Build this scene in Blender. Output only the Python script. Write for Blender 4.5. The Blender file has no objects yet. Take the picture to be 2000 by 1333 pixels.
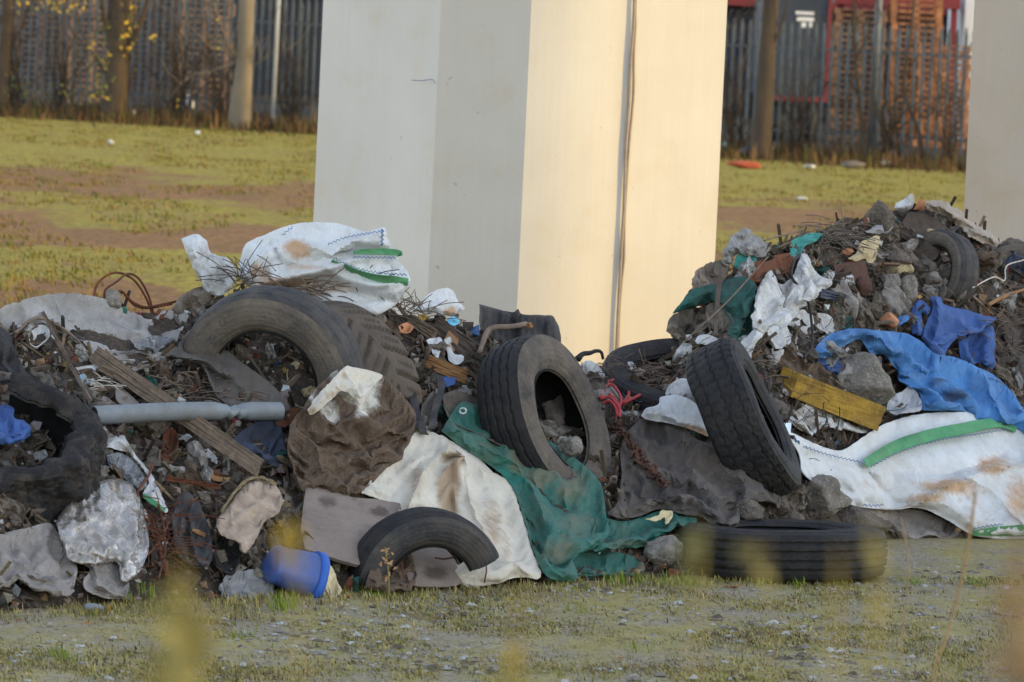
import bpy, bmesh, math, random
import numpy as np
from mathutils import Vector, Matrix, noise
from mathutils.geometry import delaunay_2d_cdt
random.seed(7)
SC = bpy.context.scene
COL = SC.collection
R_ = math.radians
# ------------------------------------------------------------------ camera frame
FP, CH = 12000.0, 2.86
PITCH, ROLL = math.atan(661.5 / FP), R_(2.7)
CAM = Vector((0, 0, CH))
F = Vector((0, math.cos(PITCH), -math.sin(PITCH)))
_r0, _u0 = Vector((1, 0, 0)), Vector((0, math.sin(PITCH), math.cos(PITCH)))
RT = _r0 * math.cos(ROLL) + _u0 * math.sin(ROLL)
UP = -_r0 * math.sin(ROLL) + _u0 * math.cos(ROLL)
nF, nR, nU = map(np.array, (F, RT, UP))

def P(px, py, Z):
    """world point at depth Z (metres along +Y) seen at photo pixel px,py"""
    d = F + RT * ((px - 1000) / FP) + UP * ((666.5 - py) / FP)
    return CAM + d * (Z / d.y)

def PN(px, py, Z):
    px, py, Z = (np.asarray(a, float) for a in (px, py, Z))
    d = nF + nR * ((px - 1000) / FP)[..., None] + nU * ((666.5 - py) / FP)[..., None]
    return np.array((0, 0, CH)) + d * (Z / d[..., 1])[..., None]

def groundZ(px, py):
    d = F + RT * ((px - 1000) / FP) + UP * ((666.5 - py) / FP)
    return d.y * (CH / -d.z)

def G(px, py):
    return P(px, py, groundZ(px, py))

# ------------------------------------------------------------------ heap surface
BASE = [(-250, 1225), (0, 1200), (150, 1186), (300, 1172), (450, 1166), (700, 1156), (1000, 1140), (1300, 1126),
        (1480, 1112), (1600, 1080), (1750, 1052), (2000, 1045), (2250, 1045)]
RIDGE = [(-250, 600), (0, 618), (100, 606), (220, 606), (330, 618), (420, 590), (480, 566), (560, 556), (650, 566),
         (780, 614), (860, 624), (950, 650), (1040, 692), (1130, 722), (1200, 726), (1290, 700), (1350, 622),
         (1415, 540), (1480, 490), (1560, 462), (1640, 440), (1700, 424), (1760, 412), (1830, 408), (1900, 448),
         (1960, 492), (2060, 520), (2250, 560)]
bx, by = zip(*BASE); rx, ry = zip(*RIDGE)
BZ = [groundZ(a, b) for a, b in BASE]
def surfZ(px, py):
    px = np.asarray(px, float); py = np.asarray(py, float)
    yb, yr, zb = np.interp(px, bx, by), np.interp(px, rx, ry), np.interp(px, bx, BZ)
    t = np.clip((yb - py) / (yb - yr), -0.15, 1.0)
    D = np.interp(px, [0, 1000, 1300, 1700], [2.9, 2.6, 2.6, 2.6])
    bump = .2 * np.exp(-(((px - 2) / 92.) ** 2 + ((py - 842) / 46.) ** 2) ** 1.5)
    return zb + D * np.sign(t) * np.abs(t) ** 1.1 - bump
def sZ(px, py): return float(surfZ(px, py))
def on(px, py, dz=0.0): return P(px, py, sZ(px, py) + dz)

# ------------------------------------------------------------------ object helpers
def S(r, g, b, k=1.2):
    def l(c):
        c /= 255.0
        return c / 12.92 if c <= .04045 else ((c + .055) / 1.055) ** 2.4
    return tuple(min(l(c) * k, .9) for c in (r, g, b))

def tag(o, label, cat, group=None, kind=None):
    if label: o['label'] = label
    if cat: o['category'] = cat
    if group: o['group'] = group
    if kind: o['kind'] = kind
    return o

def link(name, verts, faces, mat, parent=None, origin=None, smooth=True, attrs=None):
    me = bpy.data.meshes.new(name)
    V = np.asarray(verts, float)
    if origin is None:
        origin = V.mean(axis=0) if parent is None else np.zeros(3)
    origin = np.asarray(origin, float)
    me.from_pydata((V - origin).tolist(), [], faces)
    if smooth: me.polygons.foreach_set('use_smooth', [True] * len(me.polygons))
    for an, (dom, typ, data) in (attrs or {}).items():
        a = me.attributes.new(an, typ, dom)
        if typ == 'FLOAT': a.data.foreach_set('value', np.asarray(data, np.float32).ravel())
        else: a.data.foreach_set('color', np.asarray(data, np.float32).ravel())
    me.materials.append(mat)
    me.update()
    o = bpy.data.objects.new(name, me); COL.objects.link(o)
    o.location = origin
    if parent is not None: o.parent = parent
    return o

def empty(name, loc=(0, 0, 0), label=None, cat=None, group=None):
    o = bpy.data.objects.new(name, None); COL.objects.link(o)
    o.location = loc; o.empty_display_size = .1
    tag(o, label, cat, group)
    return o

def child(name, verts, faces, mat, parent, smooth=True, attrs=None):
    """a part whose world-space verts are given; parent has only a location"""
    base = Vector((0, 0, 0)); q = parent
    while q is not None: base = base + q.location; q = q.parent
    return link(name, np.asarray(verts, float) - np.array(base), faces, mat, parent, (0, 0, 0), smooth, attrs)

def solidify(o, t, off=-1):
    m = o.modifiers.new('thickness', 'SOLIDIFY'); m.thickness = t; m.offset = off
    e = o.modifiers.new('crisp_edges', 'EDGE_SPLIT'); e.split_angle = math.radians(48)

NOGO = []
def clear_of(px, py, m=4):
    # rasterised once: 4 px cells holding the distance to the outline of the sheet that covers them
    if '_g' not in globals():
        g = np.zeros((360, 540)); yy, xx = np.mgrid[0:360, 0:540]
        cell = np.stack([xx.ravel() * 4. - 60, yy.ravel() * 4.], axis=1)
        for r, x0, y0, x1, y1 in NOGO:
            k = np.where((cell[:, 0] > x0) & (cell[:, 0] < x1) & (cell[:, 1] > y0) & (cell[:, 1] < y1))[0]
            if not len(k): continue
            k = k[insides(cell[k], r)]
            if len(k): g.ravel()[k] = np.maximum(g.ravel()[k], segd(cell[k], r, np.roll(r, -1, axis=0)))
        globals()['_g'] = g
    i, j = int(py / 4 + .5), int((px + 60) / 4 + .5)
    return not (0 <= i < 360 and 0 <= j < 540 and _g[i, j] > m)

def copy_tree(o, parent=None):
    c = o.copy(); COL.objects.link(c); c.parent = parent
    for ch in list(o.children): copy_tree(ch, c)
    return c

# ------------------------------------------------------------------ materials
def nd(nt, typ, **kw):
    n = nt.nodes.new(typ)
    for k, v in kw.items():
        if k.startswith('i_'):
            key = k[2:]; key = int(key) if key.isdigit() else key.replace('_', ' ')
            n.inputs[key].default_value = v
        else: setattr(n, k, v)
    return n

def mixc(nt, fac, a, b, blend='MIX'):
    m = nt.nodes.new('ShaderNodeMix'); m.data_type = 'RGBA'; m.blend_type = blend
    for sock, v in ((m.inputs[0], fac), (m.inputs[6], a), (m.inputs[7], b)):
        if isinstance(v, (int, float)): sock.default_value = v
        elif isinstance(v, tuple): sock.default_value = (*v[:3], 1)
        else: nt.links.new(v, sock)
    return m.outputs[2]

def ramp(nt, src, lo, hi, a=0., b=1.):
    r = nt.nodes.new('ShaderNodeMapRange'); r.clamp = True
    r.inputs[1].default_value = lo; r.inputs[2].default_value = hi
    r.inputs[3].default_value = a; r.inputs[4].default_value = b
    nt.links.new(src, r.inputs[0]); return r.outputs[0]

def math_(nt, op, a, b):
    m = nt.nodes.new('ShaderNodeMath'); m.operation = op
    for i, v in enumerate((a, b)):
        if isinstance(v, (int, float)): m.inputs[i].default_value = v
        else: nt.links.new(v, m.inputs[i])
    return m.outputs[0]

def noi(nt, co, scale, detail=5, rough=.6, dist=0., sv=None):
    if sv:
        mp = nt.nodes.new('ShaderNodeMapping'); mp.inputs['Scale'].default_value = sv
        nt.links.new(co, mp.inputs[0]); co = mp.outputs[0]
    n = nd(nt, 'ShaderNodeTexNoise', i_Scale=scale, i_Detail=detail, i_Roughness=rough, i_Distortion=dist)
    nt.links.new(co, n.inputs['Vector']); return n.outputs['Fac']

MATS = {}
def mat(name, c1, c2, scale=5, rough=.85, bump=.25, bscale=70, dirt=None, damt=.5, dscale=3, dlo=.5, stain=None, spec=.3,
        sv=None, coat=0, speck=None, sheen=0, attr=None, wave=None, alpha=None, trans=0, metal=0, bdist=.01, crease=None):
    if name in MATS: return MATS[name]
    m = bpy.data.materials.new(name); m.use_nodes = True
    nt = m.node_tree; b = nt.nodes['Principled BSDF']
    co = nd(nt, 'ShaderNodeTexCoord').outputs['Object']
    oi = nd(nt, 'ShaderNodeObjectInfo').outputs['Random']
    add = nt.nodes.new('ShaderNodeVectorMath'); add.operation = 'ADD'
    cmb = nt.nodes.new('ShaderNodeCombineXYZ')
    r10 = math_(nt, 'MULTIPLY', oi, 37.)
    nt.links.new(r10, cmb.inputs[0]); nt.links.new(r10, cmb.inputs[1])
    nt.links.new(co, add.inputs[0]); nt.links.new(cmb.outputs[0], add.inputs[1])
    co = add.outputs[0]
    c = mixc(nt, ramp(nt, noi(nt, co, scale, 7, .62, .3, sv), .32, .68), c1, c2)
    if attr:
        a = nd(nt, 'ShaderNodeAttribute', attribute_name=attr)
        c = mixc(nt, .55, a.outputs['Color'], mixc(nt, 1., a.outputs['Color'], c, 'MULTIPLY'))
        c = mixc(nt, ramp(nt, noi(nt, co, 60, 6, .7), .35, .65, 0, .45), c, (.03, .026, .022))
    if speck:
        v = nd(nt, 'ShaderNodeTexVoronoi', i_Scale=speck[1]); nt.links.new(co, v.inputs['Vector'])
        c = mixc(nt, ramp(nt, v.outputs['Distance'], .1, .35, speck[2], 0), c, speck[0])
    if stain:
        a = nd(nt, 'ShaderNodeAttribute', attribute_name='stain')
        n = noi(nt, co, 16, 7, .65, .6)
        f = ramp(nt, math_(nt, 'ADD', a.outputs['Fac'], math_(nt, 'MULTIPLY', math_(nt, 'SUBTRACT', n, .5), 1.3)), .3, .85, 0, .8)
        f = math_(nt, 'MULTIPLY', f, ramp(nt, a.outputs['Fac'], .02, .3))
        c = mixc(nt, f, c, stain)
    if dirt:
        f = ramp(nt, noi(nt, co, dscale, 9, .68, .5), dlo - .12, dlo + .26, 0, damt)
        c = mixc(nt, f, c, dirt)
        f2 = ramp(nt, noi(nt, co, dscale * 9, 5, .7), .5, .8, 0, damt * .45)
        c = mixc(nt, f2, c, dirt)
    nt.links.new(c, b.inputs['Base Color'])
    b.inputs['Roughness'].default_value = rough
    rr = ramp(nt, noi(nt, co, scale * 3, 4), .3, .7, max(rough - .12, .05), min(rough + .1, 1))
    nt.links.new(rr, b.inputs['Roughness'])
    b.inputs['Specular IOR Level'].default_value = spec
    b.inputs['Coat Weight'].default_value = coat
    b.inputs['Metallic'].default_value = metal
    if sheen: b.inputs['Sheen Weight'].default_value = sheen
    if alpha is not None: b.inputs['Alpha'].default_value = alpha
    if trans: b.inputs['Transmission Weight'].default_value = trans
    h = noi(nt, co, bscale, 6, .65)
    h = math_(nt, 'ADD', h, math_(nt, 'MULTIPLY', noi(nt, co, bscale * .2, 5, .6, .8), 1.5))
    if crease:
        cr = noi(nt, co, crease[0], 3, .55, 1.2)
        h = math_(nt, 'ADD', h, math_(nt, 'MULTIPLY', math_(nt, 'ABSOLUTE', math_(nt, 'SUBTRACT', cr, .5), 0), -crease[1]))
    if wave:
        w = nd(nt, 'ShaderNodeTexWave', i_Scale=wave[0], i_Distortion=wave[2]); w.bands_direction = wave[1]
        nt.links.new(co, w.inputs['Vector']); h = math_(nt, 'ADD', h, w.outputs['Fac'])
    bp = nd(nt, 'ShaderNodeBump', i_Strength=bump, i_Distance=bdist)
    nt.links.new(h, bp.inputs['Height']); nt.links.new(bp.outputs[0], b.inputs['Normal'])
    MATS[name] = m
    return m

DUST = S(118, 106, 94)
MUD = S(70, 58, 48)
M_rub = mat('tyre_rubber', S(54, 53, 54), S(40, 40, 42), 9, .75, .35, 90, S(106, 95, 84), .6, 7, .54)
M_rubd = mat('tyre_rubber_dusty', S(94, 86, 78), S(58, 55, 53), 5, .88, .45, 80, S(124, 110, 96), .7, 7, .5, crease=(26, 4))
M_rubk = mat('tyre_rubber_black', S(36, 35, 36), S(25, 24, 26), 9, .72, .35, 90, S(76, 67, 58), .45, 6, .55, crease=(26, 4))
M_line = mat('tyre_lining', S(26, 25, 24, 1), S(18, 17, 17, 1), 8, .9, .2)
M_mud_rub = mat('tyre_rubber_clay', S(102, 90, 78), S(84, 74, 66), 7, .9, .4, 60, S(58, 54, 50), .5, 5, .52)
M_white = mat('woven_white_plastic', S(206, 208, 210), S(188, 188, 187), 3, .65, 0.45, 240, S(150, 134, 112), .55, 3.4, .54, stain=S(176, 128, 76), wave=None, crease=(7, 7))
M_white2 = mat('crumpled_white_plastic', S(198, 198, 198), S(168, 165, 161), 6, .55, 0.45, 60, S(112, 102, 92), .6, 6, .52, stain=S(110, 98, 84), crease=(16, 9))
M_strap = mat('green_webbing', S(86, 152, 104), S(70, 130, 90), 10, .75, .4, 300, S(104, 104, 80), .5, 5, .54)
M_stitch = mat('blue_thread', S(84, 118, 152), S(62, 90, 124), 40, .8, .2)
M_green = mat('green_tarpaulin', S(36, 104, 93), S(28, 84, 76), 4, .62, 0.45, 220, S(94, 96, 76), .72, 3.2, .52, stain=S(104, 100, 80), spec=.4, crease=(9, 8))
M_greend = mat('dark_green_cloth', S(40, 86, 78), S(32, 66, 62), 6, .8, 0.45, 160, S(70, 72, 62), .5, 6, .52, crease=(12, 8))
M_blue = mat('blue_tarpaulin', S(68, 122, 176), S(52, 98, 150), 4, .65, .4, 200, S(52, 62, 78), .6, 5, .56, stain=S(44, 52, 66), spec=.4, crease=(9, 8))
M_blue2 = mat('royal_blue_cloth', S(60, 90, 146), S(48, 74, 122), 4, .8, .4, 160, S(82, 84, 100), .5, 5, .54, crease=(11, 8))
M_cream = mat('cream_canvas', S(206, 199, 184), S(186, 178, 164), 3, .85, 0.45, 160, S(152, 128, 98), .45, 3.5, .54, stain=S(140, 112, 82), crease=(7, 5))
M_gtarp = mat('grey_sheet', S(164, 160, 156), S(140, 136, 132), 4, .85, 0.45, 120, S(92, 84, 76), .5, 4, .53, stain=S(70, 64, 58), crease=(12, 9))
M_dfab = mat('dark_grey_fabric', S(86, 80, 76), S(62, 60, 60), 5, .9, 0.45, 110, S(112, 98, 86), .6, 4, .5, stain=S(46, 46, 52), crease=(10, 9))
M_rubm = mat('tyre_rubber_spattered', S(30, 28, 29), S(20, 19, 20), 9, .8, .5, 60, S(92, 80, 68), .7, 11, .58)
M_brub = mat('black_rubber_sheet', S(88, 82, 76), S(66, 62, 58), 5, .8, .3, 90, S(112, 100, 88), .5, 5, .52)
M_mudc = mat('mud_caked_cloth', S(108, 90, 74), S(86, 71, 58), 8, .95, 0.65, 60, S(64, 53, 45), .5, 9, .5, stain=S(226, 220, 208), crease=(11, 9))
M_brn = mat('brown_grey_rag', S(128, 116, 104), S(100, 90, 80), 8, .95, 0.52, 80, S(62, 54, 48), .6, 8, .5, crease=(14, 9))
M_fleece = mat('grey_wadding', S(146, 144, 142), S(120, 118, 117), 12, .98, .9, 90, S(90, 84, 78), .4, 12, .54)
M_sack = mat('grey_sack', S(146, 138, 130), S(120, 114, 110), 6, .9, 0.45, 110, S(84, 74, 64), .5, 6, .53, crease=(12, 8))
M_board = mat('grey_board', S(134, 120, 110), S(116, 104, 96), 3, .9, .25, 90, S(66, 58, 54), .6, 6, .6, sv=(1, 1, 4), stain=S(74, 62, 56))
M_wood = mat('weathered_wood', S(130, 112, 94), S(96, 82, 70), 4, .9, .5, 40, S(60, 50, 42), .6, 8, .54, sv=(9, 1, 9))
M_woodo = mat('fresh_wood', S(150, 112, 74), S(128, 92, 60), 6, .85, .4, 50, S(80, 62, 46), .5, 6, .54)
M_woodd = mat('dark_wood', S(84, 72, 64), S(62, 54, 48), 6, .9, .6, 40, S(110, 98, 88), .4, 8, .55)
M_conc = mat('broken_concrete', S(150, 142, 132), S(112, 105, 97), 14, .95, 1., 45, S(82, 74, 66), .5, 9, .54, speck=(S(178, 172, 164), 55, .7), bdist=.025)
M_concd = mat('dirty_concrete', S(120, 109, 98), S(84, 76, 69), 14, .95, 1., 45, S(66, 58, 52), .5, 9, .52, speck=(S(150, 142, 132), 60, .6), bdist=.025)
M_rust = mat('rusty_steel', S(118, 70, 44), S(82, 50, 36), 9, .9, .6, 60, S(56, 42, 36), .5, 12, .52)
M_rustd = mat('dark_rust', S(92, 64, 52), S(70, 48, 40), 10, .9, .5, 60, S(48, 40, 36), .5, 12, .52)
M_pipe = mat('grey_pvc', S(124, 131, 136), S(106, 112, 117), 5, .55, .15, 60, S(96, 86, 74), .75, 6, .5, spec=.45)
M_yel = mat('yellow_foam', S(168, 134, 52), S(140, 108, 42), 6, .9, .7, 50, S(88, 70, 44), .75, 6, .5)
M_blup = mat('blue_bucket_plastic', S(50, 90, 162), S(38, 72, 138), 4, .5, .2, 40, S(92, 84, 80), .75, 6, .52, spec=.5)
M_cbag = mat('cream_plastic', S(206, 190, 146), S(178, 160, 120), 6, .5, .3, 50, S(120, 104, 80), .4, 6, .55)
M_red = mat('red_rubber_hose', S(176, 56, 60), S(150, 42, 48), 8, .55, .1, 60, S(110, 70, 62), .4, 12, .58)
M_blk = mat('black_rubber', S(40, 38, 38), S(28, 27, 28), 8, .7, .2, 60, S(84, 76, 68), .4, 9, .56)
M_tank = mat('corroded_cream_metal', S(172, 152, 132), S(146, 126, 108), 8, .7, .35, 50, S(84, 66, 54), .6, 8, .55)
M_clear = mat('clear_plastic_film', S(158, 150, 143), S(120, 112, 104), 4, .2, .3, 9, S(112, 96, 66), .6, 4, .52, spec=1., coat=1., metal=.25, bdist=.03, crease=(9, 6))
M_foil = mat('silver_film', S(150, 150, 152), S(90, 90, 94), 14, .15, .7, 40, spec=.8, alpha=.9, crease=(24, 7))
M_brick = mat('orange_brick', S(184, 128, 92), S(164, 108, 76), 9, .95, .5, 60, S(110, 84, 70), .5, 9, .56)
M_stick = mat('bare_stick', S(124, 108, 94), S(92, 78, 66), 12, .9, .4, 70)
M_navy = mat('navy_sheet', S(60, 68, 88), S(46, 50, 62), 5, .6, .25, 60, S(80, 76, 74), .5, 6, .54, crease=(12, 6))
M_debris = mat('debris_mix', (1, 1, 1), (.6, .58, .56), 20, .9, .4, 60, attr='Col')
M_card = mat('white_card', S(200, 212, 222), S(188, 198, 208), 8, .7, .1)
M_tan = mat('tan_cloth', S(186, 168, 132), S(164, 146, 114), 6, .9, .3, 120, S(118, 100, 78), .4, 7, .55, crease=(14, 7))

# ------------------------------------------------------------------ world, sun, camera
SUNH = Vector((.95, -.31, 0)).normalized(); ELEV = R_(19)
SUN = Vector((SUNH.x * math.cos(ELEV), SUNH.y * math.cos(ELEV), math.sin(ELEV)))
w = bpy.data.worlds.new('World'); SC.world = w; w.use_nodes = True
nt = w.node_tree; bg = nt.nodes['Background']
sky = nd(nt, 'ShaderNodeTexSky', sky_type='NISHITA'); sky.sun_disc = False
sky.sun_elevation = ELEV; sky.sun_rotation = math.atan2(SUN.x, SUN.y)
sky.air_density = 1.0; sky.dust_density = .3; sky.ozone_density = 1.0
hs = nd(nt, 'ShaderNodeHueSaturation', i_Saturation=.6)
nt.links.new(sky.outputs[0], hs.inputs['Color']); nt.links.new(hs.outputs[0], bg.inputs[0])
bg.inputs[1].default_value = .15
sl = bpy.data.lights.new('sun', 'SUN'); sl.energy = 1.12; sl.angle = R_(.5); sl.color = (1, .63, .04)
so = bpy.data.objects.new('sun', sl); COL.objects.link(so); so.location = (30, -10, 20)
so.rotation_euler = SUN.to_track_quat('Z', 'Y').to_euler()
cd = bpy.data.cameras.new('camera'); co_ = bpy.data.objects.new('camera', cd); COL.objects.link(co_)
cd.sensor_width = 36; cd.lens = 36 * FP / 2000; cd.clip_end = 2000; cd.clip_start = .5
co_.matrix_world = Matrix(((RT.x, UP.x, -F.x, CAM.x), (RT.y, UP.y, -F.y, CAM.y), (RT.z, UP.z, -F.z, CAM.z), (0, 0, 0, 1)))
cd.dof.use_dof = True; cd.dof.focus_distance = 31.5; cd.dof.aperture_fstop = 8.0
SC.camera = co_
SC.view_settings.view_transform = 'Standard'; SC.view_settings.look = 'None'
SC.view_settings.exposure = 1.5; SC.view_settings.gamma = 1

# ------------------------------------------------------------------ generic builders
def spline(pts, step):
    """Catmull-Rom through pts (any dimension), resampled at about step"""
    p = [np.array(a, float) for a in pts]
    if len(p) < 3: dense = [p[0] + (p[-1] - p[0]) * i / 20 for i in range(21)]
    else:
        q = [2 * p[0] - p[1]] + p + [2 * p[-1] - p[-2]]
        dense = []
        for i in range(1, len(q) - 2):
            for k in range(14):
                t = k / 14
                dense.append(.5 * ((2 * q[i]) + (-q[i-1] + q[i+1]) * t + (2*q[i-1] - 5*q[i] + 4*q[i+1] - q[i+2]) * t*t
                                   + (-q[i-1] + 3*q[i] - 3*q[i+1] + q[i+2]) * t**3))
        dense.append(p[-1])
    dense = np.array(dense)
    L = np.concatenate([[0], np.cumsum(np.linalg.norm(np.diff(dense, axis=0), axis=1))])
    n = max(2, int(L[-1] / step) + 1)
    s = np.linspace(0, L[-1], n)
    return np.stack([np.interp(s, L, dense[:, k]) for k in range(dense.shape[1])], axis=1)

def tube_geo(pts, r, n=8, cap=True, jit=0):
    """pts: Nx3 world, r: radius or per-point list"""
    pts = np.asarray(pts, float); N = len(pts)
    r = np.full(N, r) if np.isscalar(r) else np.asarray(r, float)
    V, Fc = [], []
    prev = None
    for i in range(N):
        t = pts[min(i + 1, N - 1)] - pts[max(i - 1, 0)]
        t = Vector(t).normalized()
        a = Vector((0, 0, 1)) if prev is None else prev
        if abs(a.dot(t)) > .95 and prev is None: a = Vector((1, 0, 0))
        a = (a - t * a.dot(t)).normalized(); prev = a
        b = t.cross(a)
        for k in range(n):
            ph = 2 * math.pi * k / n
            rr = r[i] * (1 + jit * (random.random() - .5))
            V.append(pts[i] + np.array(a) * math.cos(ph) * rr + np.array(b) * math.sin(ph) * rr)
    for i in range(N - 1):
        for k in range(n):
            k2 = (k + 1) % n
            Fc.append((i*n + k, i*n + k2, (i+1)*n + k2, (i+1)*n + k))
    if cap:
        Fc.append(tuple(range(n))[::-1]); Fc.append(tuple((N-1)*n + k for k in range(n)))
    return V, Fc

class Geo:
    def __init__(s): s.v, s.f = [], []
    def add(s, v, f):
        o = len(s.v); s.v.extend([tuple(a) for a in v]); s.f.extend([tuple(i + o for i in q) for q in f]); return s
    def box(s, lo, hi):
        x0, y0, z0 = lo; x1, y1, z1 = hi
        v = [(x0,y0,z0),(x1,y0,z0),(x1,y1,z0),(x0,y1,z0),(x0,y0,z1),(x1,y0,z1),(x1,y1,z1),(x0,y1,z1)]
        return s.add(v, [(3,2,1,0),(4,5,6,7),(0,1,5,4),(1,2,6,5),(2,3,7,6),(3,0,4,7)])

def wire(name, label, cat, pts, r, mat_, group=None, dz=0., n=8, jit=0, parent=None, step=5):
    """pts: (px,py[,dz]) along the heap"""
    w = []
    for p in pts:
        d = (p[2] if len(p) > 2 else 0) + dz
        w.append(P(p[0], p[1], sZ(p[0], p[1]) + d))
    sp = spline(w, step / 380)
    if not np.isscalar(r): r = np.interp(np.linspace(0, 1, len(sp)), np.linspace(0, 1, len(r)), r)
    v, f = tube_geo(sp, r, n, True, jit)
    o = link(name, v, f, mat_) if parent is None else child(name, v, f, mat_, parent)
    if parent is None: tag(o, label, cat, group)
    return o

def ridged(x, y, seed, sc, ang, an):
    ca, sa = math.cos(ang), math.sin(ang)
    u, v = (x * ca + y * sa) / (sc * an), (-x * sa + y * ca) / sc
    wv = noise.noise(Vector((u * .7 + 5, v * .7, seed + 9)))
    a = (1 - abs(noise.noise(Vector((u + .6 * wv, v + .9 * wv, seed)))) * 1.6) ** 3 * 1.7 - .6
    b = (1 - abs(noise.noise(Vector((u * 2.1 + .8 * wv, v * 2.1 - wv, seed + 3.3)))) * 1.6) ** 3 * 1.7 - .6
    c = noise.noise(Vector((u * .45, v * .45, seed + 7.7)))
    return .6 * a + .34 * b + .7 * c

def segd(Pt, A, B):
    """distance of each 2-D point to the nearest of the segments A-B"""
    Pt = np.asarray(Pt, float); out = np.empty(len(Pt)); d = B - A; L = (d ** 2).sum(1) + 1e-9
    for k in range(0, len(Pt), 400):
        q = Pt[k:k+400]
        r = q[:, None, :] - A[None]
        t = np.clip((r * d[None]).sum(2) / L[None], 0, 1)
        out[k:k+400] = np.sqrt(((r - t[..., None] * d[None]) ** 2).sum(2)).min(1)
    return out

def insides(Pt, poly):
    x, y = Pt[:, 0], Pt[:, 1]; c = np.zeros(len(Pt), bool); n = len(poly); j = n - 1
    for i in range(n):
        xi, yi = poly[i]; xj, yj = poly[j]
        c ^= ((yi > y) != (yj > y)) & (x < (xj - xi) * (y - yi) / (yj - yi + 1e-12) + xi); j = i
    return c

def crumple(X, V2, tri, nb, zb, ex, ang, iters, bend, grav, rng):
    """relax the sheet with more cloth than its outline needs: the excess buckles into folds"""
    tri = np.asarray(tri); E = {}
    for f in tri:
        for k in range(3):
            a, b, c = f[k], f[(k + 1) % 3], f[(k + 2) % 3]
            E.setdefault((min(a, b), max(a, b)), []).append(c)
    ed = np.array(list(E.keys())); bd = np.array([v for v in E.values() if len(v) == 2])
    V2 = np.asarray(V2); X0 = X.copy(); X = X.copy()
    def excess(p):
        d = V2[p[:, 1]] - V2[p[:, 0]]; th = np.arctan2(d[:, 1], d[:, 0]) - ang
        return 1 + ex[0] * np.cos(th) ** 2 + ex[1] * np.sin(th) ** 2
    pairs = np.concatenate([ed, bd]) if len(bd) else ed
    L0 = np.linalg.norm(X0[pairs[:, 1]] - X0[pairs[:, 0]], axis=1) * excess(pairs)
    K = np.concatenate([np.ones(len(ed)), np.full(len(pairs) - len(ed), bend)])
    n = len(X); cnt = np.bincount(pairs.ravel(), weights=np.repeat(K, 2), minlength=n) + 1e-6
    free = np.ones(n, bool); free[:nb] = False
    nr = np.random.RandomState(rng.randrange(9999)); X[free, 1] += nr.uniform(-.004, .004, free.sum())
    I, J = pairs[:, 0], pairs[:, 1]
    for it in range(iters):
        X[free, 2] -= grav
        d = X[J] - X[I]; L = np.linalg.norm(d, axis=1) + 1e-9
        c = (K * .5 * (L - L0) / L)[:, None] * d
        for a in range(3):
            X[:, a] += 1.5 * (np.bincount(I, weights=c[:, a], minlength=n) - np.bincount(J, weights=c[:, a], minlength=n)) / cnt * 1.0
        X[:nb] = X0[:nb]
        X[:, 1] = np.minimum(X[:, 1], zb + .01)
    return X

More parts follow.
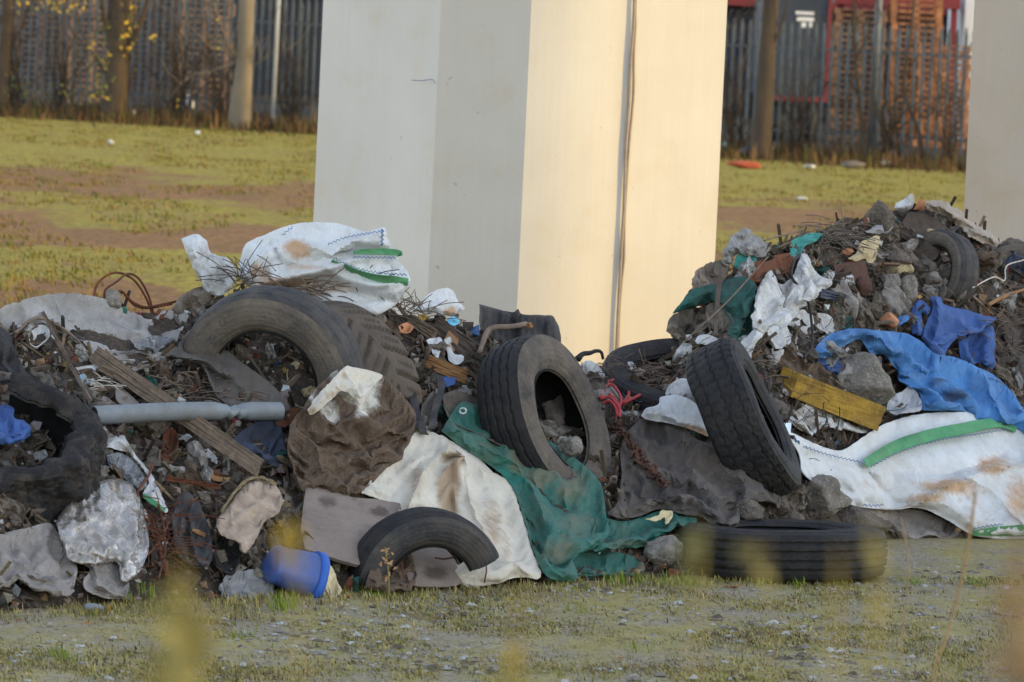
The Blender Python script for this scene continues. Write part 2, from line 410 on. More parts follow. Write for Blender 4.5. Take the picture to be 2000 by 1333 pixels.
_sd = [0]
def relief(name, label, cat, outline, mat_, bulge=.08, edge=25, folds=(), wr=.016, sc=40, ang=0., an=2.2, lift=.05, spacing=5,
           thick=.005, back=False, stains=(), jag=.6, base=None, round_=True, group=None, parent=None, crump=0., ex=(.1, .1), fang=0.,
           iters=150, bend=.3, grav=.0002, coarse=None):
    """A sheet or bag lying on the heap: outline in photo pixels gives its silhouette; the surface is pushed out
    by a bulge and drawn folds, then relaxed with excess cloth so that it buckles into wrinkles; real thickness or back."""
    if not back: bulge *= .62; edge *= 1.25
    _sd[0] += 1; seed = _sd[0] * 3.17
    rng = random.Random(_sd[0])
    pts = list(outline)
    if round_:
        ring = spline(pts + [pts[0]], spacing)[:-1]
    else:
        ring = []
        for i, p in enumerate(pts):
            q = pts[(i + 1) % len(pts)]; L = math.dist(p, q); n = max(1, int(L / spacing))
            ring += [(p[0] + (q[0]-p[0]) * k / n, p[1] + (q[1]-p[1]) * k / n) for k in range(n)]
        ring = np.array(ring)
    if jag:
        ring = np.array([(a + 1.6 * jag * noise.noise(Vector((a * .09, b * .09, seed))) + rng.uniform(-.4, .4) * jag,
                          b + 1.6 * jag * noise.noise(Vector((a * .09, b * .09, seed + 20))) + rng.uniform(-.4, .4) * jag) for a, b in ring])
    A = ring; B = np.roll(ring, -1, axis=0)
    fl = []
    for f in folds:
        q = spline(f[0], 12); fl.append((q[:-1], q[1:], f[1], f[2]))
    if base is None: bz = lambda x, y: surfZ(x, y) - lift
    elif callable(base): bz = base
    else: bz = lambda x, y: base + 0 * x
    def h(pt, d):
        e = np.minimum(d / edge, 1)
        v = bulge * (np.sqrt(np.maximum(0, 1 - (1 - e) ** 2)) if back else np.sin(e * math.pi / 2))
        m = .35 + .65 * np.minimum(d / 10, 1)
        for a, b, amp, wd in fl:
            v = v + m * amp * np.exp(-segd(pt, a, b) / wd)
        nz = np.array([wr * ridged(x, y, seed, sc, ang, an) for x, y in pt])
        if crump:
            nz += [crump * (1.2 - 2.4 * abs(noise.noise(Vector((x * .045, y * .06, seed + 4))))) for x, y in pt]
        return v + m * nz
    x0, y0 = ring.min(0); x1, y1 = ring.max(0)
    def fill(rg_, sp):
        a_, b_ = rg_, np.roll(rg_, -1, axis=0)
        r = 0; yy = y0; cand = []
        while yy < y1:
            xx = x0 + (sp / 2 if r % 2 else 0)
            while xx < x1:
                cand.append((xx + rng.uniform(-.2, .2) * sp, yy + rng.uniform(-.2, .2) * sp)); xx += sp
            yy += sp * .87; r += 1
        cand = np.array(cand); cand = cand[insides(cand, rg_)]
        if len(cand): cand = cand[segd(cand, a_, b_) > sp * .55]
        n = len(rg_)
        allp = [Vector((a, -b)) for a, b in rg_] + [Vector((a, -b)) for a, b in cand]
        res = delaunay_2d_cdt(allp, [(i, (i + 1) % n) for i in range(n)], [], 1, 1e-4)
        return np.array([(v.x, -v.y) for v in res[0]]), [tuple(f) for f in res[2]], n
    if (x1 - x0) * (y1 - y0) > 1800 and (base is None or lift > .2): NOGO.append((ring, x0, y0, x1, y1))
    V2, tri, nb = fill(ring, spacing)
    dist = segd(V2, A, B)
    hs_ = h(V2, dist); xs, ys = V2[:, 0], V2[:, 1]
    zb = np.asarray(bz(xs, ys), float) + 0 * xs
    verts = PN(xs, ys, zb - hs_)
    if iters and (ex[0] or ex[1]):
        csp = coarse or (12 if min(x1 - x0, y1 - y0) > 70 else 8)
        st_ = max(1, int(round(csp / spacing)))
        cr = ring[::st_]
        if len(cr) > 7:
            cV, ct, cn_ = fill(cr, csp); czb = np.asarray(bz(cV[:, 0], cV[:, 1]), float) + 0 * cV[:, 0]
            c0 = PN(cV[:, 0], cV[:, 1], czb - h(cV, segd(cV, A, B)))
            c1 = crumple(c0, cV, ct, cn_, czb, ex, fang, iters, bend, grav * 2, rng)
            dd = c1 - c0
            for k in range(0, len(V2), 500):
                q = ((V2[k:k+500, None] - cV[None]) ** 2).sum(2)
                wt = np.exp(-q / (.62 * csp) ** 2) + 1e-9
                verts[k:k+500] += (wt @ dd) / wt.sum(1)[:, None] * np.minimum(dist[k:k+500] / (csp * .5), 1)[:, None] * 1.15
            verts[:, 1] = np.minimum(verts[:, 1], zb + .01)
        f = .22 if len(cr) > 7 else 1
        verts = crumple(verts, V2, tri, nb, zb, (ex[0] * f, ex[1] * f), fang, int(iters * .4), bend, 0, rng)
    dep = verts[:, 1].copy()
    st = np.zeros(len(V2))
    for s in stains:
        sx, sy, rx_, ry_ = s[:4]; k = s[4] if len(s) > 4 else 1
        st = np.maximum(st, k * np.clip(1.35 - np.sqrt(((xs - sx) / rx_) ** 2 + ((ys - sy) / ry_) ** 2), 0, 1))
    faces = tri
    if back:
        nv = len(V2)
        vb = PN(xs, ys, zb + bulge * .8 * np.sqrt(np.clip(1 - (1 - np.clip(dist / edge, 0, 1)) ** 2, 0, 1)) + .006)
        verts = np.concatenate([verts, vb]); st = np.concatenate([st, st])
        faces = tri + [tuple(i + nv for i in f[::-1]) for f in tri]
        cnt = {}
        for f in tri:
            for k in range(3):
                e = (f[k], f[(k + 1) % 3])
                if (e[1], e[0]) in cnt: del cnt[(e[1], e[0])]
                else: cnt[e] = 1
        faces += [(b, a, a + nv, b + nv) for a, b in cnt]
    at = {'stain': ('POINT', 'FLOAT', st)}
    if parent is None:
        o = link(name, verts, faces, mat_, attrs=at); tag(o, label, cat, group)
    else: o = child(name, verts, faces, mat_, parent, attrs=at)
    if not back: solidify(o, thick)
    def o_z(x, y):
        q = np.argsort((xs - x) ** 2 + (ys - y) ** 2)[:4]
        return float(dep[q].mean())
    return o, o_z

def ribbon(name, pts, width, mat_, parent, zf, lift=.012, thick=.004, step=5, ncross=5):
    """strap sewn onto a relief surface"""
    q = spline(pts, step); N = len(q)
    V, Fc = [], []
    wd = np.full(N, width) if np.isscalar(width) else np.interp(np.linspace(0, 1, N), np.linspace(0, 1, len(width)), width)
    for i in range(N):
        t = q[min(i+1, N-1)] - q[max(i-1, 0)]; t = t / (np.linalg.norm(t) + 1e-9)
        nn = np.array((t[1], -t[0]))
        for k in range(ncross):
            a = q[i] + nn * wd[i] * (k / (ncross - 1) - .5)
            V.append(P(a[0], a[1], zf(a[0], a[1]) - lift))
    for i in range(N - 1):
        for k in range(ncross - 1):
            Fc.append((i*ncross + k, (i+1)*ncross + k, (i+1)*ncross + k + 1, i*ncross + k + 1))
    o = child(name, V, Fc, mat_, parent)
    solidify(o, thick, 0); return o

def stitch(name, pts, mat_, parent, zf, r=.0022, amp=1.9, step=4, lift=.013):
    q = spline(pts, step); g = Geo()
    W = []
    for i, a in enumerate(q):
        t = q[min(i+1, len(q)-1)] - q[max(i-1, 0)]; t = t / (np.linalg.norm(t) + 1e-9)
        s = amp if i % 2 else -amp
        x, y = a[0] + t[1] * s, a[1] - t[0] * s
        W.append(P(x, y, zf(a[0], a[1]) - lift))
    v, f = tube_geo(W, r, 5); g.add(v, f)
    return child(name, g.v, g.f, mat_, parent)

def rock_geo(c, w, h, d, seed, rough=.22, sub=3, planes=7):
    bm = bmesh.new(); bmesh.ops.create_icosphere(bm, subdivisions=sub, radius=1)
    rng = random.Random(seed)
    cuts = []
    for _ in range(planes):
        nv = Vector((rng.uniform(-1, 1), rng.uniform(-1, 1), rng.uniform(-1, 1))).normalized()
        cuts.append((nv, rng.uniform(.55, .85)))
    for v in bm.verts:
        p = v.co.copy()
        for nv, k in cuts:
            e = p.dot(nv) - k
            if e > 0: p -= nv * e * .92
        p *= 1 + rough * (noise.fractal(p * 1.7 + Vector((seed * 1.3, 0, 0)), .9, 2.1, 4) * .7 + .28 * noise.fractal(p * 6 + Vector((seed, 3, 0)), .8, 2.2, 4))
        v.co = p
    xs = [v.co.x for v in bm.verts]; ys = [v.co.z for v in bm.verts]
    sx, sz = 2 / (max(xs) - min(xs)), 2 / (max(ys) - min(ys))
    V = []
    for v in bm.verts:
        q = Vector((v.co.x * sx * w / 2, v.co.y * d / 2, v.co.z * sz * h / 2))
        V.append(Vector(c) + q)
    Fc = [tuple(x.index for x in f.verts) for f in bm.faces]
    bm.free(); return V, Fc

def rock(name, label, cat, px, py, w, h, mat_, seed=1, dz=0., group=None, d=None, rough=.25, planes=7, Z=None, sub=4):
    Z = (sZ(px, py + h * .25) + dz) if Z is None else Z
    k = Z / FP
    v, f = rock_geo(P(px, py, Z), w * k, h * k, (d or (w + h) / 2) * k, seed, rough, sub, planes)
    o = link(name, v, f, mat_); tag(o, label, cat, group); return o

def plank(name, label, cat, a, b, width, thick, mat_, dza=0., dzb=0., group=None, jag=.3, tilt=0., parent=None, n=26, seed=0, groove=.006):
    """board from pixel a to pixel b; width in px seen from the camera, thick in metres"""
    A = P(a[0], a[1], sZ(*a) + dza); B = P(b[0], b[1], sZ(*b) + dzb)
    L = (B - A).length; t = (B - A).normalized()
    vd = (A + B) / 2 - CAM; vd.normalize()
    s = t.cross(vd).normalized(); nn = s.cross(t).normalized()
    if tilt: s = Matrix.Rotation(tilt, 3, t) @ s; nn = Matrix.Rotation(tilt, 3, t) @ nn
    w = width * A.y / FP; rng = random.Random(seed + int(a[0] * 7 + b[1]))
    V, Fc = [], []; m = 7
    prof = [(-.5 + k / 12, -.5) for k in range(13)] + [(.5, .5), (0, .5), (-.5, .5)]
    m = len(prof)
    endA = [rng.uniform(0, jag) * w for _ in range(m)]; endB = [rng.uniform(0, jag) * w for _ in range(m)]
    for i in range(n + 1):
        u = i / n
        for k, (c, d) in enumerate(prof):
            x = u * L
            if i == 0: x += endA[k]
            if i == n: x -= endB[k]
            e = 1 + .12 * noise.noise(Vector((u * 4, k * .7, seed + a[0])))
            q = A + t * x + s * (c * w * e) + nn * (d * thick + .006 * noise.noise(Vector((u * 6, k * .5, seed))) + (groove * max(0, noise.noise(Vector((u * 2.2, k * 1.37, seed + 5))) - .05) * 3 if k < 13 else 0))
            q += nn * .02 * math.sin(u * 3 + seed)
            V.append(q)
    for i in range(n):
        for k in range(m):
            k2 = (k + 1) % m
            Fc.append((i*m + k, (i+1)*m + k, (i+1)*m + k2, i*m + k2))
    Fc.append(tuple(range(m))); Fc.append(tuple(n*m + k for k in range(m))[::-1])
    o = link(name, V, Fc, mat_, smooth=False) if parent is None else child(name, V, Fc, mat_, parent, smooth=False)
    if parent is None: tag(o, label, cat, group)
    return o

# ------------------------------------------------------------------ tyres
def tyre(name, label, center, axis, R=.48, W=.28, rim=.27, tread='zig', mats=None, group='old tyres dumped on the heap', arc=None, squash=0., na=220, spin=0., rag=0., gd=1.):
    mt, ms, ml = mats or (M_rub, M_rubd, M_line)
    o = empty(name, center, label, 'tyre', group)
    ax = Vector(axis).normalized()
    e1 = Vector((0, 0, 1)) - ax * ax.z
    if e1.length < .2: e1 = Vector((1, 0, 0)) - ax * ax.x
    e1.normalize(); e2 = ax.cross(e1)
    hw = W / 2; sh = hw * .9
    def ring(prof, fn=None, name_=None, mat_=None, flip=False):
        a0, a1 = (0, 2 * math.pi) if arc is None else arc
        closed = arc is None
        n = na if closed else int(na * (a1 - a0) / 6.283)
        V, Fc = [], []; m = len(prof)
        cnt = n if closed else n + 1
        for i in range(cnt):
            th = a0 + (a1 - a0) * i / n + spin
            cth, sth = math.cos(th), math.sin(th)
            rad = e1 * cth + e2 * sth
            for (w_, r_) in prof:
                rr = r_ + (fn(th, w_, r_) * gd if fn else 0)
                if rag: rr += rag * noise.fractal(Vector((cth * 3, sth * 3, w_ * 5)), .9, 2.1, 4)
                rr *= 1 + .006 * noise.noise(Vector((cth * 2, sth * 2, w_ * 8 + R)))
                p = ax * w_ + rad * rr
                if squash: p -= e1 * (p.dot(e1)) * squash * (1 if p.dot(e1) < 0 else .3)
                p += ax * .012 * noise.noise(Vector((cth * 1.3, sth * 1.3, R * 9)))
                V.append(Vector(center) + p)
        for i in range(n):
            j = (i + 1) % cnt
            for k in range(m - 1):
                q = (i*m + k, i*m + k + 1, j*m + k + 1, j*m + k)
                Fc.append(q[::-1] if flip else q)
        c = child(name_, V, Fc, mat_, o)
        return c
    # tread
    nw = 57
    prof = []
    for k in range(nw):
        t = -1 + 2 * k / (nw - 1)
        prof.append((t * sh, R - .022 * abs(t) ** 3.2))
    def fz(th, w_, r_):
        if tread == 'smooth':
            return -.004 * (abs(math.sin(w_ / sh * 4.5)) < .12) + .003 * noise.noise(Vector((math.cos(th) * 5, math.sin(th) * 5, w_ * 6)))
        if tread == 'zig':
            d = 0
            tri_ = abs(((th * 34 / 6.283 * 1.0) % 1) - .5) * 4 - 1
            for g in (-.56, -.19, .19, .56):
                if abs(w_ / sh - g - .035 * tri_) < .034: d = -.014
            if abs(w_) > sh * .86 and (th * 60 / 6.283) % 1 < .18: d = -.006
            return d
        if tread == 'block':
            s = ((th * 46 / 6.283) + .35 * (abs(((w_ / sh) * 2.5) % 2 - 1))) % 1
            d = -.010 if s < .16 else 0
            for g in (-.62, 0, .62):
                if abs(w_ / sh - g - .05 * math.sin(th * 46)) < .03: d = -.012
            return d
        if tread == 'lug':
            q = w_ / sh
            s = ((th * 20 / 6.283) + (.75 * abs(q) + (.5 if q > 0 else 0))) % 1
            d = 0
            if s < .17 and abs(q) > .06: d = -.026
            if .5 < s < .6 and .25 < abs(q) < .8: d = -.012
            return d
        if tread == 'rib':
            d = 0
            for g in (-.62, -.22, .2, .6):
                if abs(w_ / sh - g - .02 * math.sin(th * 60)) < .07: d = -.013
            return d
        return 0
    ring(prof, fz, 'tread', mt, flip=True)
    # sidewalls: shoulder -> bulge -> bead
    rs = R - .022
    for s in (1, -1):
        pr = []
        for k in range(23):
            t = k / 22
            r_ = rs + (rim - rs) * t
            bul = hw * (.9 + .14 * math.sin(min(t * 1.15, 1) * math.pi)) - .02 * max(0, t - .75) / .25 - .012 * max(0, t - .8) / .2
            if k in (3, 4): bul += .004
            bul += .0016 * math.sin(t * 46) * (.25 < t < .8)
            if k in (17,): bul -= .004
            if k == 19: bul += .006
            pr.append((s * bul, r_))
        ring(pr, None, 'sidewall', ms, flip=(s < 0))
    # lining: inner face from bead to bead
    pi_ = [(-hw * .8, rim), (-hw * .72, rim + .015), (-hw * .84, rim + .07), (-hw * .86, rs - .06), (-hw * .7, R - .04), (0, R - .034),
           (hw * .7, R - .04), (hw * .86, rs - .06), (hw * .84, rim + .07), (hw * .72, rim + .015), (hw * .8, rim)]
    ring(pi_, None, 'inner_lining', ml)
    return o

# ================================================================== SETTING
# ---- ground
def ground_mat():
    m = bpy.data.materials.new('waste_ground'); m.use_nodes = True
    nt = m.node_tree; b = nt.nodes['Principled BSDF']
    co = nd(nt, 'ShaderNodeTexCoord').outputs['Object']
    sep = nt.nodes.new('ShaderNodeSeparateXYZ'); nt.links.new(co, sep.inputs[0])
    Y = sep.outputs[1]
    # near: moss over grey gravel with pale chippings
    moss = mixc(nt, ramp(nt, noi(nt, co, 3, 6, .7), .35, .65), S(148, 136, 82, 1.35), S(166, 151, 104, 1.35))
    grav = mixc(nt, ramp(nt, noi(nt, co, 30, 5, .7), .35, .65), S(170, 158, 138, 1.3), S(134, 122, 102, 1.3))
    near = mixc(nt, ramp(nt, noi(nt, co, 2.1, 8, .66, .4, (1, .5, 1)), .42, .6), moss, grav)
    near = mixc(nt, ramp(nt, noi(nt, co, 22, 5, .75, 0, (1, .35, 1)), .5, .72, 0, .6), near, S(84, 80, 46))
    near = mixc(nt, ramp(nt, noi(nt, co, 17, 5, .75, 0, (1, .35, 1)), .55, .7, 0, .5), near, S(150, 138, 112))
    v = nd(nt, 'ShaderNodeTexVoronoi', i_Scale=34.); 
    mp = nd(nt, 'ShaderNodeMapping', i_Scale=(1, .9, 1)); nt.links.new(co, mp.inputs[0]); nt.links.new(mp.outputs[0], v.inputs['Vector'])
    chips = math_(nt, 'MULTIPLY', ramp(nt, v.outputs['Distance'], .22, .34, 1, 0), ramp(nt, noi(nt, co, 1.6, 5, .65, .3, (1, .4, 1)), .5, .62))
    near = mixc(nt, chips, near, S(190, 188, 186, 1.1))
    near = mixc(nt, ramp(nt, noi(nt, co, 55, 4, .7), .6, .75, 0, .6), near, S(62, 56, 44))
    # far: yellow moss and bare reddish ground in drifts
    fm = mixc(nt, ramp(nt, noi(nt, co, .9, 7, .7, .3, (1, .35, 1)), .35, .65), S(172, 160, 66, 1.1), S(156, 148, 76, 1.1))
    fb = mixc(nt, ramp(nt, noi(nt, co, 1.4, 7, .7, .3, (1, .3, 1)), .35, .65), S(164, 120, 88, 1.05), S(142, 104, 82, 1.0))
    wob = math_(nt, 'MULTIPLY', math_(nt, 'SUBTRACT', noi(nt, co, .32, 6, .6, .2, (1, .35, 1)), .5), 30.)
    y2 = math_(nt, 'ADD', Y, wob)
    cr = nt.nodes.new('ShaderNodeValToRGB')
    el = cr.color_ramp.elements
    stops = [(40, 1), (57, 1), (58.5, 0), (64, 0), (65.5, 1), (73, .95), (75, .45), (80, .25), (83, .8), (91, .8), (95, .12), (130, .1), (140, .6), (200, .8)]
    while len(el) < len(stops): el.new(.5)
    for e, (p, val) in zip(el, stops):
        e.position = (p - 40) / 160; e.color = (val, val, val, 1)
    nt.links.new(ramp(nt, y2, 40, 200), cr.inputs[0])
    bare = math_(nt, 'ADD', cr.outputs[0], math_(nt, 'MULTIPLY', math_(nt, 'SUBTRACT', noi(nt, co, 1.1, 7, .7, .2, (1, .3, 1)), .5), 1.6))
    far = mixc(nt, ramp(nt, bare, .28, .72, 0, .95), fm, fb)
    far = mixc(nt, ramp(nt, noi(nt, co, 3.2, 6, .75, 0, (1, .4, 1)), .56, .7, 0, .55), far, S(104, 104, 46, .9))
    far = mixc(nt, ramp(nt, noi(nt, co, 9, 6, .8, .3, (1, .3, 1)), .4, .62, .75, 0), far, S(112, 92, 50, .8))
    far = mixc(nt, ramp(nt, noi(nt, co, 6.5, 6, .8, .3, (1, .3, 1)), .54, .7, 0, .6), far, S(178, 160, 84, .85))
    far = mixc(nt, ramp(nt, noi(nt, co, 14, 4, .75, 0, (1, .4, 1)), .55, .75, 0, .5), far, S(96, 76, 52, .9))
    c = mixc(nt, ramp(nt, Y, 38, 46), near, far)
    ga, gb = G(-150, 212), G(2150, 345); kf = (gb.y - ga.y) / (gb.x - ga.x)
    past = math_(nt, 'SUBTRACT', Y, math_(nt, 'MULTIPLY', sep.outputs[0], kf))
    past = math_(nt, 'ADD', past, math_(nt, 'MULTIPLY', math_(nt, 'SUBTRACT', noi(nt, co, 1.2, 5, .7), .5), 4.))
    c = mixc(nt, ramp(nt, past, ga.y - kf * ga.x - 3.5, ga.y - kf * ga.x - 1.5), c, S(62, 52, 42))
    # dark bare soil under and around the heap on its right
    nt.links.new(c, b.inputs['Base Color']); b.inputs['Roughness'].default_value = .95
    b.inputs['Specular IOR Level'].default_value = .15
    bp = nd(nt, 'ShaderNodeBump', i_Strength=.8, i_Distance=.05)
    nt.links.new(math_(nt, 'ADD', noi(nt, co, 40, 6, .7), noi(nt, co, 6, 6, .7)), bp.inputs['Height'])
    nt.links.new(bp.outputs[0], b.inputs['Normal'])
    return m
GM = ground_mat()
gx = np.concatenate([[-700, -200, -60, -20], np.linspace(-9, 9, 61), [20, 60, 200, 700]])
gy = np.concatenate([[-100, 0, 12, 20], np.linspace(22, 50, 141), np.linspace(52, 145, 60), [200, 400, 900]])
V, Fc = [], []
for y in gy:
    for x in gx:
        z = 0
        if abs(x) <= 9 and 22 <= y <= 145: z = .018 * noise.noise(Vector((x * 1.2, y * .9, 0))) + .008 * noise.noise(Vector((x * 4, y * 3, 4)))
        V.append((x, y, z))
nx = len(gx)
for j in range(len(gy) - 1):
    for i in range(nx - 1): Fc.append((j*nx+i, j*nx+i+1, (j+1)*nx+i+1, (j+1)*nx+i))
g = link('ground', V, Fc, GM, origin=(0, 0, 0)); g['kind'] = 'structure'; g['label'] = 'mossy waste ground with pale gravel chippings'

# ---- heap body
M_soil = mat('heap_soil', S(66, 56, 48), S(44, 38, 34), 9, .97, .9, 50, S(98, 84, 70), .5, 14, .5, speck=(S(130, 122, 112), 40, .35))
def heap():
    xs = np.arange(-240, 2240, 7); T = 74; V, Fc = [], []; B2 = 22
    for px in xs:
        yb, yr = np.interp(px, bx, by), np.interp(px, rx, ry)
        for k in range(T + 1):
            t = -.05 + 1.05 * k / T
            py = yb - t * (yb - yr); z = sZ(px, py)
            p = P(px, py, z)
            q = Vector((p.x, p.z * 1.6, p.y))
            n = noise.fractal(q * 4.5, .9, 2.1, 5)
            p = p + Vector((0, -.045, .02)) * n * min(1, k / 8)
            V.append(p)
        ridge = V[-1].copy()
        for k in range(1, B2 + 1):
            s = k / B2
            V.append(Vector((ridge.x * (1 + .02 * s), ridge.y + 2.2 * s, max(-.05, ridge.z * (1 - s) ** .9 + .06 * noise.noise(Vector((ridge.x * 3, s * 6, 1))) * (1 - s)))))
    m = T + 1 + B2
    for i in range(len(xs) - 1):
        for k in range(m - 1): Fc.append((i*m+k, (i+1)*m+k, (i+1)*m+k+1, i*m+k+1))
    o = link('rubble_mound', V, Fc, M_soil)
    o['kind'] = 'structure'; o['label'] = 'long dark mound of soil and rubble under the dumped waste'
heap()

# ---- viaduct pillars
def pillar_mat():
    m = bpy.data.materials.new('pillar_concrete'); m.use_nodes = True
    nt = m.node_tree; b = nt.nodes['Principled BSDF']
    co = nd(nt, 'ShaderNodeTexCoord').outputs['Object']
    c = mixc(nt, ramp(nt, noi(nt, co, 1.2, 6, .6), .35, .65), (.62, .58, .525), (.57, .53, .475))
    st = noi(nt, co, 30, 5, .6, 0, (1, 1, .03))
    c = mixc(nt, ramp(nt, st, .45, .75, 0, .14), c, (.47, .45, .43))
    st2 = noi(nt, co, 7, 6, .65, .1, (1, 1, .06))
    c = mixc(nt, ramp(nt, st2, .5, .8, 0, .2), c, (.48, .46, .44))
    sp = noi(nt, co, 2.4, 7, .7, .4)
    c = mixc(nt, ramp(nt, sp, .55, .75, 0, .5), c, (.56, .45, .30))
    sp = noi(nt, co, 16, 3, .5)
    c = mixc(nt, ramp(nt, sp, .72, .77, 0, .6), c, (.34, .31, .29))
    nt.links.new(c, b.inputs['Base Color']); b.inputs['Roughness'].default_value = .85
    b.inputs['Specular IOR Level'].default_value = .2
    bp = nd(nt, 'ShaderNodeBump', i_Strength=.12, i_Distance=.01); nt.links.new(math_(nt, 'ADD', noi(nt, co, 60, 5), st), bp.inputs['Height'])
    nt.links.new(bp.outputs[0], b.inputs['Normal'])
    return m
M_pil = pillar_mat()
PZ = 41.0
def pillar(plan, label, height=9.0):
    g = Geo(); n = len(plan); zs = [-.2, 0, 1, 2, 3, 4, 6, height]
    V = [(x, y, z) for z in zs for x, y in plan]
    Fc = [(k*n+i, k*n+(i+1) % n, (k+1)*n+(i+1) % n, (k+1)*n+i) for k in range(len(zs)-1) for i in range(n)]
    Fc.append(tuple(range((len(zs)-1)*n, len(zs)*n)))
    o = link('viaduct_pillar', V, Fc, M_pil)
    o.data.set_sharp_from_angle(angle=R_(9))
    tag(o, label, 'pillar', 'concrete pillars of the viaduct'); return o
Lp, Ap, Bp_, Rp = P(612, 430, PZ + 1.05), P(842, 430, PZ), P(1018, 430, PZ - .2), P(1400, 430, PZ + .42)
def lerp2(a, b, t, bul=0):
    d = Vector((b.x - a.x, b.y - a.y)); nn = Vector((d.y, -d.x)).normalized()
    return (a.x + d.x * t + nn.x * bul, a.y + d.y * t + nn.y * bul)
plan = [(Lp.x, Lp.y), (Ap.x, Ap.y), (Bp_.x, Bp_.y)]
for t in (.03, .06, .1, .15, .2, .27, .35): plan.append(lerp2(Bp_, Rp, t, .10 * math.sin(min(t / .35, 1) * math.pi / 2) * (1 - t)))
for t in (.5, .75): plan.append(lerp2(Bp_, Rp, t, .10 * (1 - t)))
plan += [(Rp.x, Rp.y), (Rp.x - .12, Rp.y + .5), (Rp.x - .7, Rp.y + 1.2), (Lp.x + .6, Lp.y + .9), (Lp.x + .05, Lp.y + .3)]
pil = pillar(plan, 'pale concrete pillar in the middle with one warm sunlit face and a hanging cable')
pm2 = M_pil.copy(); pm2.name = 'pillar_concrete_darker_face'  # darker, slightly warmer concrete colour for one front face
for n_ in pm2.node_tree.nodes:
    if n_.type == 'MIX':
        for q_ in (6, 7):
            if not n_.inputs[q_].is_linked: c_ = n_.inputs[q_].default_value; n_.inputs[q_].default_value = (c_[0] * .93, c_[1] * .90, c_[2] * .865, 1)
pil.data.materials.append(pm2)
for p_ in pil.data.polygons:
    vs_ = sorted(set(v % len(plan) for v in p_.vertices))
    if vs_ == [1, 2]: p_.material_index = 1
L2 = P(1880, 460, PZ + 2.0)
plan2 = [(L2.x, L2.y), (L2.x + .7, L2.y - .45), (L2.x + 1.5, L2.y - .75), (L2.x + 2.6, L2.y - .2), (L2.x + 2.5, L2.y + .5), (L2.x + 1.8, L2.y + 1), (L2.x + .6, L2.y + 1)]
p2_ = pillar(plan2, 'shaded grey concrete pillar at the right edge of the picture')

_faceZ = None
pm3 = pm2.copy(); pm3.name = 'pillar_concrete_shade_tint'  # right pillar's shade put into a darker copy of the concrete colour
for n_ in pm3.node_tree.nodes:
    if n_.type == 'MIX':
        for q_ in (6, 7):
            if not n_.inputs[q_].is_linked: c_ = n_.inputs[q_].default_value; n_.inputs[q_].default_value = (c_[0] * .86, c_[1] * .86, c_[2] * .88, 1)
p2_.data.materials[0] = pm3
def faceZ(px, a, b):
    # depth of the vertical plane through plan points a,b along the ray of pixel column px (roll ignored)
    k = (px - 1000) / FP
    dx, dy = b[0] - a[0], b[1] - a[1]
    # solve k*y = a0 + s*dx ; y = a1 + s*dy
    s = (k * a[1] - a[0]) / (dx - k * dy); return a[1] + s * dy
for pts, lab, r in (([(1262, -520), (1241, -40), (1238, 40), (1232, 120), (1228, 210), (1222, 300), (1219, 400), (1214, 480), (1210, 560), (1207, 620), (1204, 690), (1202, 730)], 'left strand of the thin cable hanging down the sunlit pillar face', .011),
                    ([(1265, -520), (1243, -40), (1241, 50), (1238, 110), (1237, 190), (1229, 280), (1220, 420), (1219, 500), (1213, 560), (1209, 620), (1207, 690), (1205, 730)], 'right strand of the thin cable hanging down the sunlit pillar face', .009)):
    W = []
    for x, y in pts:
        xa = x - .047 * (y - 430) * -1
        W.append(P(x, y, faceZ(x + (y - 5) * .047, (Bp_.x, Bp_.y), (Rp.x, Rp.y)) - .14))
    v, f = tube_geo(spline(W, .05), r, 8)
    c = link('cable', v, f, mat('cable_grey', S(150, 136, 124), S(128, 116, 106), 8, .6, .1)); tag(c, lab, 'cable', 'cables on the pillar')

sq = spline([(804, 157), (822, 158), (838, 156), (848, 157), (849, 163)], 4)
sW = [P(x, y, faceZ(x + (y - 5) * .047, (Lp.x, Lp.y), (Ap.x, Ap.y)) - .01) for x, y in sq]
v, f = tube_geo(sW, .0035, 5); child('scratch', v, f, mat('scratch_blue', S(128, 140, 158), S(110, 120, 140), 20), pil)
# ---- unseen shed-shaped block to the right, added to shade the heap
def shed():
    u0, u1, s0, s1, h = 21, 37.2, 17, 26, 12.5
    a, b = SUNH, Vector((-SUNH.y, SUNH.x, 0))
    b = Vector((.31, .95, 0)).normalized()
    c = lambda s, u: a * s + b * u
    pts = [c(s0, u0), c(s0, u1), c(s1, u1), c(s1, u0)]
    o = empty('added_shade_block', pts[0], 'added unseen grey block beyond the right edge that shades the heap', 'shed')
    V = [p + Vector((0, 0, z)) for z in (0, h) for p in pts]
    child('wall', V, [(0, 1, 5, 4), (1, 2, 6, 5), (2, 3, 7, 6), (3, 0, 4, 7)], mat('shade_block_cladding', S(150, 150, 150), S(130, 130, 132), 2, .6, .3, 30, sv=(4, 4, .1)), o, smooth=False)
    rg = [c((s0 + s1) / 2, u0) + Vector((0, 0, h + 1)), c((s0 + s1) / 2, u1) + Vector((0, 0, h + 1))]
    V = [pts[0] + Vector((0, 0, h)), pts[1] + Vector((0, 0, h)), pts[2] + Vector((0, 0, h)), pts[3] + Vector((0, 0, h))] + rg
    child('roof', V, [(0, 1, 5, 4), (3, 4, 5, 2), (1, 2, 5), (0, 4, 3)], mat('shade_block_roof', S(110, 112, 116), S(96, 98, 102), 2, .6), o, smooth=False)
shed()

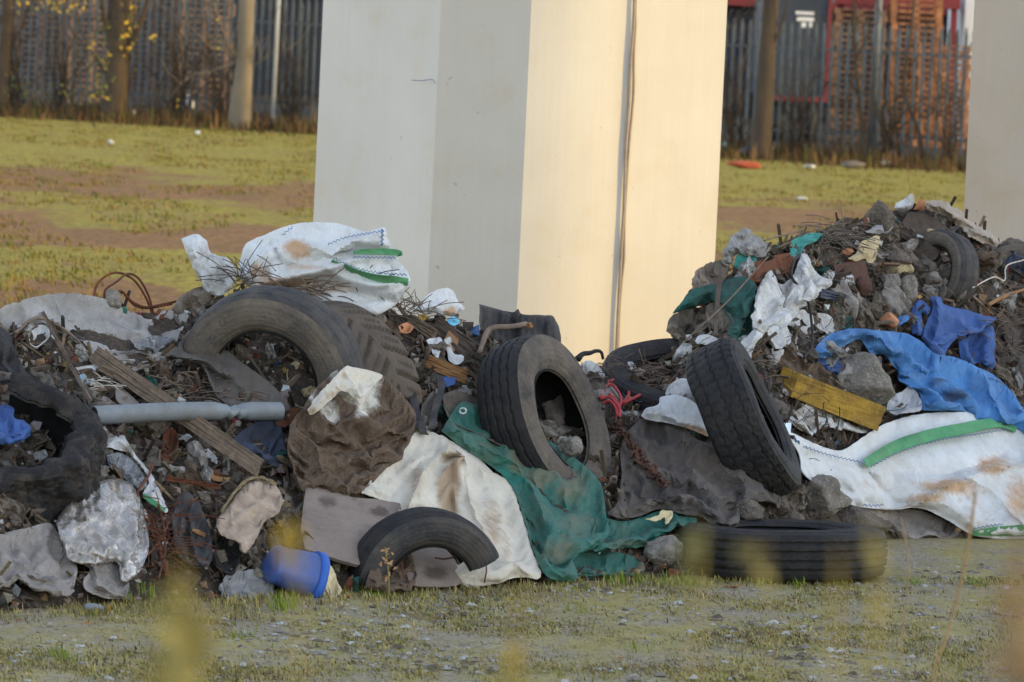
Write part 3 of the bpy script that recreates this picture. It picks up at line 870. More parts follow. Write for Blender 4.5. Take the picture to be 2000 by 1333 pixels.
# ================================================================== BACKGROUND
FA, FB = G(-150, 212), G(2150, 345)          # foot of the fence
def fpt(t, off=0.):
    d = (FB - FA); nn = Vector((d.y, -d.x, 0)).normalized()
    p = FA + d * t + nn * off; return Vector((p.x, p.y, 0))
M_fence = mat('galvanised_steel', S(92, 97, 99), S(70, 75, 78), 3, .55, .1, 40, S(110, 92, 76), .3, 4, .6, spec=.4)
def fence():
    d = FB - FA; L = d.length; n = 150; HT = 2.75
    o = empty('palisade_fence', fpt(.5), 'tall grey steel palisade fence with pointed pales behind the waste ground', 'fence')
    dirv = d.normalized(); nn = Vector((dirv.y, -dirv.x, 0))
    def pale(t, hh):
        c = fpt(t); g = Geo(); w = .036
        out = []
        for k, (sx, sy) in enumerate(((-1, .3), (-.45, 1), (.45, 1), (1, .3))):
            out.append((sx * w, sy * .022))
        V = []
        tops = [hh - .16, hh, hh, hh - .16]
        for z in (0, 1):
            for k, (sx, sy) in enumerate(out):
                p = c + dirv * sx + nn * (sy + .05)
                V.append((p.x, p.y, .06 if z == 0 else tops[k]))
            for k, (sx, sy) in enumerate(out):
                p = c + dirv * sx + nn * (sy + .045)
                V.append((p.x, p.y, .06 if z == 0 else tops[k]))
        Fc = [(0,1,9,8), (1,2,10,9), (2,3,11,10), (4,12,13,5), (5,13,14,6), (6,14,15,7), (8,9,13,12), (9,10,14,13), (10,11,15,14), (0,8,12,4), (3,7,15,11)]
        return V, Fc
    rest = Geo()
    for i in range(-150, 300):
        t = (i + .5) / n; px = -150 + 2300 * t
        v, f = pale(t, HT + random.uniform(-.02, .02))
        if (-20 < px < 650) or (1400 < px < 1920): child('pale', v, f, M_fence, o, smooth=False)
        else: rest.add(v, f)
    r = child('pale', rest.v, rest.f, M_fence, o, smooth=False); r['kind'] = 'stuff'
    for z in (.55, 2.2):
        g = Geo(); a, b = fpt(-1), fpt(2); hw = .025
        V = []
        for p in (a, b):
            for sy, sz in ((-hw, -hw), (hw, -hw), (hw, hw), (-hw, hw)):
                q = p + nn * sy; V.append((q.x, q.y, z + sz))
        child('rail', V, [(0,1,5,4), (1,2,6,5), (2,3,7,6), (3,0,4,7)], M_fence, o, smooth=False)
    for k in range(-10, 20):
        t = (k + .35) / 10; c = fpt(t, -.06); g = Geo(); g.box((c.x - .05, c.y - .03, 0), (c.x + .05, c.y + .03, 2.6))
        child('post', g.v, g.f, M_fence, o, smooth=False)
fence()

# dark warehouse with red fascia, behind everything
bz_ = 165
def backdrop(px0, px1, Z, h, name, label, cat, mt, z0=0., depth=6.):
    a, b = P(px0, 200, Z), P(px1, 200, Z)
    g = Geo(); g.box((a.x, Z, z0), (b.x, Z + depth, h)); return g
wh = empty('warehouse', P(500, 200, 168), 'dark warehouse with a red fascia far behind the fence', 'warehouse'); wh.location.z = 0
g = backdrop(-2600, 1868, 168, 3.3, '', '', '', None)
child('wall', g.v, g.f, mat('warehouse_dark', S(40, 42, 52), S(30, 32, 38), 1, .7, .2, 10, sv=(3, 3, .2)), wh, smooth=False)
g = Geo(); a, b = P(-2600, 0, 167.8), P(1868, 0, 167.8); g.box((a.x, 167.6, 3.05), (b.x, 167.99, 4.4))
M_redp = mat('red_paint', S(122, 46, 48), S(100, 40, 42), 2, .5, .1)
child('fascia', g.v, g.f, M_redp, wh, smooth=False)
sh2 = empty('white_shed', P(1890, 200, 150), 'white rendered shed glimpsed behind the fence at right', 'shed'); sh2.location.z = 0
g = backdrop(1876, 2150, 150, 5.5, '', '', '', None)
child('wall', g.v, g.f, mat('white_render', S(205, 208, 212), S(190, 194, 198), 2, .8), sh2, smooth=False)
g = Geo(); a, b = P(1850, 0, 149), P(2180, 0, 149); g.box((a.x + .6, 149.6, 5.5), (b.x, 156, 5.7)); child('roof', g.v, g.f, M_redp, sh2, smooth=False)
g = backdrop(2151, 4600, 160, 5.0, '', '', '', None)
wh2 = empty('warehouse', (P(2300, 200, 160).x, 160, 0), 'long brown warehouse beyond the fence outside the right edge', 'warehouse')
child('wall', g.v, g.f, mat('warehouse_brown', S(92, 80, 72), S(74, 64, 58), 1, .8, .2, 10, sv=(3, 3, .2)), wh2, smooth=False)
child('roof', [(v[0], v[1] - .1 if k % 2 else v[1] + .1, v[2]) for k, v in enumerate([(g.v[4][0], g.v[4][1], 5.003), (g.v[5][0], g.v[5][1], 5.003), (g.v[6][0], g.v[6][1], 5.6), (g.v[7][0], g.v[7][1], 5.6)])], [(0, 1, 2, 3)], M_redp, wh2, smooth=False)
# red canopy over the pallets
cn = empty('canopy', P(1760, 5, 150), 'red canopy edge over the stacked pallets at right', 'canopy'); cn.location.z = 0
a, b = P(1630, 0, 147), P(1872, 0, 147)
g = Geo(); g.box((a.x, 146.2, 3.18), (b.x, 152, 3.6)); child('canopy_roof', g.v, g.f, M_redp, cn, smooth=False)
for x in (a.x + .05, b.x - .2):
    g = Geo(); g.box((x, 146.4, 0), (x + .15, 146.55, 3.2)); child('post', g.v, g.f, M_redp, cn, smooth=False)
# lorry trailer back
tz = 138.
tr = empty('lorry_trailer', P(1545, 200, tz), 'dark lorry trailer with a red framed rear door behind the fence', 'trailer'); tr.location.z = 0
k = tz / FP
a, b = P(1478, 190, tz), P(1606, 190, tz)
x0, x1 = a.x + .12, b.x + .12
z0 = a.z - .05
g = Geo(); g.box((x0 + .06, tz + .05, z0 + .05), (x1 - .06, tz + 9, 4.2)); child('body', g.v, g.f, mat('trailer_dark', S(56, 60, 68), S(44, 48, 54), 2, .5, .1), tr, smooth=False)
for lo, hi in (((x0, z0), (x0 + .08, 4.2)), ((x1 - .08, z0), (x1, 4.2)), ((x0 + .081, z0), (x1 - .081, z0 + .1))):
    g = Geo(); g.box((lo[0], tz, lo[1]), (hi[0], tz + .045, hi[1])); child('frame', g.v, g.f, M_redp, tr, smooth=False)
M_wp = mat('white_marking', S(214, 210, 206), S(200, 196, 192), 3, .6)
for q in range(9):
    zz = z0 + .2 + q * .28
    g = Geo(); g.box((x0 + .085, tz + .01, zz), (x0 + .12, tz + .048, zz + .15)); child('marker', g.v, g.f, M_wp, tr, smooth=False)
for (mx, my, mw, mh) in ((1572, 26, 36, 4), (1573, 38, 34, 6), (1570, 49, 9, 9), (1582, 49, 9, 9)):
    p, q = P(mx - mw / 2, my + mh / 2, tz), P(mx + mw / 2, my - mh / 2, tz)
    g = Geo(); g.box((p.x, tz + .02, p.z), (q.x, tz + .049, q.z)); child('lettering', g.v, g.f, M_wp, tr, smooth=False)
g = Geo(); 
for xx in (x0 + .3, x1 - .5):
    v, f = tube_geo([(xx, tz + .8, .5), (xx + .3, tz + .8, .5)], .5, 20); g.add(v, f)
child('wheel', g.v, g.f, M_blk, tr)
g = Geo(); g.box((x0 + .2, tz + .3, .9), (x1 - .2, tz + 8, z0 + .049)); child('chassis', g.v, g.f, M_blk, tr, smooth=False)
# yellow/white panel on the trailer edge
g = Geo(); p, q = P(1478, 150, tz), P(1488, 115, tz); g.box((p.x + .09, tz - .03, p.z), (q.x + .09, tz - .002, q.z)); child('number_plate', g.v, g.f, mat('yellow_plate', S(226, 206, 110), S(214, 190, 90), 3, .5), tr, smooth=False)

# pallets
M_pal = mat('pallet_wood', S(150, 118, 94), S(112, 90, 74), 2, .9, .3, 30, S(74, 58, 50), .5, 3, .5)
M_palo = mat('pallet_wood_bright', S(184, 128, 88), S(132, 90, 66), 2, .9, .3, 30, S(90, 66, 52), .5, 3, .5)
def pallet_geo():
    g = Geo(); L, Wd = 1.2, 1.0
    for k in range(6): x = -L/2 + k * (L - .11) / 5; g.box((x, -Wd/2, .123), (x + .11, Wd/2, .145))
    for y in (-Wd/2, -.05, Wd/2 - .1): g.box((-L/2, y, .101), (L/2, y + .1, .1225))
    for y in (-Wd/2, -.05, Wd/2 - .1):
        for x in (-L/2, -.07, L/2 - .14): g.box((x, y, .0225), (x + .14, y + .1, .1005))
        g.box((-L/2, y, 0), (L/2, y + .1, .022))
    return g
PG = pallet_geo()
mes = {}
def pallet(x, y, z, rz, m, lab):
    if m.name not in mes:
        o = link('pallet', PG.v, PG.f, m, origin=(0, 0, 0), smooth=False); mes[m.name] = o
    else:
        o = mes[m.name].copy(); COL.objects.link(o)
    o.location = (x, y, z); o.rotation_euler = (0, 0, rz)
    tag(o, lab, 'pallet', 'wooden pallets stacked behind the fence')
rg = random.Random(3)
for pxc, n, Zd, m in ((-30, 20, 144, M_pal), (75, 20, 144.5, M_pal), (182, 20, 144, M_pal), (290, 20, 145, M_pal), (398, 20, 144, M_pal)):
    c = P(pxc, 200, Zd)
    for k in range(n): pallet(c.x + rg.uniform(-.04, .04), Zd + rg.uniform(-.05, .05), k * .147, rg.uniform(-.03, .03) + .02, m, 'weathered wooden pallet in the tall stacks behind the left part of the fence')
for pxc, n, Zd, m in ((1672, 21, 143, M_pal), (1780, 23, 143, M_palo), (1838, 16, 141, M_palo)):
    c = P(pxc, 200, Zd)
    for k in range(n): pallet(c.x + rg.uniform(-.04, .04), Zd + rg.uniform(-.05, .05), k * .147, rg.uniform(-.03, .03), m, 'orange brown wooden pallet stacked behind the right part of the fence')
for px0, y0, y1, w_, lab in ((592, 165, 225, 9, 'red fire hydrant post seen through the fence beside the pillar'),):
    c = fpt((px0 + 150) / 2300, -3.0)
    g = Geo(); v, f = tube_geo([(c.x, c.y, 0), (c.x, c.y, .95)], .05, 10); g.add(v, f); v, f = tube_geo([(c.x, c.y, .951), (c.x, c.y, 1.02)], .065, 10); g.add(v, f)
    tag(link('marker_post', g.v, g.f, M_redp), 'short red post seen through the fence beside the middle pillar', 'post')

# ---- trees
M_bark = mat('bark_brown', S(84, 70, 56), S(60, 51, 43), 3, .95, .8, 14, S(60, 52, 44), .5, 4, .5, sv=(1, 1, .25))
M_barkg = mat('bark_grey', S(128, 114, 96), S(100, 90, 76), 3, .95, .6, 14, S(92, 88, 66), .4, 4, .52, sv=(1, 1, .25))
M_leafy = mat('yellow_leaf', S(196, 160, 50), S(150, 124, 44), 1.5, .7, .1)
M_leafo = mat('olive_leaf', S(112, 112, 58), S(84, 86, 46), 1.5, .8, .1)
def leaves(g, c, n, spread, size, rng):
    for _ in range(n):
        p = Vector(c) + Vector((rng.gauss(0, spread[0]), rng.gauss(0, spread[1]), rng.gauss(0, spread[2])))
        a = Vector((rng.uniform(-1, 1), rng.uniform(-1, 1), rng.uniform(-1, 1))).normalized()
        b = a.orthogonal().normalized(); s = size * rng.uniform(.6, 1.3); cc = a.cross(b) * .25 * s
        g.add([p - a * s, p + b * s * .6 + cc, p + a * s, p - b * s * .6 + cc], [(0, 1, 2, 3)])
def bgpt(px, py, off=0.0):
    t = (px + 150) / 2300; z = fpt(t, off).y
    return P(px, py, z)
def bgZ(px, off): return fpt((px + 150) / 2300, off).y
def tree(label, trunk, rad, branches, mt, off=2.0, foliage=None, twigs=0, seed=1, cat='tree', name='bare_tree', group=None):
    rng = random.Random(seed); Zt = bgZ(trunk[0][0], off)
    foot = G(trunk[0][0], trunk[0][1]); foot = Vector((P(trunk[0][0], trunk[0][1], Zt).x, Zt, 0))
    o = empty(name, foot, label, cat, group)
    pts = [foot + Vector((0, 0, -.05))] + [P(x, y, Zt) for x, y in trunk[1:]]
    sp = spline(pts, .12); r = np.interp(np.linspace(0, 1, len(sp)), np.linspace(0, 1, len(rad)), rad)
    r = r * np.array([1 + .08 * noise.noise(Vector((i * .4, seed, 0))) for i in range(len(sp))])
    v, f = tube_geo(sp, r, 12, True, .06); child('trunk', v, f, mt, o)
    for bpts, r0, dz in branches:
        w = [P(x, y, Zt - dz * i / max(1, len(bpts) - 1)) for i, (x, y) in enumerate(bpts)]
        sp = spline(w, .1); v, f = tube_geo(sp, np.linspace(r0, r0 * .25, len(sp)), 6); child('branch', v, f, mt, o)
    if twigs:
        g = Geo()
        for _ in range(twigs):
            bp = branches[rng.randrange(len(branches))][0] if branches else trunk
            k = rng.randrange(len(bp) - 1); u = rng.random()
            x, y = bp[k][0] + (bp[k+1][0] - bp[k][0]) * u, bp[k][1] + (bp[k+1][1] - bp[k][1]) * u
            a = rng.uniform(-2.6, -.5); L = rng.uniform(25, 75)
            w = [P(x, y, Zt), P(x + math.cos(a) * L * .5 + rng.uniform(-6, 6), y + math.sin(a) * L * .5, Zt - rng.uniform(-.3, .4)), P(x + math.cos(a) * L + rng.uniform(-10, 10), y + math.sin(a) * L, Zt - rng.uniform(-.5, .6))]
            v, f = tube_geo(spline(w, .15), .007, 4); g.add(v, f)
        child('twigs', g.v, g.f, mt, o)['kind'] = 'stuff'
    if foliage:
        for m, spots, size in foliage:
            g = Geo()
            for (x, y, n, sx, sy) in spots:
                kk = Zt / FP; leaves(g, P(x, y, Zt - .25), n, (sx * kk, .25, sy * kk), size, rng)
            child('foliage', g.v, g.f, m, o)
    return o
tree('thick ivy clad tree with hanging yellow leaves at the upper left',
     [(222, 222), (226, 170), (230, 100), (232, 30), (236, -60), (240, -160)], [.33, .25, .23, .24, .26, .28],
     [([(228, 120), (268, 60), (298, -30)], .1, .3), ([(226, 110), (205, 40), (190, -60)], .09, .3), ([(240, 130), (262, 40), (262, -60)], .03, .4), ([(250, 190), (268, 90), (275, 0)], .025, .5), ([(214, 160), (160, 60), (130, -60)], .03, .3)], M_bark, 2.2,
     [(M_leafy, [(262, 20, 26, 8, 22), (252, 62, 14, 6, 14), (292, 72, 5, 6, 5), (183, 90, 6, 5, 10), (208, 125, 8, 8, 14), (190, 190, 8, 10, 8), (105, 15, 12, 14, 12), (150, 10, 8, 10, 8), (45, 10, 10, 14, 10), (88, 0, 10, 20, 8), (243, 100, 6, 6, 12), (348, 200, 3, 3, 3), (425, 50, 4, 5, 16)], .055),
      (M_leafo, [(205, 90, 40, 14, 40), (185, 150, 22, 12, 24), (195, 175, 22, 14, 14), (250, 60, 20, 10, 40), (150, 185, 20, 30, 10)], .05)], 26, 4)
tree('straight tree with smooth pale grey trunk right of the ivy tree',
     [(468, 236), (470, 205), (476, 140), (480, 70), (482, -10), (484, -150)], [.26, .2, .165, .15, .145, .14],
     [([(470, 130), (445, 80), (425, 30), (400, -60)], .022, .5), ([(468, 128), (436, 92), (404, 66)], .012, .3), ([(474, 150), (520, 110), (560, 100)], .01, .2), ([(466, 120), (410, 140), (370, 150), (330, 190)], .014, .4), ([(462, 96), (420, 96), (380, 60), (330, 20)], .012, .6)], M_barkg, 3.0, None, 30, 9)
tree('thick dark tree trunk in front of the red framed trailer',
     [(1484, 312), (1488, 260), (1494, 170), (1500, 80), (1506, 0), (1512, -120)], [.23, .18, .165, .155, .15, .14],
     [([(1494, 120), (1530, 40), (1545, -40)], .04, .3), ([(1440, 160), (1470, 60), (1480, 0)], .015, .2), ([(1420, 60), (1450, 30), (1485, 20)], .02, .2)], M_bark, 2.5, None, 16, 12)
tree('slender multi stemmed shrub rising before the fence at right',
     [(1690, 312), (1682, 230), (1672, 130), (1668, 40), (1676, -60)], [.06, .045, .035, .03, .025],
     [([(1688, 300), (1702, 220), (1708, 120), (1690, 20)], .028, .3), ([(1676, 190), (1640, 110), (1610, 30)], .02, .3), ([(1670, 120), (1700, 60), (1730, 20)], .018, .2), ([(1640, 300), (1650, 210), (1668, 150), (1690, 90)], .03, .2), ([(1620, 300), (1645, 260), (1668, 190)], .03, .2)], M_bark, 1.6, None, 40, 14, 'shrub', 'bare_shrub')
tree('curved bare sapling leaning before the fence near the right pillar',
     [(1802, 300), (1796, 262), (1776, 210), (1766, 170), (1772, 110), (1782, 40), (1790, -50)], [.05, .045, .04, .035, .03, .025, .02],
     [([(1770, 150), (1800, 90), (1810, 40)], .012, .2), ([(1790, 230), (1840, 225), (1890, 230)], .01, .2)], M_bark, 1.4, None, 22, 15, 'sapling', 'bare_sapling')
tree('brown trunk standing at the far left edge of the picture',
     [(4, 200), (8, 130), (14, 50), (18, -60)], [.16, .14, .13, .12], [([(8, 120), (40, 60), (70, -20)], .03, .2)], M_bark, 2.0, [(M_leafo, [(20, 170, 30, 20, 16), (60, 190, 24, 24, 8)], .05)], 18, 16)
tree('thin bramble shrub with arching bare stems before the fence left of the grey trunk',
     [(300, 226), (310, 180), (330, 120), (350, 60), (380, -20)], [.02, .018, .015, .012, .01],
     [([(302, 220), (340, 190), (380, 170), (420, 190)], .012, .3), ([(330, 220), (345, 150), (330, 90), (300, 60)], .01, .3), ([(420, 226), (436, 170), (432, 110)], .012, .2), ([(360, 226), (390, 140), (420, 120)], .012, .2)], M_bark, 1.8, None, 60, 17, 'shrub', 'bare_shrub')
for k_, (sx, lab) in enumerate(((30, 'tangled bare shrub against the fence at the far left'), (120, 'wide tangle of bare stems left of the ivy clad tree'), (345, 'dense bare bush between the ivy clad tree and the grey trunk'), (425, 'thin bare bush touching the left side of the grey trunk'), (570, 'low bare bush beside the left edge of the middle pillar'), (1440, 'bare bush beside the right edge of the middle pillar'), (1560, 'bare bush below the red framed trailer'), (1735, 'thick tangle of bare stems right of the dark pole'), (1850, 'bare bush at the fence beside the right pillar'))):
    q_ = random.Random(60 + k_); br = []
    y0_ = 214 + (sx - 0) * .055
    for _ in range(9):
        a_ = q_.uniform(-60, 60); h_ = q_.uniform(90, 260)
        br.append(([(sx + q_.uniform(-25, 25), y0_), (sx + a_ * .4 + q_.uniform(-10, 10), y0_ - h_ * .45), (sx + a_ + q_.uniform(-14, 14), y0_ - h_)], q_.uniform(.012, .026), q_.uniform(-.3, .5)))
    tree(lab, [(sx, y0_), (sx + 6, y0_ - 60), (sx + q_.uniform(-20, 20), y0_ - 150)], [.03, .02, .01], br, M_bark, q_.uniform(.5, 1.6), None, 70, 80 + k_, 'shrub', 'bare_shrub')
# lamp poles
for px0, py0, lab, r, mt in ((533, 222, 'thin pale lamp pole between the grey trunk and the middle pillar', .045, mat('pale_pole', S(176, 176, 172), S(160, 160, 158), 2, .6)),
                            (1700, 312, 'dark grey metal pole standing among the shrubs at right', .075, mat('dark_pole', S(96, 100, 106), S(80, 84, 90), 2, .5))):
    Zt = bgZ(px0, 1.2); c = P(px0, py0, Zt); g = Geo()
    v, f = tube_geo([(c.x, Zt, 0), (c.x + .01, Zt, 2.5), (c.x + .02, Zt, 6)], [r, r * .95, r * .8], 14)
    tag(link('lamp_pole', v, f, mt), lab, 'pole', 'poles by the fence')

# ---- undergrowth and grass (uncountable)
def blades(name, spots, mats_w, label, kind='stuff'):
    """spots: (x,y,z,height,width,lean,colour)"""
    V, Fc, Cc = [], [], []
    for (x, y, z, h_, w_, lean, c, a) in spots:
        dx, dy = math.cos(a), math.sin(a); o = len(V)
        lx, ly = lean * math.cos(a + 1.3), lean * math.sin(a + 1.3)
        V += [(x - dx * w_, y - dy * w_, z), (x + dx * w_, y + dy * w_, z),
              (x + lx * .4 + dx * w_ * .7, y + ly * .4 + dy * w_ * .7, z + h_ * .6), (x + lx * .4 - dx * w_ * .7, y + ly * .4 - dy * w_ * .7, z + h_ * .6),
              (x + lx, y + ly, z + h_)]
        Fc += [(o, o+1, o+2, o+3), (o+3, o+2, o+4)]
        Cc += [(*c, 1)] * 5
    o = link(name, V, Fc, mats_w, smooth=False, attrs={'Col': ('POINT', 'FLOAT_COLOR', Cc)})
    o['kind'] = kind; o['label'] = label; return o
mg = bpy.data.materials.new('grass_blades'); mg.use_nodes = True
_n = mg.node_tree; _a = nd(_n, 'ShaderNodeAttribute', attribute_name='Col'); _b = _n.nodes['Principled BSDF']
_n.links.new(_a.outputs['Color'], _b.inputs['Base Color']); _b.inputs['Roughness'].default_value = .8; _b.inputs['Specular IOR Level'].default_value = .1
rg = random.Random(21)
def vary(c, k=.2):
    f = 1 + rg.uniform(-k, k); return tuple(min(.9, x * f * (1 + rg.uniform(-.08, .08))) for x in c)
sp = []
for _ in range(14000):
    t = rg.random() if rg.random() < .62 else rg.uniform(-.8, 1.8); off = abs(rg.gauss(0, 1.3)) + .1
    p = fpt(t, off * 1.6)
    if noise.noise(Vector((p.x * 1.1, off, 0))) < -.15 and rg.random() < .7: continue
    c = rg.choice([S(128, 102, 66, .9), S(104, 78, 54, .9), S(80, 64, 48, .9), S(92, 90, 46, .9), S(70, 56, 44, .9), S(112, 86, 58, .9)])
    sp.append((p.x, p.y, 0, rg.uniform(.12, .5) * (1.6 if rg.random() < .08 else 1) * max(.3, 1 - off * .18), rg.uniform(.008, .02), rg.uniform(0, .2), vary(c), rg.uniform(0, 3.14)))
blades('undergrowth', sp, mg, 'dead brown grass and brambles along the foot of the fence')
sp = []
for _ in range(6500):       # tufts on the far field
    Z = rg.uniform(50, 128); x = (rg.uniform(-6.5, 7.5) if rg.random() < .65 else rg.uniform(-15, 16)) * Z / 75
    nn_ = noise.noise(Vector((x * .5, Z * .14, 3)))
    if nn_ < -.15: continue
    c = rg.choice([S(128, 118, 50, .8), S(104, 108, 46, .8), S(140, 120, 62, .8), S(136, 108, 66, .8)])
    for _k in range(rg.randrange(5, 16)):
        sp.append((x + rg.gauss(0, .09), Z + rg.gauss(0, .2), 0, rg.uniform(.02, .06) + (.09 if rg.random() < .015 else 0), rg.uniform(.005, .012), rg.uniform(0, .06), vary(c), rg.uniform(0, 3.14)))
blades('far_grass', sp, mg, 'short yellowing grass tufts on the sunlit field')
sp = []
for _ in range(9500):       # near grass
    px = rg.uniform(-40, 2040); py = rg.uniform(1130, 1345)
    yb = np.interp(px, bx, by)
    if py < yb - 4: continue
    p = G(px, py); nn_ = noise.noise(Vector((p.x * 1.6, p.y * .8, 8)))
    edge_ = py - yb < 26
    if nn_ < .02 and not (edge_ and rg.random() < .5) and rg.random() < .8: continue
    c = rg.choice([S(132, 124, 64, 1.2), S(146, 134, 82, 1.2), S(112, 112, 56, 1.1), S(156, 140, 98, 1.2), S(132, 114, 80, 1.1), S(90, 80, 54, 1)])
    big = 1.8 if edge_ else 1
    for _k in range(rg.randrange(4, 12)):
        sp.append((p.x + rg.gauss(0, .03), p.y + rg.gauss(0, .06), 0, rg.uniform(.006, .02) * big * (2 if rg.random() < .04 else 1), rg.uniform(.0015, .0045), rg.uniform(0, .03), vary(c), rg.uniform(0, 3.14)))
for px, py, n, hh in ((555, 1190, 60, .09), (1130, 1200, 24, .06), (1200, 1140, 50, .07), (1250, 1138, 40, .06), (1090, 1140, 40, .05), (1640, 1140, 30, .04), (250, 1175, 40, .08), (285, 1170, 40, .1), (735, 1165, 40, .06), (1480, 1140, 30, .04), (1780, 1140, 40, .04), (1900, 1140, 40, .04), (115, 1285, 40, .05), (470, 1245, 30, .05), (1240, 1275, 24, .07), (1300, 1140, 40, .05), (1345, 1142, 40, .06), (1560, 1142, 30, .05)):
    p = G(px, py)
    for _k in range(n):
        sp.append((p.x + rg.gauss(0, .035), p.y + rg.gauss(0, .1), 0, rg.uniform(.4, 1.1) * hh, rg.uniform(.002, .004), rg.uniform(0, .05), vary(S(110, 124, 48)), rg.uniform(0, 3.14)))
blades('near_grass', sp, mg, 'sparse green grass and moss in the foreground gravel')

# dry fawn seed stalk at the tyre, orange leaves
def stones_stuff():
    V, Fc, Cc = [], [], []
    rg = random.Random(5)
    for _ in range(7000):
        px = rg.uniform(-30, 2030); py = rg.uniform(1100, 1340)
        if py < np.interp(px, bx, by) + 2: continue
        p = G(px, py); nn_ = noise.noise(Vector((p.x * 1.1, p.y * .5, 2)))
        if nn_ < .05 and rg.random() < .75: continue
        s = rg.uniform(.004, .011) + .026 * rg.random() ** 4; o = len(V)
        ang = rg.uniform(0, 6.28); fl = rg.uniform(.25, .6)
        for (a, b, c_) in ((1, 0, 0), (.3, .9, 0), (-.8, .6, 0), (-.9, -.5, 0), (.2, -1, 0), (.3, .2, 1), (-.4, -.1, .8)):
            a += rg.uniform(-.2, .2); b += rg.uniform(-.2, .2)
            V.append((p.x + s * (a * math.cos(ang) - b * math.sin(ang)), p.y + s * (a * math.sin(ang) + b * math.cos(ang)), c_ * s * fl + .001))
        for q in ((0, 1, 5), (1, 2, 5), (2, 6, 5), (2, 3, 6), (3, 4, 6), (4, 0, 5), (4, 5, 6)): Fc.append(tuple(i + o for i in q))
        c = rg.choice([S(186, 184, 180), S(170, 166, 160), S(150, 144, 136), S(134, 126, 116), S(112, 102, 90), S(96, 84, 70), S(150, 138, 116)])
        Cc += [(*c, 1)] * 7
    o = link('gravel', V, Fc, M_debris, smooth=False, attrs={'Col': ('POINT', 'FLOAT_COLOR', Cc)})
    o['kind'] = 'stuff'; o['label'] = 'pale stone chippings scattered over the foreground'
stones_stuff()

# ================================================================== TYRES
KD = (M_rubd, M_rubd, M_line)
tyre('truck_tyre', 'large smooth worn truck tyre half buried below the slumped white bulk bag', P(531, 741, sZ(531, 760) + .13), (-.30, -.93, -.21), .475, .28, .27, 'smooth', (M_rub, M_rubd, M_line))
tyre('tractor_tyre', 'clay covered tyre with deep diagonal lugs leaning behind the large smooth tyre', P(652, 772, sZ(640, 760) + .47), (-.62, -.72, -.28), .48, .36, .28, 'lug', (M_mud_rub, M_mud_rub, M_line))
tyre('truck_tyre', 'upright truck tyre with zigzag grooves and a black open hole, mid heap', P(1064, 832, sZ(1064, 850) - .22), (.82, -.42, .39), .478, .28, .265, 'zig', (M_rubk, M_rubd, M_line))
tyre('truck_tyre', 'dark tyre lying tilted behind the red hose with only its upper arc showing', P(1338, 764, sZ(1338, 735) + .1), (.05, -.34, .94), .47, .24, .29, 'smooth', (M_rubk, M_rubk, M_line))
tyre('truck_tyre', 'leaning tyre with blocky zigzag tread seen edge on left of the green striped bag', P(1452, 824, sZ(1452, 840) - .2), (.87, -.13, .47), .45, .29, .25, 'block', (M_rubk, M_rubk, M_line), gd=.85)
zt = groundZ(1530, 1141) + .53
tyre('truck_tyre', 'black ribbed truck tyre lying flat on the ground at the front of the heap', Vector((P(1526, 1100, zt).x, zt, .125)), (-.02, .02, 1), .54, .25, .3, 'rib', (M_rubk, M_rubk, M_line))
tyre('tractor_tyre', 'huge torn black tyre chunk spattered with mud at the left edge', P(-22, 884, sZ(0, 900) - .04), (.10, -.44, .89), .52, .33, .36, 'block', (M_rubm, M_rubm, M_line), arc=(-3.9, -.3), rag=.055)
tyre('car_tyre', 'cut half of a small tyre arching over a grey board in front', P(828, 1152, sZ(828, 1140) - .14), (.34, -.92, -.08), .40, .24, .225, 'smooth', (M_rubk, M_rub, M_line), arc=(-1.08, 1.62))
tyre('truck_tyre', 'rust streaked tyre seen from the side near the top of the right heap', P(1834, 538, sZ(1834, 540) + .1), (-.72, -.66, .2), .27, .18, .16, 'smooth', (M_rub, M_rubd, M_line), na=140)
tyre('truck_tyre', 'dark tyre half buried at the right edge behind the royal blue cloth', P(1992, 578, sZ(1992, 560) + .05), (.1, -.84, .5), .32, .22, .2, 'smooth', (M_rubd, M_rubd, M_line), na=140)
relief('rubber_sheet', 'black torn rubber sheet at the left edge under the grey sheet', 'rubber sheet', [(-30, 636), (4, 640), (22, 660), (30, 690), (52, 724), (70, 744), (44, 756), (10, 750), (-30, 756)], M_blk, .1, 20, [([(0, 650), (20, 700), (56, 744)], .05, 6)], .02, 24, 1, 3, .14, 4.5, jag=1.2)

# ================================================================== SHEETS AND BAGS
# --- left part
relief('grey_sheet', 'long crumpled pale grey sheet draped over the left end of the heap', 'sheet',
       [(-50, 612), (0, 604), (60, 582), (150, 573), (215, 590), (285, 622), (330, 606), (366, 614), (354, 648), (338, 676), (290, 704), (230, 703), (180, 690), (140, 662), (92, 642), (40, 650), (-50, 660)],
       M_gtarp, .13, 32, [([(90, 640), (160, 660), (240, 672), (330, 650)], .045, 6), ([(130, 600), (220, 620), (300, 648)], .05, 7), ([(0, 625), (70, 606), (140, 612)], .04, 6), ([(160, 690), (250, 690), (320, 682)], -.05, 7), ([(200, 640), (260, 650), (310, 672)], -.04, 6)],
       .03, 34, .25, 2.6, .07, 4.5, jag=2.5, stains=[(250, 676, 40, 16), (120, 650, 40, 10), (330, 668, 18, 12)], ex=(.05, .2), fang=.2)
relief('foil_scrap', 'shiny transparent film poking from under the grey sheet', 'plastic film', [(262, 668), (300, 656), (330, 662), (328, 676), (290, 684), (264, 680)], M_foil, .05, 12, (), .015, 12, .3, 1.4, .12, 3.5, crump=.02)
relief('grey_sheet', 'dark wrinkled lower flap of sheeting beneath the pale grey sheet', 'sheet', [(150, 668), (230, 690), (320, 676), (318, 704), (250, 716), (180, 704)], M_sack, .06, 16, (), .025, 22, .2, 3, .06, 4.5, jag=3, ex=(.03, .22), fang=.1)
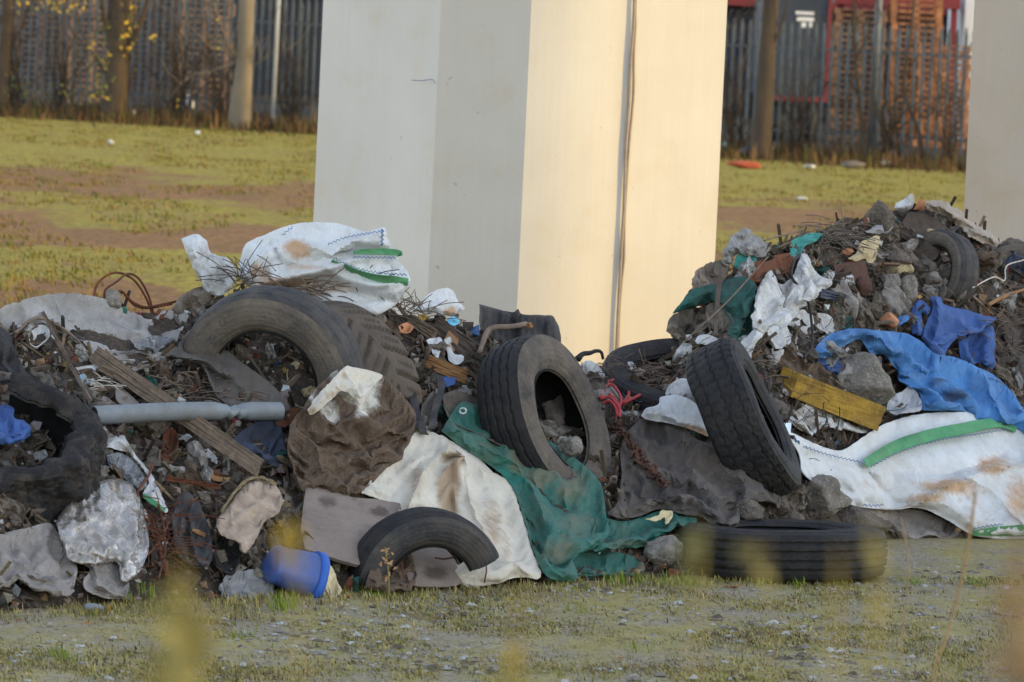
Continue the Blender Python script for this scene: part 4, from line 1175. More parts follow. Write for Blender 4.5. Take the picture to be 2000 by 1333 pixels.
relief('rubber_sheet', 'folded dark rubber sheet slumped over the lower left of the large smooth tyre', 'rubber sheet',
       [(322, 694), (352, 668), (372, 644), (400, 652), (432, 676), (470, 706), (520, 742), (548, 770), (566, 800), (520, 808), (478, 800), (440, 788), (412, 752), (396, 716), (360, 704)],
       M_brub, .12, 26, [([(330, 694), (380, 702), (440, 706), (490, 716)], .06, 7), ([(372, 650), (420, 690), (470, 725)], .05, 8), ([(440, 712), (500, 760), (530, 800)], .05, 9), ([(400, 712), (450, 720)], -.06, 6)],
       .016, 40, .6, 3, .2, 4.5, ex=(.03, .04), bend=.7)
relief('carpet_roll', 'roll of brown carpet left of the large smooth tyre', 'carpet', [(334, 606), (352, 580), (384, 562), (412, 560), (424, 572), (410, 592), (392, 620), (368, 640), (345, 630)], M_brn, .09, 18, [([(340, 600), (365, 574), (410, 566)], .04, 5), ([(372, 590), (360, 625)], -.07, 6)], .012, 24, .8, 2, .05, 4.5, base=lambda x, y: surfZ(x, y) - .05)
relief('white_plastic_bag', 'crumpled white plastic bag sticking up left of the big white bulk bag', 'plastic bag',
       [(354, 466), (366, 462), (384, 458), (404, 472), (410, 492), (430, 500), (448, 508), (462, 530), (456, 556), (430, 570), (402, 562), (386, 540), (372, 510), (360, 484)],
       M_white2, .1, 20, [([(372, 466), (386, 500), (400, 556)], .04, 4), ([(402, 480), (416, 520), (430, 556)], .035, 4)], .02, 16, 1.2, 2.5, .0, 3.5, back=True, base=lambda x, y: sZ(430, 560) - .02 + (y - 560) * -.0003, crump=.012, stains=[(388, 530, 12, 30, .7)], jag=1, ex=(.18, .06), fang=.3)
# big bulk bag on the top
bag_base = lambda x, y: sZ(620, 560) - .12 - (y - 560) * .0006
bo, bzf = relief('bulk_bag', 'slumped white bulk bag with green straps on top of the left heap', 'bulk bag',
       [(466, 540), (470, 505), (482, 476), (520, 458), (560, 442), (600, 435), (660, 437), (712, 452), (750, 446), (754, 462), (762, 484), (782, 494), (778, 510), (796, 534), (798, 556), (780, 580), (760, 596), (720, 612), (660, 600), (600, 586), (540, 560), (500, 566)],
       M_white, .26, 60, [([(480, 548), (520, 532), (580, 516), (640, 500), (700, 484), (740, 478)], .07, 8), ([(500, 560), (580, 536), (650, 530), (730, 556), (790, 572)], -.08, 10), ([(540, 470), (530, 500), (536, 525)], .04, 6), ([(640, 500), (680, 520), (740, 534), (795, 540)], .05, 7), ([(560, 450), (600, 470), (650, 486)], .03, 8), ([(640, 560), (700, 580), (760, 590)], .03, 9)],
       .018, 46, .2, 2.2, 0, 4.5, back=True, base=bag_base, stains=[(575, 470, 34, 22, 1), (560, 530, 90, 16, .8), (520, 520, 18, 22, .7), (640, 540, 80, 12, .6), (600, 498, 60, 8, .6)], ex=(.03, .04), bend=.6, coarse=15)
fb_base = lambda x, y: sZ(620, 560) - .30 - (y - 560) * .0006
fo, fzf = relief('flap', None, None, [(464, 540), (470, 505), (482, 476), (520, 458), (560, 442), (600, 435), (660, 437), (712, 452), (750, 445), (755, 462), (764, 482), (740, 490), (700, 488), (664, 494), (640, 506), (600, 516), (560, 520), (530, 528), (505, 544), (484, 556)],
       M_white, .16, 40, [([(480, 540), (500, 500), (540, 470)], .05, 6), ([(540, 520), (545, 490), (530, 470)], -.05, 6), ([(640, 502), (660, 480), (742, 454)], .05, 7), ([(560, 450), (610, 470), (650, 490)], .04, 9)], .012, 36, .3, 2, 0, 4.5, parent=bo, base=fb_base, ex=(.05, .06), bend=.5, coarse=14, jag=.8,
       stains=[(580, 472, 30, 20, 1.1), (530, 520, 30, 12, .9), (600, 508, 60, 8, .8), (500, 520, 18, 20, .7)])
mo_, mzf2 = relief('flap', None, None, [(640, 506), (668, 498), (710, 492), (760, 494), (782, 496), (780, 510), (796, 532), (800, 556), (770, 556), (730, 550), (690, 534), (660, 518)],
       M_white, .1, 22, [([(660, 510), (720, 512), (778, 514)], -.05, 5), ([(650, 506), (700, 500), (778, 500)], .03, 4)], .01, 30, .2, 2, 0, 4, parent=bo, base=lambda x, y: sZ(620, 560) - .26 - (y - 560) * .0006, ex=(.04, .06), bend=.5, jag=.6, stains=[(680, 515, 40, 6, .6)])
zmin = lambda x, y: min(bzf(x, y), mzf2(x, y), fzf(x, y) if y < 500 else 99)
ribbon('strap', [(648, 510), (672, 524), (704, 538), (740, 546), (772, 549), (797, 551)], [6, 14, 17, 17, 19, 14], M_strap, bo, zmin, .022)
ribbon('strap', [(690, 494), (720, 492), (750, 492), (778, 494), (782, 500)], [6, 11, 12, 13, 11], M_strap, bo, zmin, .022)
stitch('stitching', [(652, 504), (684, 520), (720, 530), (760, 535), (794, 537)], M_stitch, bo, zmin, lift=.026)
stitch('stitching', [(640, 478), (670, 466), (705, 458), (744, 452)], M_stitch, bo, fzf, lift=.026)
stitch('stitching', [(690, 503), (730, 503), (772, 504)], M_stitch, bo, zmin, lift=.026)
stitch('stitching', [(747, 448), (747, 460), (746, 480)], M_stitch, bo, fzf, .004)
stitch('stitching', [(572, 444), (560, 452), (552, 460)], M_stitch, bo, fzf, lift=.026)
relief('brown_rag', 'brown rag caught on the rim between the bulk bag and the lugged tyre', 'rag', [(640, 560), (690, 566), (720, 590), (742, 612), (760, 640), (735, 634), (700, 610), (660, 590), (630, 575)], M_brn, .05, 14, (), .03, 16, .6, 3, .22, 4, jag=4, crump=.02)
relief('white_plastic_sheet', 'white plastic sheet lying on the ridge left of the corrugated rubber', 'plastic sheet', [(806, 606), (824, 586), (850, 568), (872, 562), (888, 572), (896, 592), (908, 602), (890, 612), (850, 608), (826, 612)], M_white, .08, 18, [([(810, 604), (850, 590), (896, 600)], .03, 5)], .018, 22, -.3, 2.5, .04, 4, jag=1.5, stains=[(880, 596, 16, 10)], ex=(.06, .1))
relief('corrugated_rubber', 'crumpled ribbed dark rubber mat standing on the ridge behind the upright tyre', 'rubber mat',
       [(936, 594), (965, 602), (1000, 610), (1012, 604), (1020, 614), (1060, 616), (1080, 618), (1092, 640), (1096, 668), (1088, 690), (1040, 680), (980, 670), (940, 650)],
       M_rub, .12, 24, [([(1000, 610), (1010, 640), (1012, 670)], -.08, 6)] + [([(940 + k * 13, 600 + k * 1.6), (943 + k * 13, 640 + k * 2), (944 + k * 13, 670 + k)], .018, 2.2) for k in range(11)], .01, 20, 1.5, 3, .0, 3.5, back=True, base=lambda x, y: sZ(1000, 690) + .05, ex=(.1, .02))
# --- centre
mud, mzf = relief('mud_caked_bag', 'sagging cloth bag caked in brown mud with a clean white top in the centre left', 'muddy bag',
       [(566, 830), (590, 800), (612, 764), (640, 738), (672, 716), (700, 720), (742, 730), (768, 752), (796, 784), (812, 812), (806, 850), (790, 880), (764, 905), (740, 930), (716, 955), (690, 965), (650, 960), (612, 950), (590, 958), (576, 920), (562, 880)],
       M_mudc, .2, 70, [([(640, 800), (690, 790), (740, 806), (790, 840)], .04, 7), ([(600, 830), (660, 830), (720, 850)], -.04, 7), ([(660, 900), (700, 940), (710, 962)], .04, 7), ([(690, 725), (700, 760), (690, 800)], .03, 7)],
       .03, 34, .15, 2.0, .3, 4, crump=.02, base=lambda x, y: surfZ(x, y) - (.62 - .44 * np.clip((y - 716) / 244., 0, 1)), stains=[(712, 742, 34, 24, 1.5), (636, 776, 34, 18, 1.2), (675, 728, 34, 16, 1.5), (704, 770, 14, 22, 1.4)], ex=(.12, .3), fang=.15, iters=200, coarse=12)
relief('flap', None, None, [(600, 800), (622, 770), (650, 742), (676, 716), (700, 720), (728, 726), (748, 734), (730, 752), (714, 776), (704, 800), (690, 776), (668, 764), (648, 780), (624, 800), (608, 812)], M_cream, .07, 16, [([(684, 724), (694, 760), (702, 795)], .03, 4), ([(640, 756), (616, 792)], .02, 4)], .014, 14, 1, 2, .3, 3.5, parent=mud, base=lambda x, y: surfZ(x, y) - (.62 - .44 * np.clip((y - 716) / 244., 0, 1)) - .11, ex=(.1, .06), jag=1.4, stains=[(660, 770, 30, 14, .7), (610, 804, 14, 12, .8), (672, 728, 10, 14, .6)])
relief('navy_sheet', 'dark navy plastic sheet below the end of the grey pipe', 'plastic sheet', [(452, 862), (478, 838), (512, 822), (546, 830), (556, 866), (560, 896), (544, 912), (516, 902), (488, 880)], M_navy, .08, 20, [([(500, 890), (530, 860), (550, 840)], .05, 6)], .018, 30, -.6, 2.4, .1, 4.5)
cv, czf = relief('canvas_sheet', 'stiff cream canvas sheet folded like a tent over the cut half tyre', 'canvas',
       [(706, 962), (730, 930), (760, 895), (788, 864), (818, 842), (850, 846), (890, 866), (930, 890), (962, 922), (972, 926), (1000, 944), (1012, 985), (1024, 1020), (1040, 1075), (1056, 1128), (1010, 1128), (960, 1142), (905, 1138), (860, 1080), (800, 1020), (760, 985)],
       M_cream, .22, 46, [([(796, 1000), (820, 940), (852, 874), (874, 868)], .13, 8), ([(874, 868), (900, 896), (920, 960), (950, 1030)], .10, 8), ([(868, 890), (878, 960), (886, 1040)], -.24, 13), ([(740, 985), (776, 940), (830, 880)], -.05, 12), ([(740, 950), (790, 900), (850, 860)], .05, 12), ([(905, 1010), (960, 1060), (1030, 1120)], .06, 9), ([(930, 900), (960, 940), (985, 990)], .05, 8), ([(920, 990), (980, 980)], -.03, 8)],
       .014, 60, .9, 2.4, .2, 4.5, jag=1.6, stains=[(876, 950, 20, 90, 1.2), (820, 925, 20, 50, .6), (960, 1000, 30, 60, .65), (990, 1050, 20, 50, .5), (900, 1030, 50, 30, .9), (835, 985, 50, 16, .7)], ex=(.02, .012), bend=.8, coarse=18)
gt, gzf = relief('green_tarpaulin', 'dirty green tarpaulin with a metal eyelet spilling down in front of the upright tyre', 'tarpaulin',
       [(862, 842), (880, 812), (902, 786), (940, 794), (990, 812), (1040, 842), (1090, 872), (1130, 900), (1165, 932), (1178, 960), (1184, 1008), (1190, 1040), (1160, 1070), (1120, 1090), (1128, 1130), (1080, 1132), (1056, 1110), (1040, 1070), (1026, 1020), (1010, 970), (990, 936), (950, 905), (900, 872)],
       M_green, .2, 40, [([(870, 850), (930, 828), (985, 826), (1040, 852)], .06, 7), ([(960, 880), (1010, 900), (1060, 980), (1080, 1010)], .09, 9), ([(1010, 850), (1080, 900), (1150, 950)], .06, 8), ([(1030, 900), (1090, 950), (1120, 960)], -.09, 10), ([(1090, 1000), (1070, 1040), (1060, 1080)], .08, 9), ([(990, 836), (1000, 880), (1010, 905)], .05, 6), ([(1040, 1000), (1070, 1060), (1110, 1080)], -.07, 9), ([(1110, 1020), (1150, 1060)], .05, 8)],
       .026, 44, .9, 2.2, .22, 4.5, crump=.012, stains=[(1020, 870, 40, 26, .85), (1120, 930, 40, 26, .8), (1130, 1000, 50, 40, .6), (950, 845, 40, 10, .7), (1100, 1050, 40, 30, .75), (1010, 905, 30, 14, .8), (1060, 905, 40, 24, .9)], ex=(.06, .04), fang=-.6, iters=160, bend=.6, coarse=16)
v, f = [], []
ring_c = P(904, 803, gzf(904, 803) - .012); gg = Geo()
tv, tf = tube_geo([ring_c + Vector((math.cos(a) * .017, -.002, math.sin(a) * .014)) for a in np.linspace(0, 6.283, 19)], .0055, 6, False); gg.add(tv, tf)
child('eyelet', gg.v, gg.f, mat('eyelet_metal', S(200, 200, 200), S(170, 170, 172), 9, .35, .05, metal=.7), gt)
relief('green_tarpaulin', 'bunched end of green tarpaulin with peeling white paint left of the flat black tyre', 'tarpaulin',
       [(1146, 1070), (1160, 1030), (1166, 1008), (1210, 1018), (1250, 1012), (1290, 996), (1310, 992), (1330, 1008), (1360, 1012), (1356, 1028), (1320, 1030), (1290, 1044), (1256, 1068), (1200, 1072), (1170, 1078)],
       M_green, .13, 24, [([(1160, 1050), (1220, 1046), (1290, 1020), (1340, 1016)], .05, 7), ([(1180, 1024), (1230, 1030), (1290, 1004)], -.04, 6)], .026, 30, -.2, 2.4, .12, 4, stains=[(1230, 1060, 40, 10, .5)], crump=.012, ex=(.1, .16))
relief('green_tarpaulin', 'low flap of green tarpaulin resting on the grass', 'tarpaulin', [(1110, 1122), (1118, 1092), (1140, 1074), (1200, 1078), (1246, 1090), (1260, 1112), (1240, 1122), (1190, 1124)], M_green, .09, 18, [([(1130, 1100), (1180, 1086), (1230, 1100)], .03, 6)], .02, 28, .1, 2, .06, 4, stains=[(1250, 1110, 24, 20), (1200, 1118, 50, 8, .7)])
relief('paint_flake', 'peeling white painted strip on the bunched green tarpaulin', 'paint strip', [(1262, 1012), (1284, 1008), (1296, 998), (1312, 1000), (1310, 1016), (1300, 1026), (1298, 1010), (1280, 1018)], M_cbag, .02, 6, (), .01, 9, 0, 1.5, .27, 3, jag=1.5)
relief('dark_fabric', 'wide heap of crumpled dark grey fabric between the upright tyre and the leaning tyre', 'fabric',
       [(1186, 1004), (1206, 980), (1214, 930), (1212, 880), (1230, 838), (1262, 818), (1300, 824), (1340, 842), (1370, 862), (1420, 872), (1450, 886), (1480, 910), (1510, 936), (1530, 965), (1518, 986), (1480, 978), (1450, 980), (1440, 1030), (1400, 1034), (1370, 1010), (1330, 1004), (1290, 994), (1250, 1008), (1210, 1012)],
       M_dfab, .2, 48, [([(1262, 826), (1270, 880), (1300, 930), (1330, 970)], .06, 9), ([(1330, 850), (1400, 880), (1450, 920), (1456, 960)], .07, 9), ([(1300, 900), (1360, 920), (1410, 960), (1420, 1020)], .06, 8), ([(1230, 900), (1230, 950), (1215, 990)], .05, 8), ([(1250, 985), (1290, 960), (1310, 940)], .05, 7), ([(1340, 900), (1350, 960)], -.08, 10), ([(1400, 900), (1440, 940)], -.06, 9)],
       .034, 40, .8, 2, .16, 4.5, crump=.024, stains=[(1325, 910, 22, 34, .8), (1440, 920, 26, 14, .7), (1370, 965, 30, 14, .7)], ex=(.12, .09), fang=-.6, iters=160, coarse=15)
relief('white_plastic_bag', 'rounded white plastic bag lying just left of the leaning tyre', 'plastic bag',
       [(1252, 812), (1262, 798), (1286, 790), (1290, 776), (1320, 772), (1350, 782), (1376, 806), (1388, 832), (1384, 852), (1366, 846), (1340, 836), (1300, 826), (1264, 820)],
       M_white, .13, 22, [([(1262, 812), (1310, 800), (1370, 836)], .03, 6), ([(1320, 776), (1350, 800), (1380, 830)], .025, 5)], .02, 26, .5, 2, .26, 4, stains=[(1330, 836, 60, 7, .8), (1370, 846, 20, 8, 1)])
relief('white_plastic_bag', 'small pleated white plastic piece above the rounded white bag', 'plastic bag', [(1298, 772), (1308, 752), (1328, 740), (1346, 742), (1354, 756), (1340, 770), (1318, 778)], M_white2, .07, 14, (), .024, 9, 1.0, 4, .18, 3.5)
relief('grey_sheet', 'grey dusty cloth tucked beneath the leaning tyre', 'sheet', [(1330, 772), (1356, 756), (1376, 790), (1400, 836), (1430, 880), (1460, 910), (1430, 900), (1390, 868), (1386, 830), (1362, 796)], M_gtarp, .08, 16, [([(1350, 770), (1400, 850), (1450, 905)], .04, 6)], .02, 20, 1.1, 3, .14, 4)
relief('white_plastic_bag', 'torn white plastic behind the red hose', 'plastic bag', [(1134, 712), (1150, 704), (1172, 716), (1182, 738), (1184, 752), (1166, 756), (1150, 742), (1138, 728)], M_white2, .06, 12, (), .02, 14, .8, 2, .12, 3.5, crump=.02, jag=1)
relief('plastic_offcut', 'smooth dark grey plastic panel behind the red hose', 'panel', [(1218, 770), (1216, 752), (1240, 746), (1272, 760), (1276, 776), (1250, 784)], M_navy, .03, 10, (), .004, 40, 0, 2, .12, 5, ex=(.01, .01))
relief('woven_label', 'small blue and white printed card at the foot of the leaning tyre', 'card', [(1512, 940), (1530, 944), (1534, 966), (1520, 964)], M_card, .01, 8, (), .002, 20, 0, 2, .24, 4, round_=False, ex=(.01, .01))
relief('white_card', 'square white card tucked behind the lower right of the leaning tyre', 'card', [(1510, 828), (1546, 826), (1544, 850), (1540, 878), (1530, 872)], M_card, .012, 9, (), .003, 30, 0, 2, .2, 5, round_=False, ex=(0, 0))
# --- right
wb, wzf = relief('bulk_bag', 'wide white bulk bag with a green stripe and orange stains spread at the right edge', 'bulk bag',
       [(1540, 852), (1548, 846), (1590, 866), (1640, 880), (1680, 858), (1720, 832), (1780, 812), (1840, 806), (1900, 806), (1950, 818), (1990, 840), (2060, 860), (2070, 950), (2060, 1040), (2000, 1052), (1940, 1052), (1896, 1044), (1850, 1016), (1800, 994), (1740, 994), (1690, 992), (1660, 985), (1620, 960), (1570, 926), (1562, 890)],
       M_white, .24, 60, [([(1552, 852), (1620, 880), (1690, 900), (1720, 910)], .07, 9), ([(1700, 900), (1790, 850), (1900, 824), (1960, 830)], .06, 12), ([(1780, 990), (1850, 940), (1930, 900), (2010, 890)], .12, 9), ([(1700, 905), (1740, 950), (1780, 985)], -.1, 12), ([(1880, 910), (1950, 950), (2000, 1030)], .07, 10), ([(1640, 890), (1660, 940), (1680, 980)], .05, 9), ([(1760, 900), (1850, 905), (1960, 870)], -.05, 10), ([(1580, 890), (1620, 930), (1670, 960)], -.05, 9)],
       .016, 60, .5, 2, .2, 5, stains=[(1850, 935, 70, 22, 1), (1940, 890, 40, 22, .9), (1810, 965, 40, 14, .9), (1990, 960, 30, 60, .8), (1700, 935, 40, 20, .45), (1760, 985, 60, 8, .8)], ex=(.02, .02), bend=.8, iters=140, coarse=20)
ribbon('strap', [(1690, 906), (1720, 888), (1760, 868), (1820, 850), (1880, 838), (1930, 828), (1958, 828), (1985, 840)], [18, 22, 23, 23, 23, 22, 18, 10], M_strap, wb, wzf)
ribbon('strap', [(1900, 1042), (1940, 1038), (2000, 1036), (2050, 1032)], [10, 18, 22, 22], M_strap, wb, wzf)
stitch('stitching', [(1700, 912), (1760, 882), (1840, 858), (1910, 848), (1968, 838)], M_stitch, wb, wzf)
stitch('stitching', [(1570, 872), (1610, 886), (1650, 896), (1690, 905)], M_stitch, wb, wzf)
stitch('stitching', [(1542, 852), (1552, 858), (1562, 866)], M_stitch, wb, wzf, .005)
stitch('stitching', [(1900, 1034), (1930, 1028), (1960, 1024)], M_stitch, wb, wzf)
stitch('stitching', [(1686, 986), (1706, 988), (1726, 986)], M_stitch, wb, wzf)
relief('dark_liner', 'dark liner hanging out below the wide white bulk bag', 'plastic liner', [(1690, 996), (1740, 996), (1800, 998), (1850, 1020), (1890, 1046), (1840, 1050), (1780, 1044), (1730, 1030)], M_sack, .05, 14, [([(1760, 1004), (1820, 1022), (1870, 1042)], .03, 5)], .015, 26, .3, 3, .06, 4.5)
bt, btz = relief('blue_tarpaulin', 'bright blue tarpaulin draped over the right heap above the wide white bag', 'tarpaulin',
       [(1590, 690), (1598, 672), (1625, 652), (1665, 642), (1720, 646), (1770, 652), (1800, 668), (1826, 690), (1870, 700), (1920, 722), (1950, 740), (1980, 770), (2000, 800), (2040, 840), (2040, 880), (1990, 838), (1960, 826), (1910, 806), (1850, 802), (1800, 800), (1796, 770), (1756, 745), (1752, 725), (1730, 696), (1716, 692), (1700, 690), (1680, 664), (1660, 670), (1634, 684), (1610, 700)],
       M_blue, .15, 30, [([(1596, 690), (1630, 664), (1680, 656), (1740, 670), (1800, 700)], .05, 9), ([(1760, 720), (1810, 700), (1860, 700), (1920, 730), (1960, 790)], .07, 7), ([(1800, 745), (1850, 730), (1900, 760)], .04, 8), ([(1820, 780), (1880, 770), (1930, 800)], .04, 9), ([(1840, 760), (1900, 790)], -.05, 8), ([(1780, 705), (1830, 712), (1900, 740)], -.05, 6), ([(1930, 745), (1950, 790), (1960, 815)], .05, 5)],
       .022, 42, .4, 2.2, .22, 4.5, crump=.01, stains=[(1840, 724, 22, 10, .8), (1870, 752, 40, 14, .8), (1690, 664, 34, 8, .5), (1860, 780, 30, 10, .5)], ex=(.08, .2), fang=.4, iters=160)
relief('blue_tarpaulin', 'small tucked under flap of blue tarpaulin beside the concrete lump', 'tarpaulin', [(1592, 694), (1612, 700), (1640, 692), (1660, 700), (1650, 724), (1620, 728), (1600, 716)], M_blue2, .06, 14, (), .02, 20, .3, 2, .06, 4.5)
rb, rbz = relief('royal_blue_cloth', 'royal blue cloth hanging in folds above the blue tarpaulin', 'cloth',
       [(1800, 660), (1810, 630), (1822, 600), (1816, 582), (1826, 578), (1838, 582), (1846, 596), (1890, 606), (1920, 616), (1946, 622), (1930, 636), (1912, 646), (1890, 654), (1866, 664), (1852, 680), (1840, 702), (1818, 690)],
       M_blue2, .13, 26, [([(1828, 590), (1836, 620), (1822, 670)], .05, 7), ([(1846, 604), (1890, 630), (1938, 624)], .04, 8), ([(1860, 660), (1900, 640), (1930, 628)], .05, 6)], .014, 30, 1.2, 2, .16, 4.5, ex=(.12, .1))
relief('flap', None, None, [(1782, 652), (1780, 620), (1784, 598), (1796, 586), (1808, 592), (1818, 604), (1812, 616), (1800, 612), (1802, 634), (1800, 656)], M_blue2, .08, 12, [([(1792, 594), (1790, 640)], .04, 4)], .014, 20, 1.4, 3, .14, 4, parent=rb, ex=(.2, .05))
relief('flap', None, None, [(1872, 668), (1890, 656), (1920, 644), (1938, 636), (1944, 660), (1942, 690), (1944, 716), (1930, 722), (1912, 708), (1896, 716), (1880, 706), (1874, 690)], M_blue2, .08, 14, [([(1892, 664), (1896, 712)], .04, 5), ([(1922, 650), (1928, 715)], .05, 5)], .014, 20, 1.5, 4, .12, 4, parent=rb, ex=(.24, .03))
wr_, wrz = relief('white_rag', 'tall twisted white rag hanging down the left flank of the right heap', 'rag',
       [(1474, 600), (1478, 570), (1488, 550), (1504, 528), (1512, 538), (1526, 556), (1540, 548), (1556, 540), (1566, 556), (1560, 590), (1544, 618), (1530, 640), (1508, 648), (1484, 656), (1470, 640)],
       M_white2, .15, 20, [([(1504, 532), (1486, 580), (1480, 640)], .05, 5), ([(1524, 556), (1512, 600), (1496, 650)], .05, 5), ([(1548, 560), (1534, 600), (1520, 640)], .05, 5)], .02, 14, 1.9, 4, .14, 3.5, jag=1.2, ex=(.3, .04), fang=.1, stains=[(1520, 560, 12, 14, .6), (1510, 640, 26, 10, .8)])
relief('flap', None, None, [(1540, 560), (1552, 534), (1562, 506), (1568, 494), (1578, 500), (1588, 522), (1600, 538), (1626, 548), (1618, 562), (1596, 574), (1572, 590), (1556, 606), (1544, 590)], M_white2, .12, 16, [([(1568, 500), (1572, 540), (1552, 590)], .05, 5), ([(1610, 552), (1570, 566), (1550, 600)], .04, 5)], .02, 14, 1.4, 4, .2, 3.5, jag=1.2, ex=(.28, .04), fang=.5, parent=wr_, stains=[(1592, 566, 14, 8, .7)])
relief('flap', None, None, [(1476, 640), (1492, 650), (1482, 664), (1470, 682), (1466, 704), (1452, 690), (1432, 684), (1448, 668), (1462, 654)], M_white2, .08, 12, [([(1480, 650), (1460, 676), (1440, 682)], .03, 4)], .014, 14, 2.2, 4, .18, 3.5, jag=1.4, ex=(.2, .04), fang=.8, parent=wr_)
relief('flap', None, None, [(1514, 630), (1530, 618), (1538, 640), (1546, 668), (1530, 672), (1524, 690), (1508, 668), (1500, 650)], M_white2, .08, 12, [([(1522, 626), (1526, 680)], .03, 4)], .014, 14, 1.5, 4, .2, 3.5, jag=1.6, ex=(.2, .04), parent=wr_)
relief('flap', None, None, [(1530, 606), (1552, 580), (1580, 566), (1600, 572), (1588, 588), (1560, 606), (1540, 622)], M_white2, .06, 10, [([(1536, 610), (1590, 574)], .03, 4)], .014, 14, 2.6, 4, .18, 3.5, jag=1.2, ex=(.04, .2), fang=-.5, parent=wr_)
for k, (pts, lab) in enumerate((([(1555, 700), (1556, 660), (1562, 640), (1574, 640), (1580, 672), (1578, 704), (1566, 708)], 'dirty white strip hanging under the lower end of the twisted white rag'),
                                ([(1586, 612), (1606, 612), (1628, 624), (1634, 642), (1628, 660), (1610, 648), (1590, 632)], 'frayed white strip right of the twisted white rag'),
                                ([(1540, 622), (1560, 606), (1590, 612), (1586, 634), (1566, 640), (1546, 640)], 'pale grey wad of rag below the twisted white rag'),
                                ([(1508, 700), (1512, 676), (1536, 674), (1528, 694), (1518, 712)], 'narrow pale scrap of sheet below the twisted white rag'))):
    relief('cloth_strip', lab, 'cloth strip', pts, M_white2, .06, 12, (), .025, 12, 1.2, 2.5, .14, 3.5, jag=2, stains=[(pts[0][0], pts[0][1], 30, 30, .6)])
relief('green_cloth', 'dark green cloth draped over the left flank of the right heap', 'cloth',
       [(1314, 612), (1330, 590), (1350, 568), (1385, 556), (1402, 556), (1440, 540), (1470, 548), (1476, 570), (1466, 600), (1450, 640), (1436, 668), (1420, 668), (1424, 630), (1412, 608), (1390, 590), (1360, 600), (1330, 608)],
       M_greend, .1, 20, [([(1330, 596), (1380, 570), (1460, 556)], .04, 6), ([(1420, 590), (1450, 580), (1440, 650)], .06, 7)], .024, 26, -.4, 2.4, .12, 4, jag=1.5, ex=(.08, .16), fang=-.4)
relief('green_cloth', 'deep green hanging fold of cloth left of the white rag', 'cloth', [(1424, 690), (1436, 650), (1456, 596), (1470, 590), (1470, 640), (1452, 680), (1440, 700)], M_greend, .06, 12, (), .02, 20, 1.3, 3, .06, 4)
relief('green_cloth', 'bright teal scrap of cloth high on the right heap', 'cloth', [(1540, 496), (1548, 470), (1568, 462), (1578, 456), (1604, 456), (1608, 464), (1588, 474), (1570, 482), (1562, 496), (1548, 502)], mat('teal_cloth', S(58, 132, 126), S(48, 112, 106), 5, .8, .3, 100), .06, 12, [([(1548, 490), (1574, 470), (1604, 460)], .02, 4)], .014, 18, .3, 2, .12, 3.5)
relief('green_cloth', 'small teal scrap of cloth under the grey wadding', 'cloth', [(1432, 520), (1440, 498), (1460, 496), (1478, 508), (1464, 520), (1444, 526)], mat('teal_cloth', S(58, 132, 126), S(48, 112, 106)), .05, 10, (), .014, 18, .3, 2, .1, 3.5)
relief('green_cloth', 'dark green scrap near the top edge of the blue tarpaulin', 'cloth', [(1628, 622), (1650, 614), (1668, 624), (1660, 640), (1636, 640)], M_greend, .03, 8, (), .014, 14, .3, 2, .08, 4)
relief('wadding', 'fluffy grey wadding on the left shoulder of the right heap', 'wadding', [(1414, 496), (1420, 472), (1440, 452), (1458, 448), (1480, 462), (1500, 478), (1496, 500), (1470, 502), (1440, 494), (1424, 520), (1412, 516)], M_fleece, .1, 18, (), .03, 14, .2, 1.5, .06, 3.5, jag=4, crump=.03)
relief('brown_rag', 'lumpy brown grey rag at the lower left edge of the right heap', 'rag', [(1302, 650), (1304, 630), (1320, 612), (1344, 602), (1372, 604), (1384, 622), (1380, 650), (1360, 664), (1326, 664)], M_brn, .12, 24, (), .03, 20, .9, 2, .02, 4, jag=2.5, crump=.035)
relief('brown_rag', 'ragged brown cloth on the upper left edge of the right heap', 'rag', [(1346, 574), (1352, 546), (1366, 524), (1390, 512), (1414, 512), (1424, 530), (1408, 552), (1380, 562), (1362, 574)], M_brn, .09, 18, (), .03, 16, .5, 1.6, .02, 4, jag=4, crump=.035)
relief('brown_rag', 'grey brown rag hanging between the two folds of dark green cloth', 'rag', [(1378, 600), (1400, 586), (1420, 610), (1440, 650), (1430, 666), (1400, 660), (1384, 640)], M_brn, .07, 14, (), .03, 16, 1.2, 2, .12, 4, jag=3, crump=.03)
relief('white_plastic_bag', 'small pale plastic piece at the foot of the lumpy brown grey rag', 'plastic bag', [(1358, 668), (1364, 656), (1384, 654), (1404, 664), (1400, 674), (1376, 674)], M_white2, .04, 9, (), .014, 14, .2, 2, .12, 3.5)
relief('tan_cloth', 'stiff tan cloth scrap near the top of the right heap', 'cloth', [(1656, 506), (1672, 494), (1680, 476), (1696, 468), (1716, 460), (1716, 484), (1708, 510), (1698, 522), (1690, 506), (1672, 510)], M_tan, .06, 13, [([(1664, 506), (1696, 486), (1714, 464)], .025, 4)], .014, 16, -.5, 2, .16, 3.5, jag=1)
relief('rusty_sheet', 'flat rusty sheet of metal above the twisted white rag', 'metal sheet', [(1450, 524), (1480, 510), (1520, 498), (1540, 496), (1550, 506), (1546, 524), (1520, 540), (1490, 548), (1464, 544)], M_rust, .04, 12, (), .008, 26, -.3, 2.5, .13, 4, jag=1.5, ex=(.02, .02))
relief('rusty_plate', 'bent dark rusty plate in the middle of the right heap', 'metal plate', [(1628, 518), (1660, 512), (1690, 508), (1694, 528), (1700, 552), (1700, 574), (1680, 578), (1664, 566), (1650, 552), (1636, 540)], M_rustd, .06, 12, [([(1650, 516), (1664, 560)], -.04, 8), ([(1690, 512), (1680, 570)], .03, 6)], .008, 26, 1, 2, .13, 4, ex=(.01, .01))
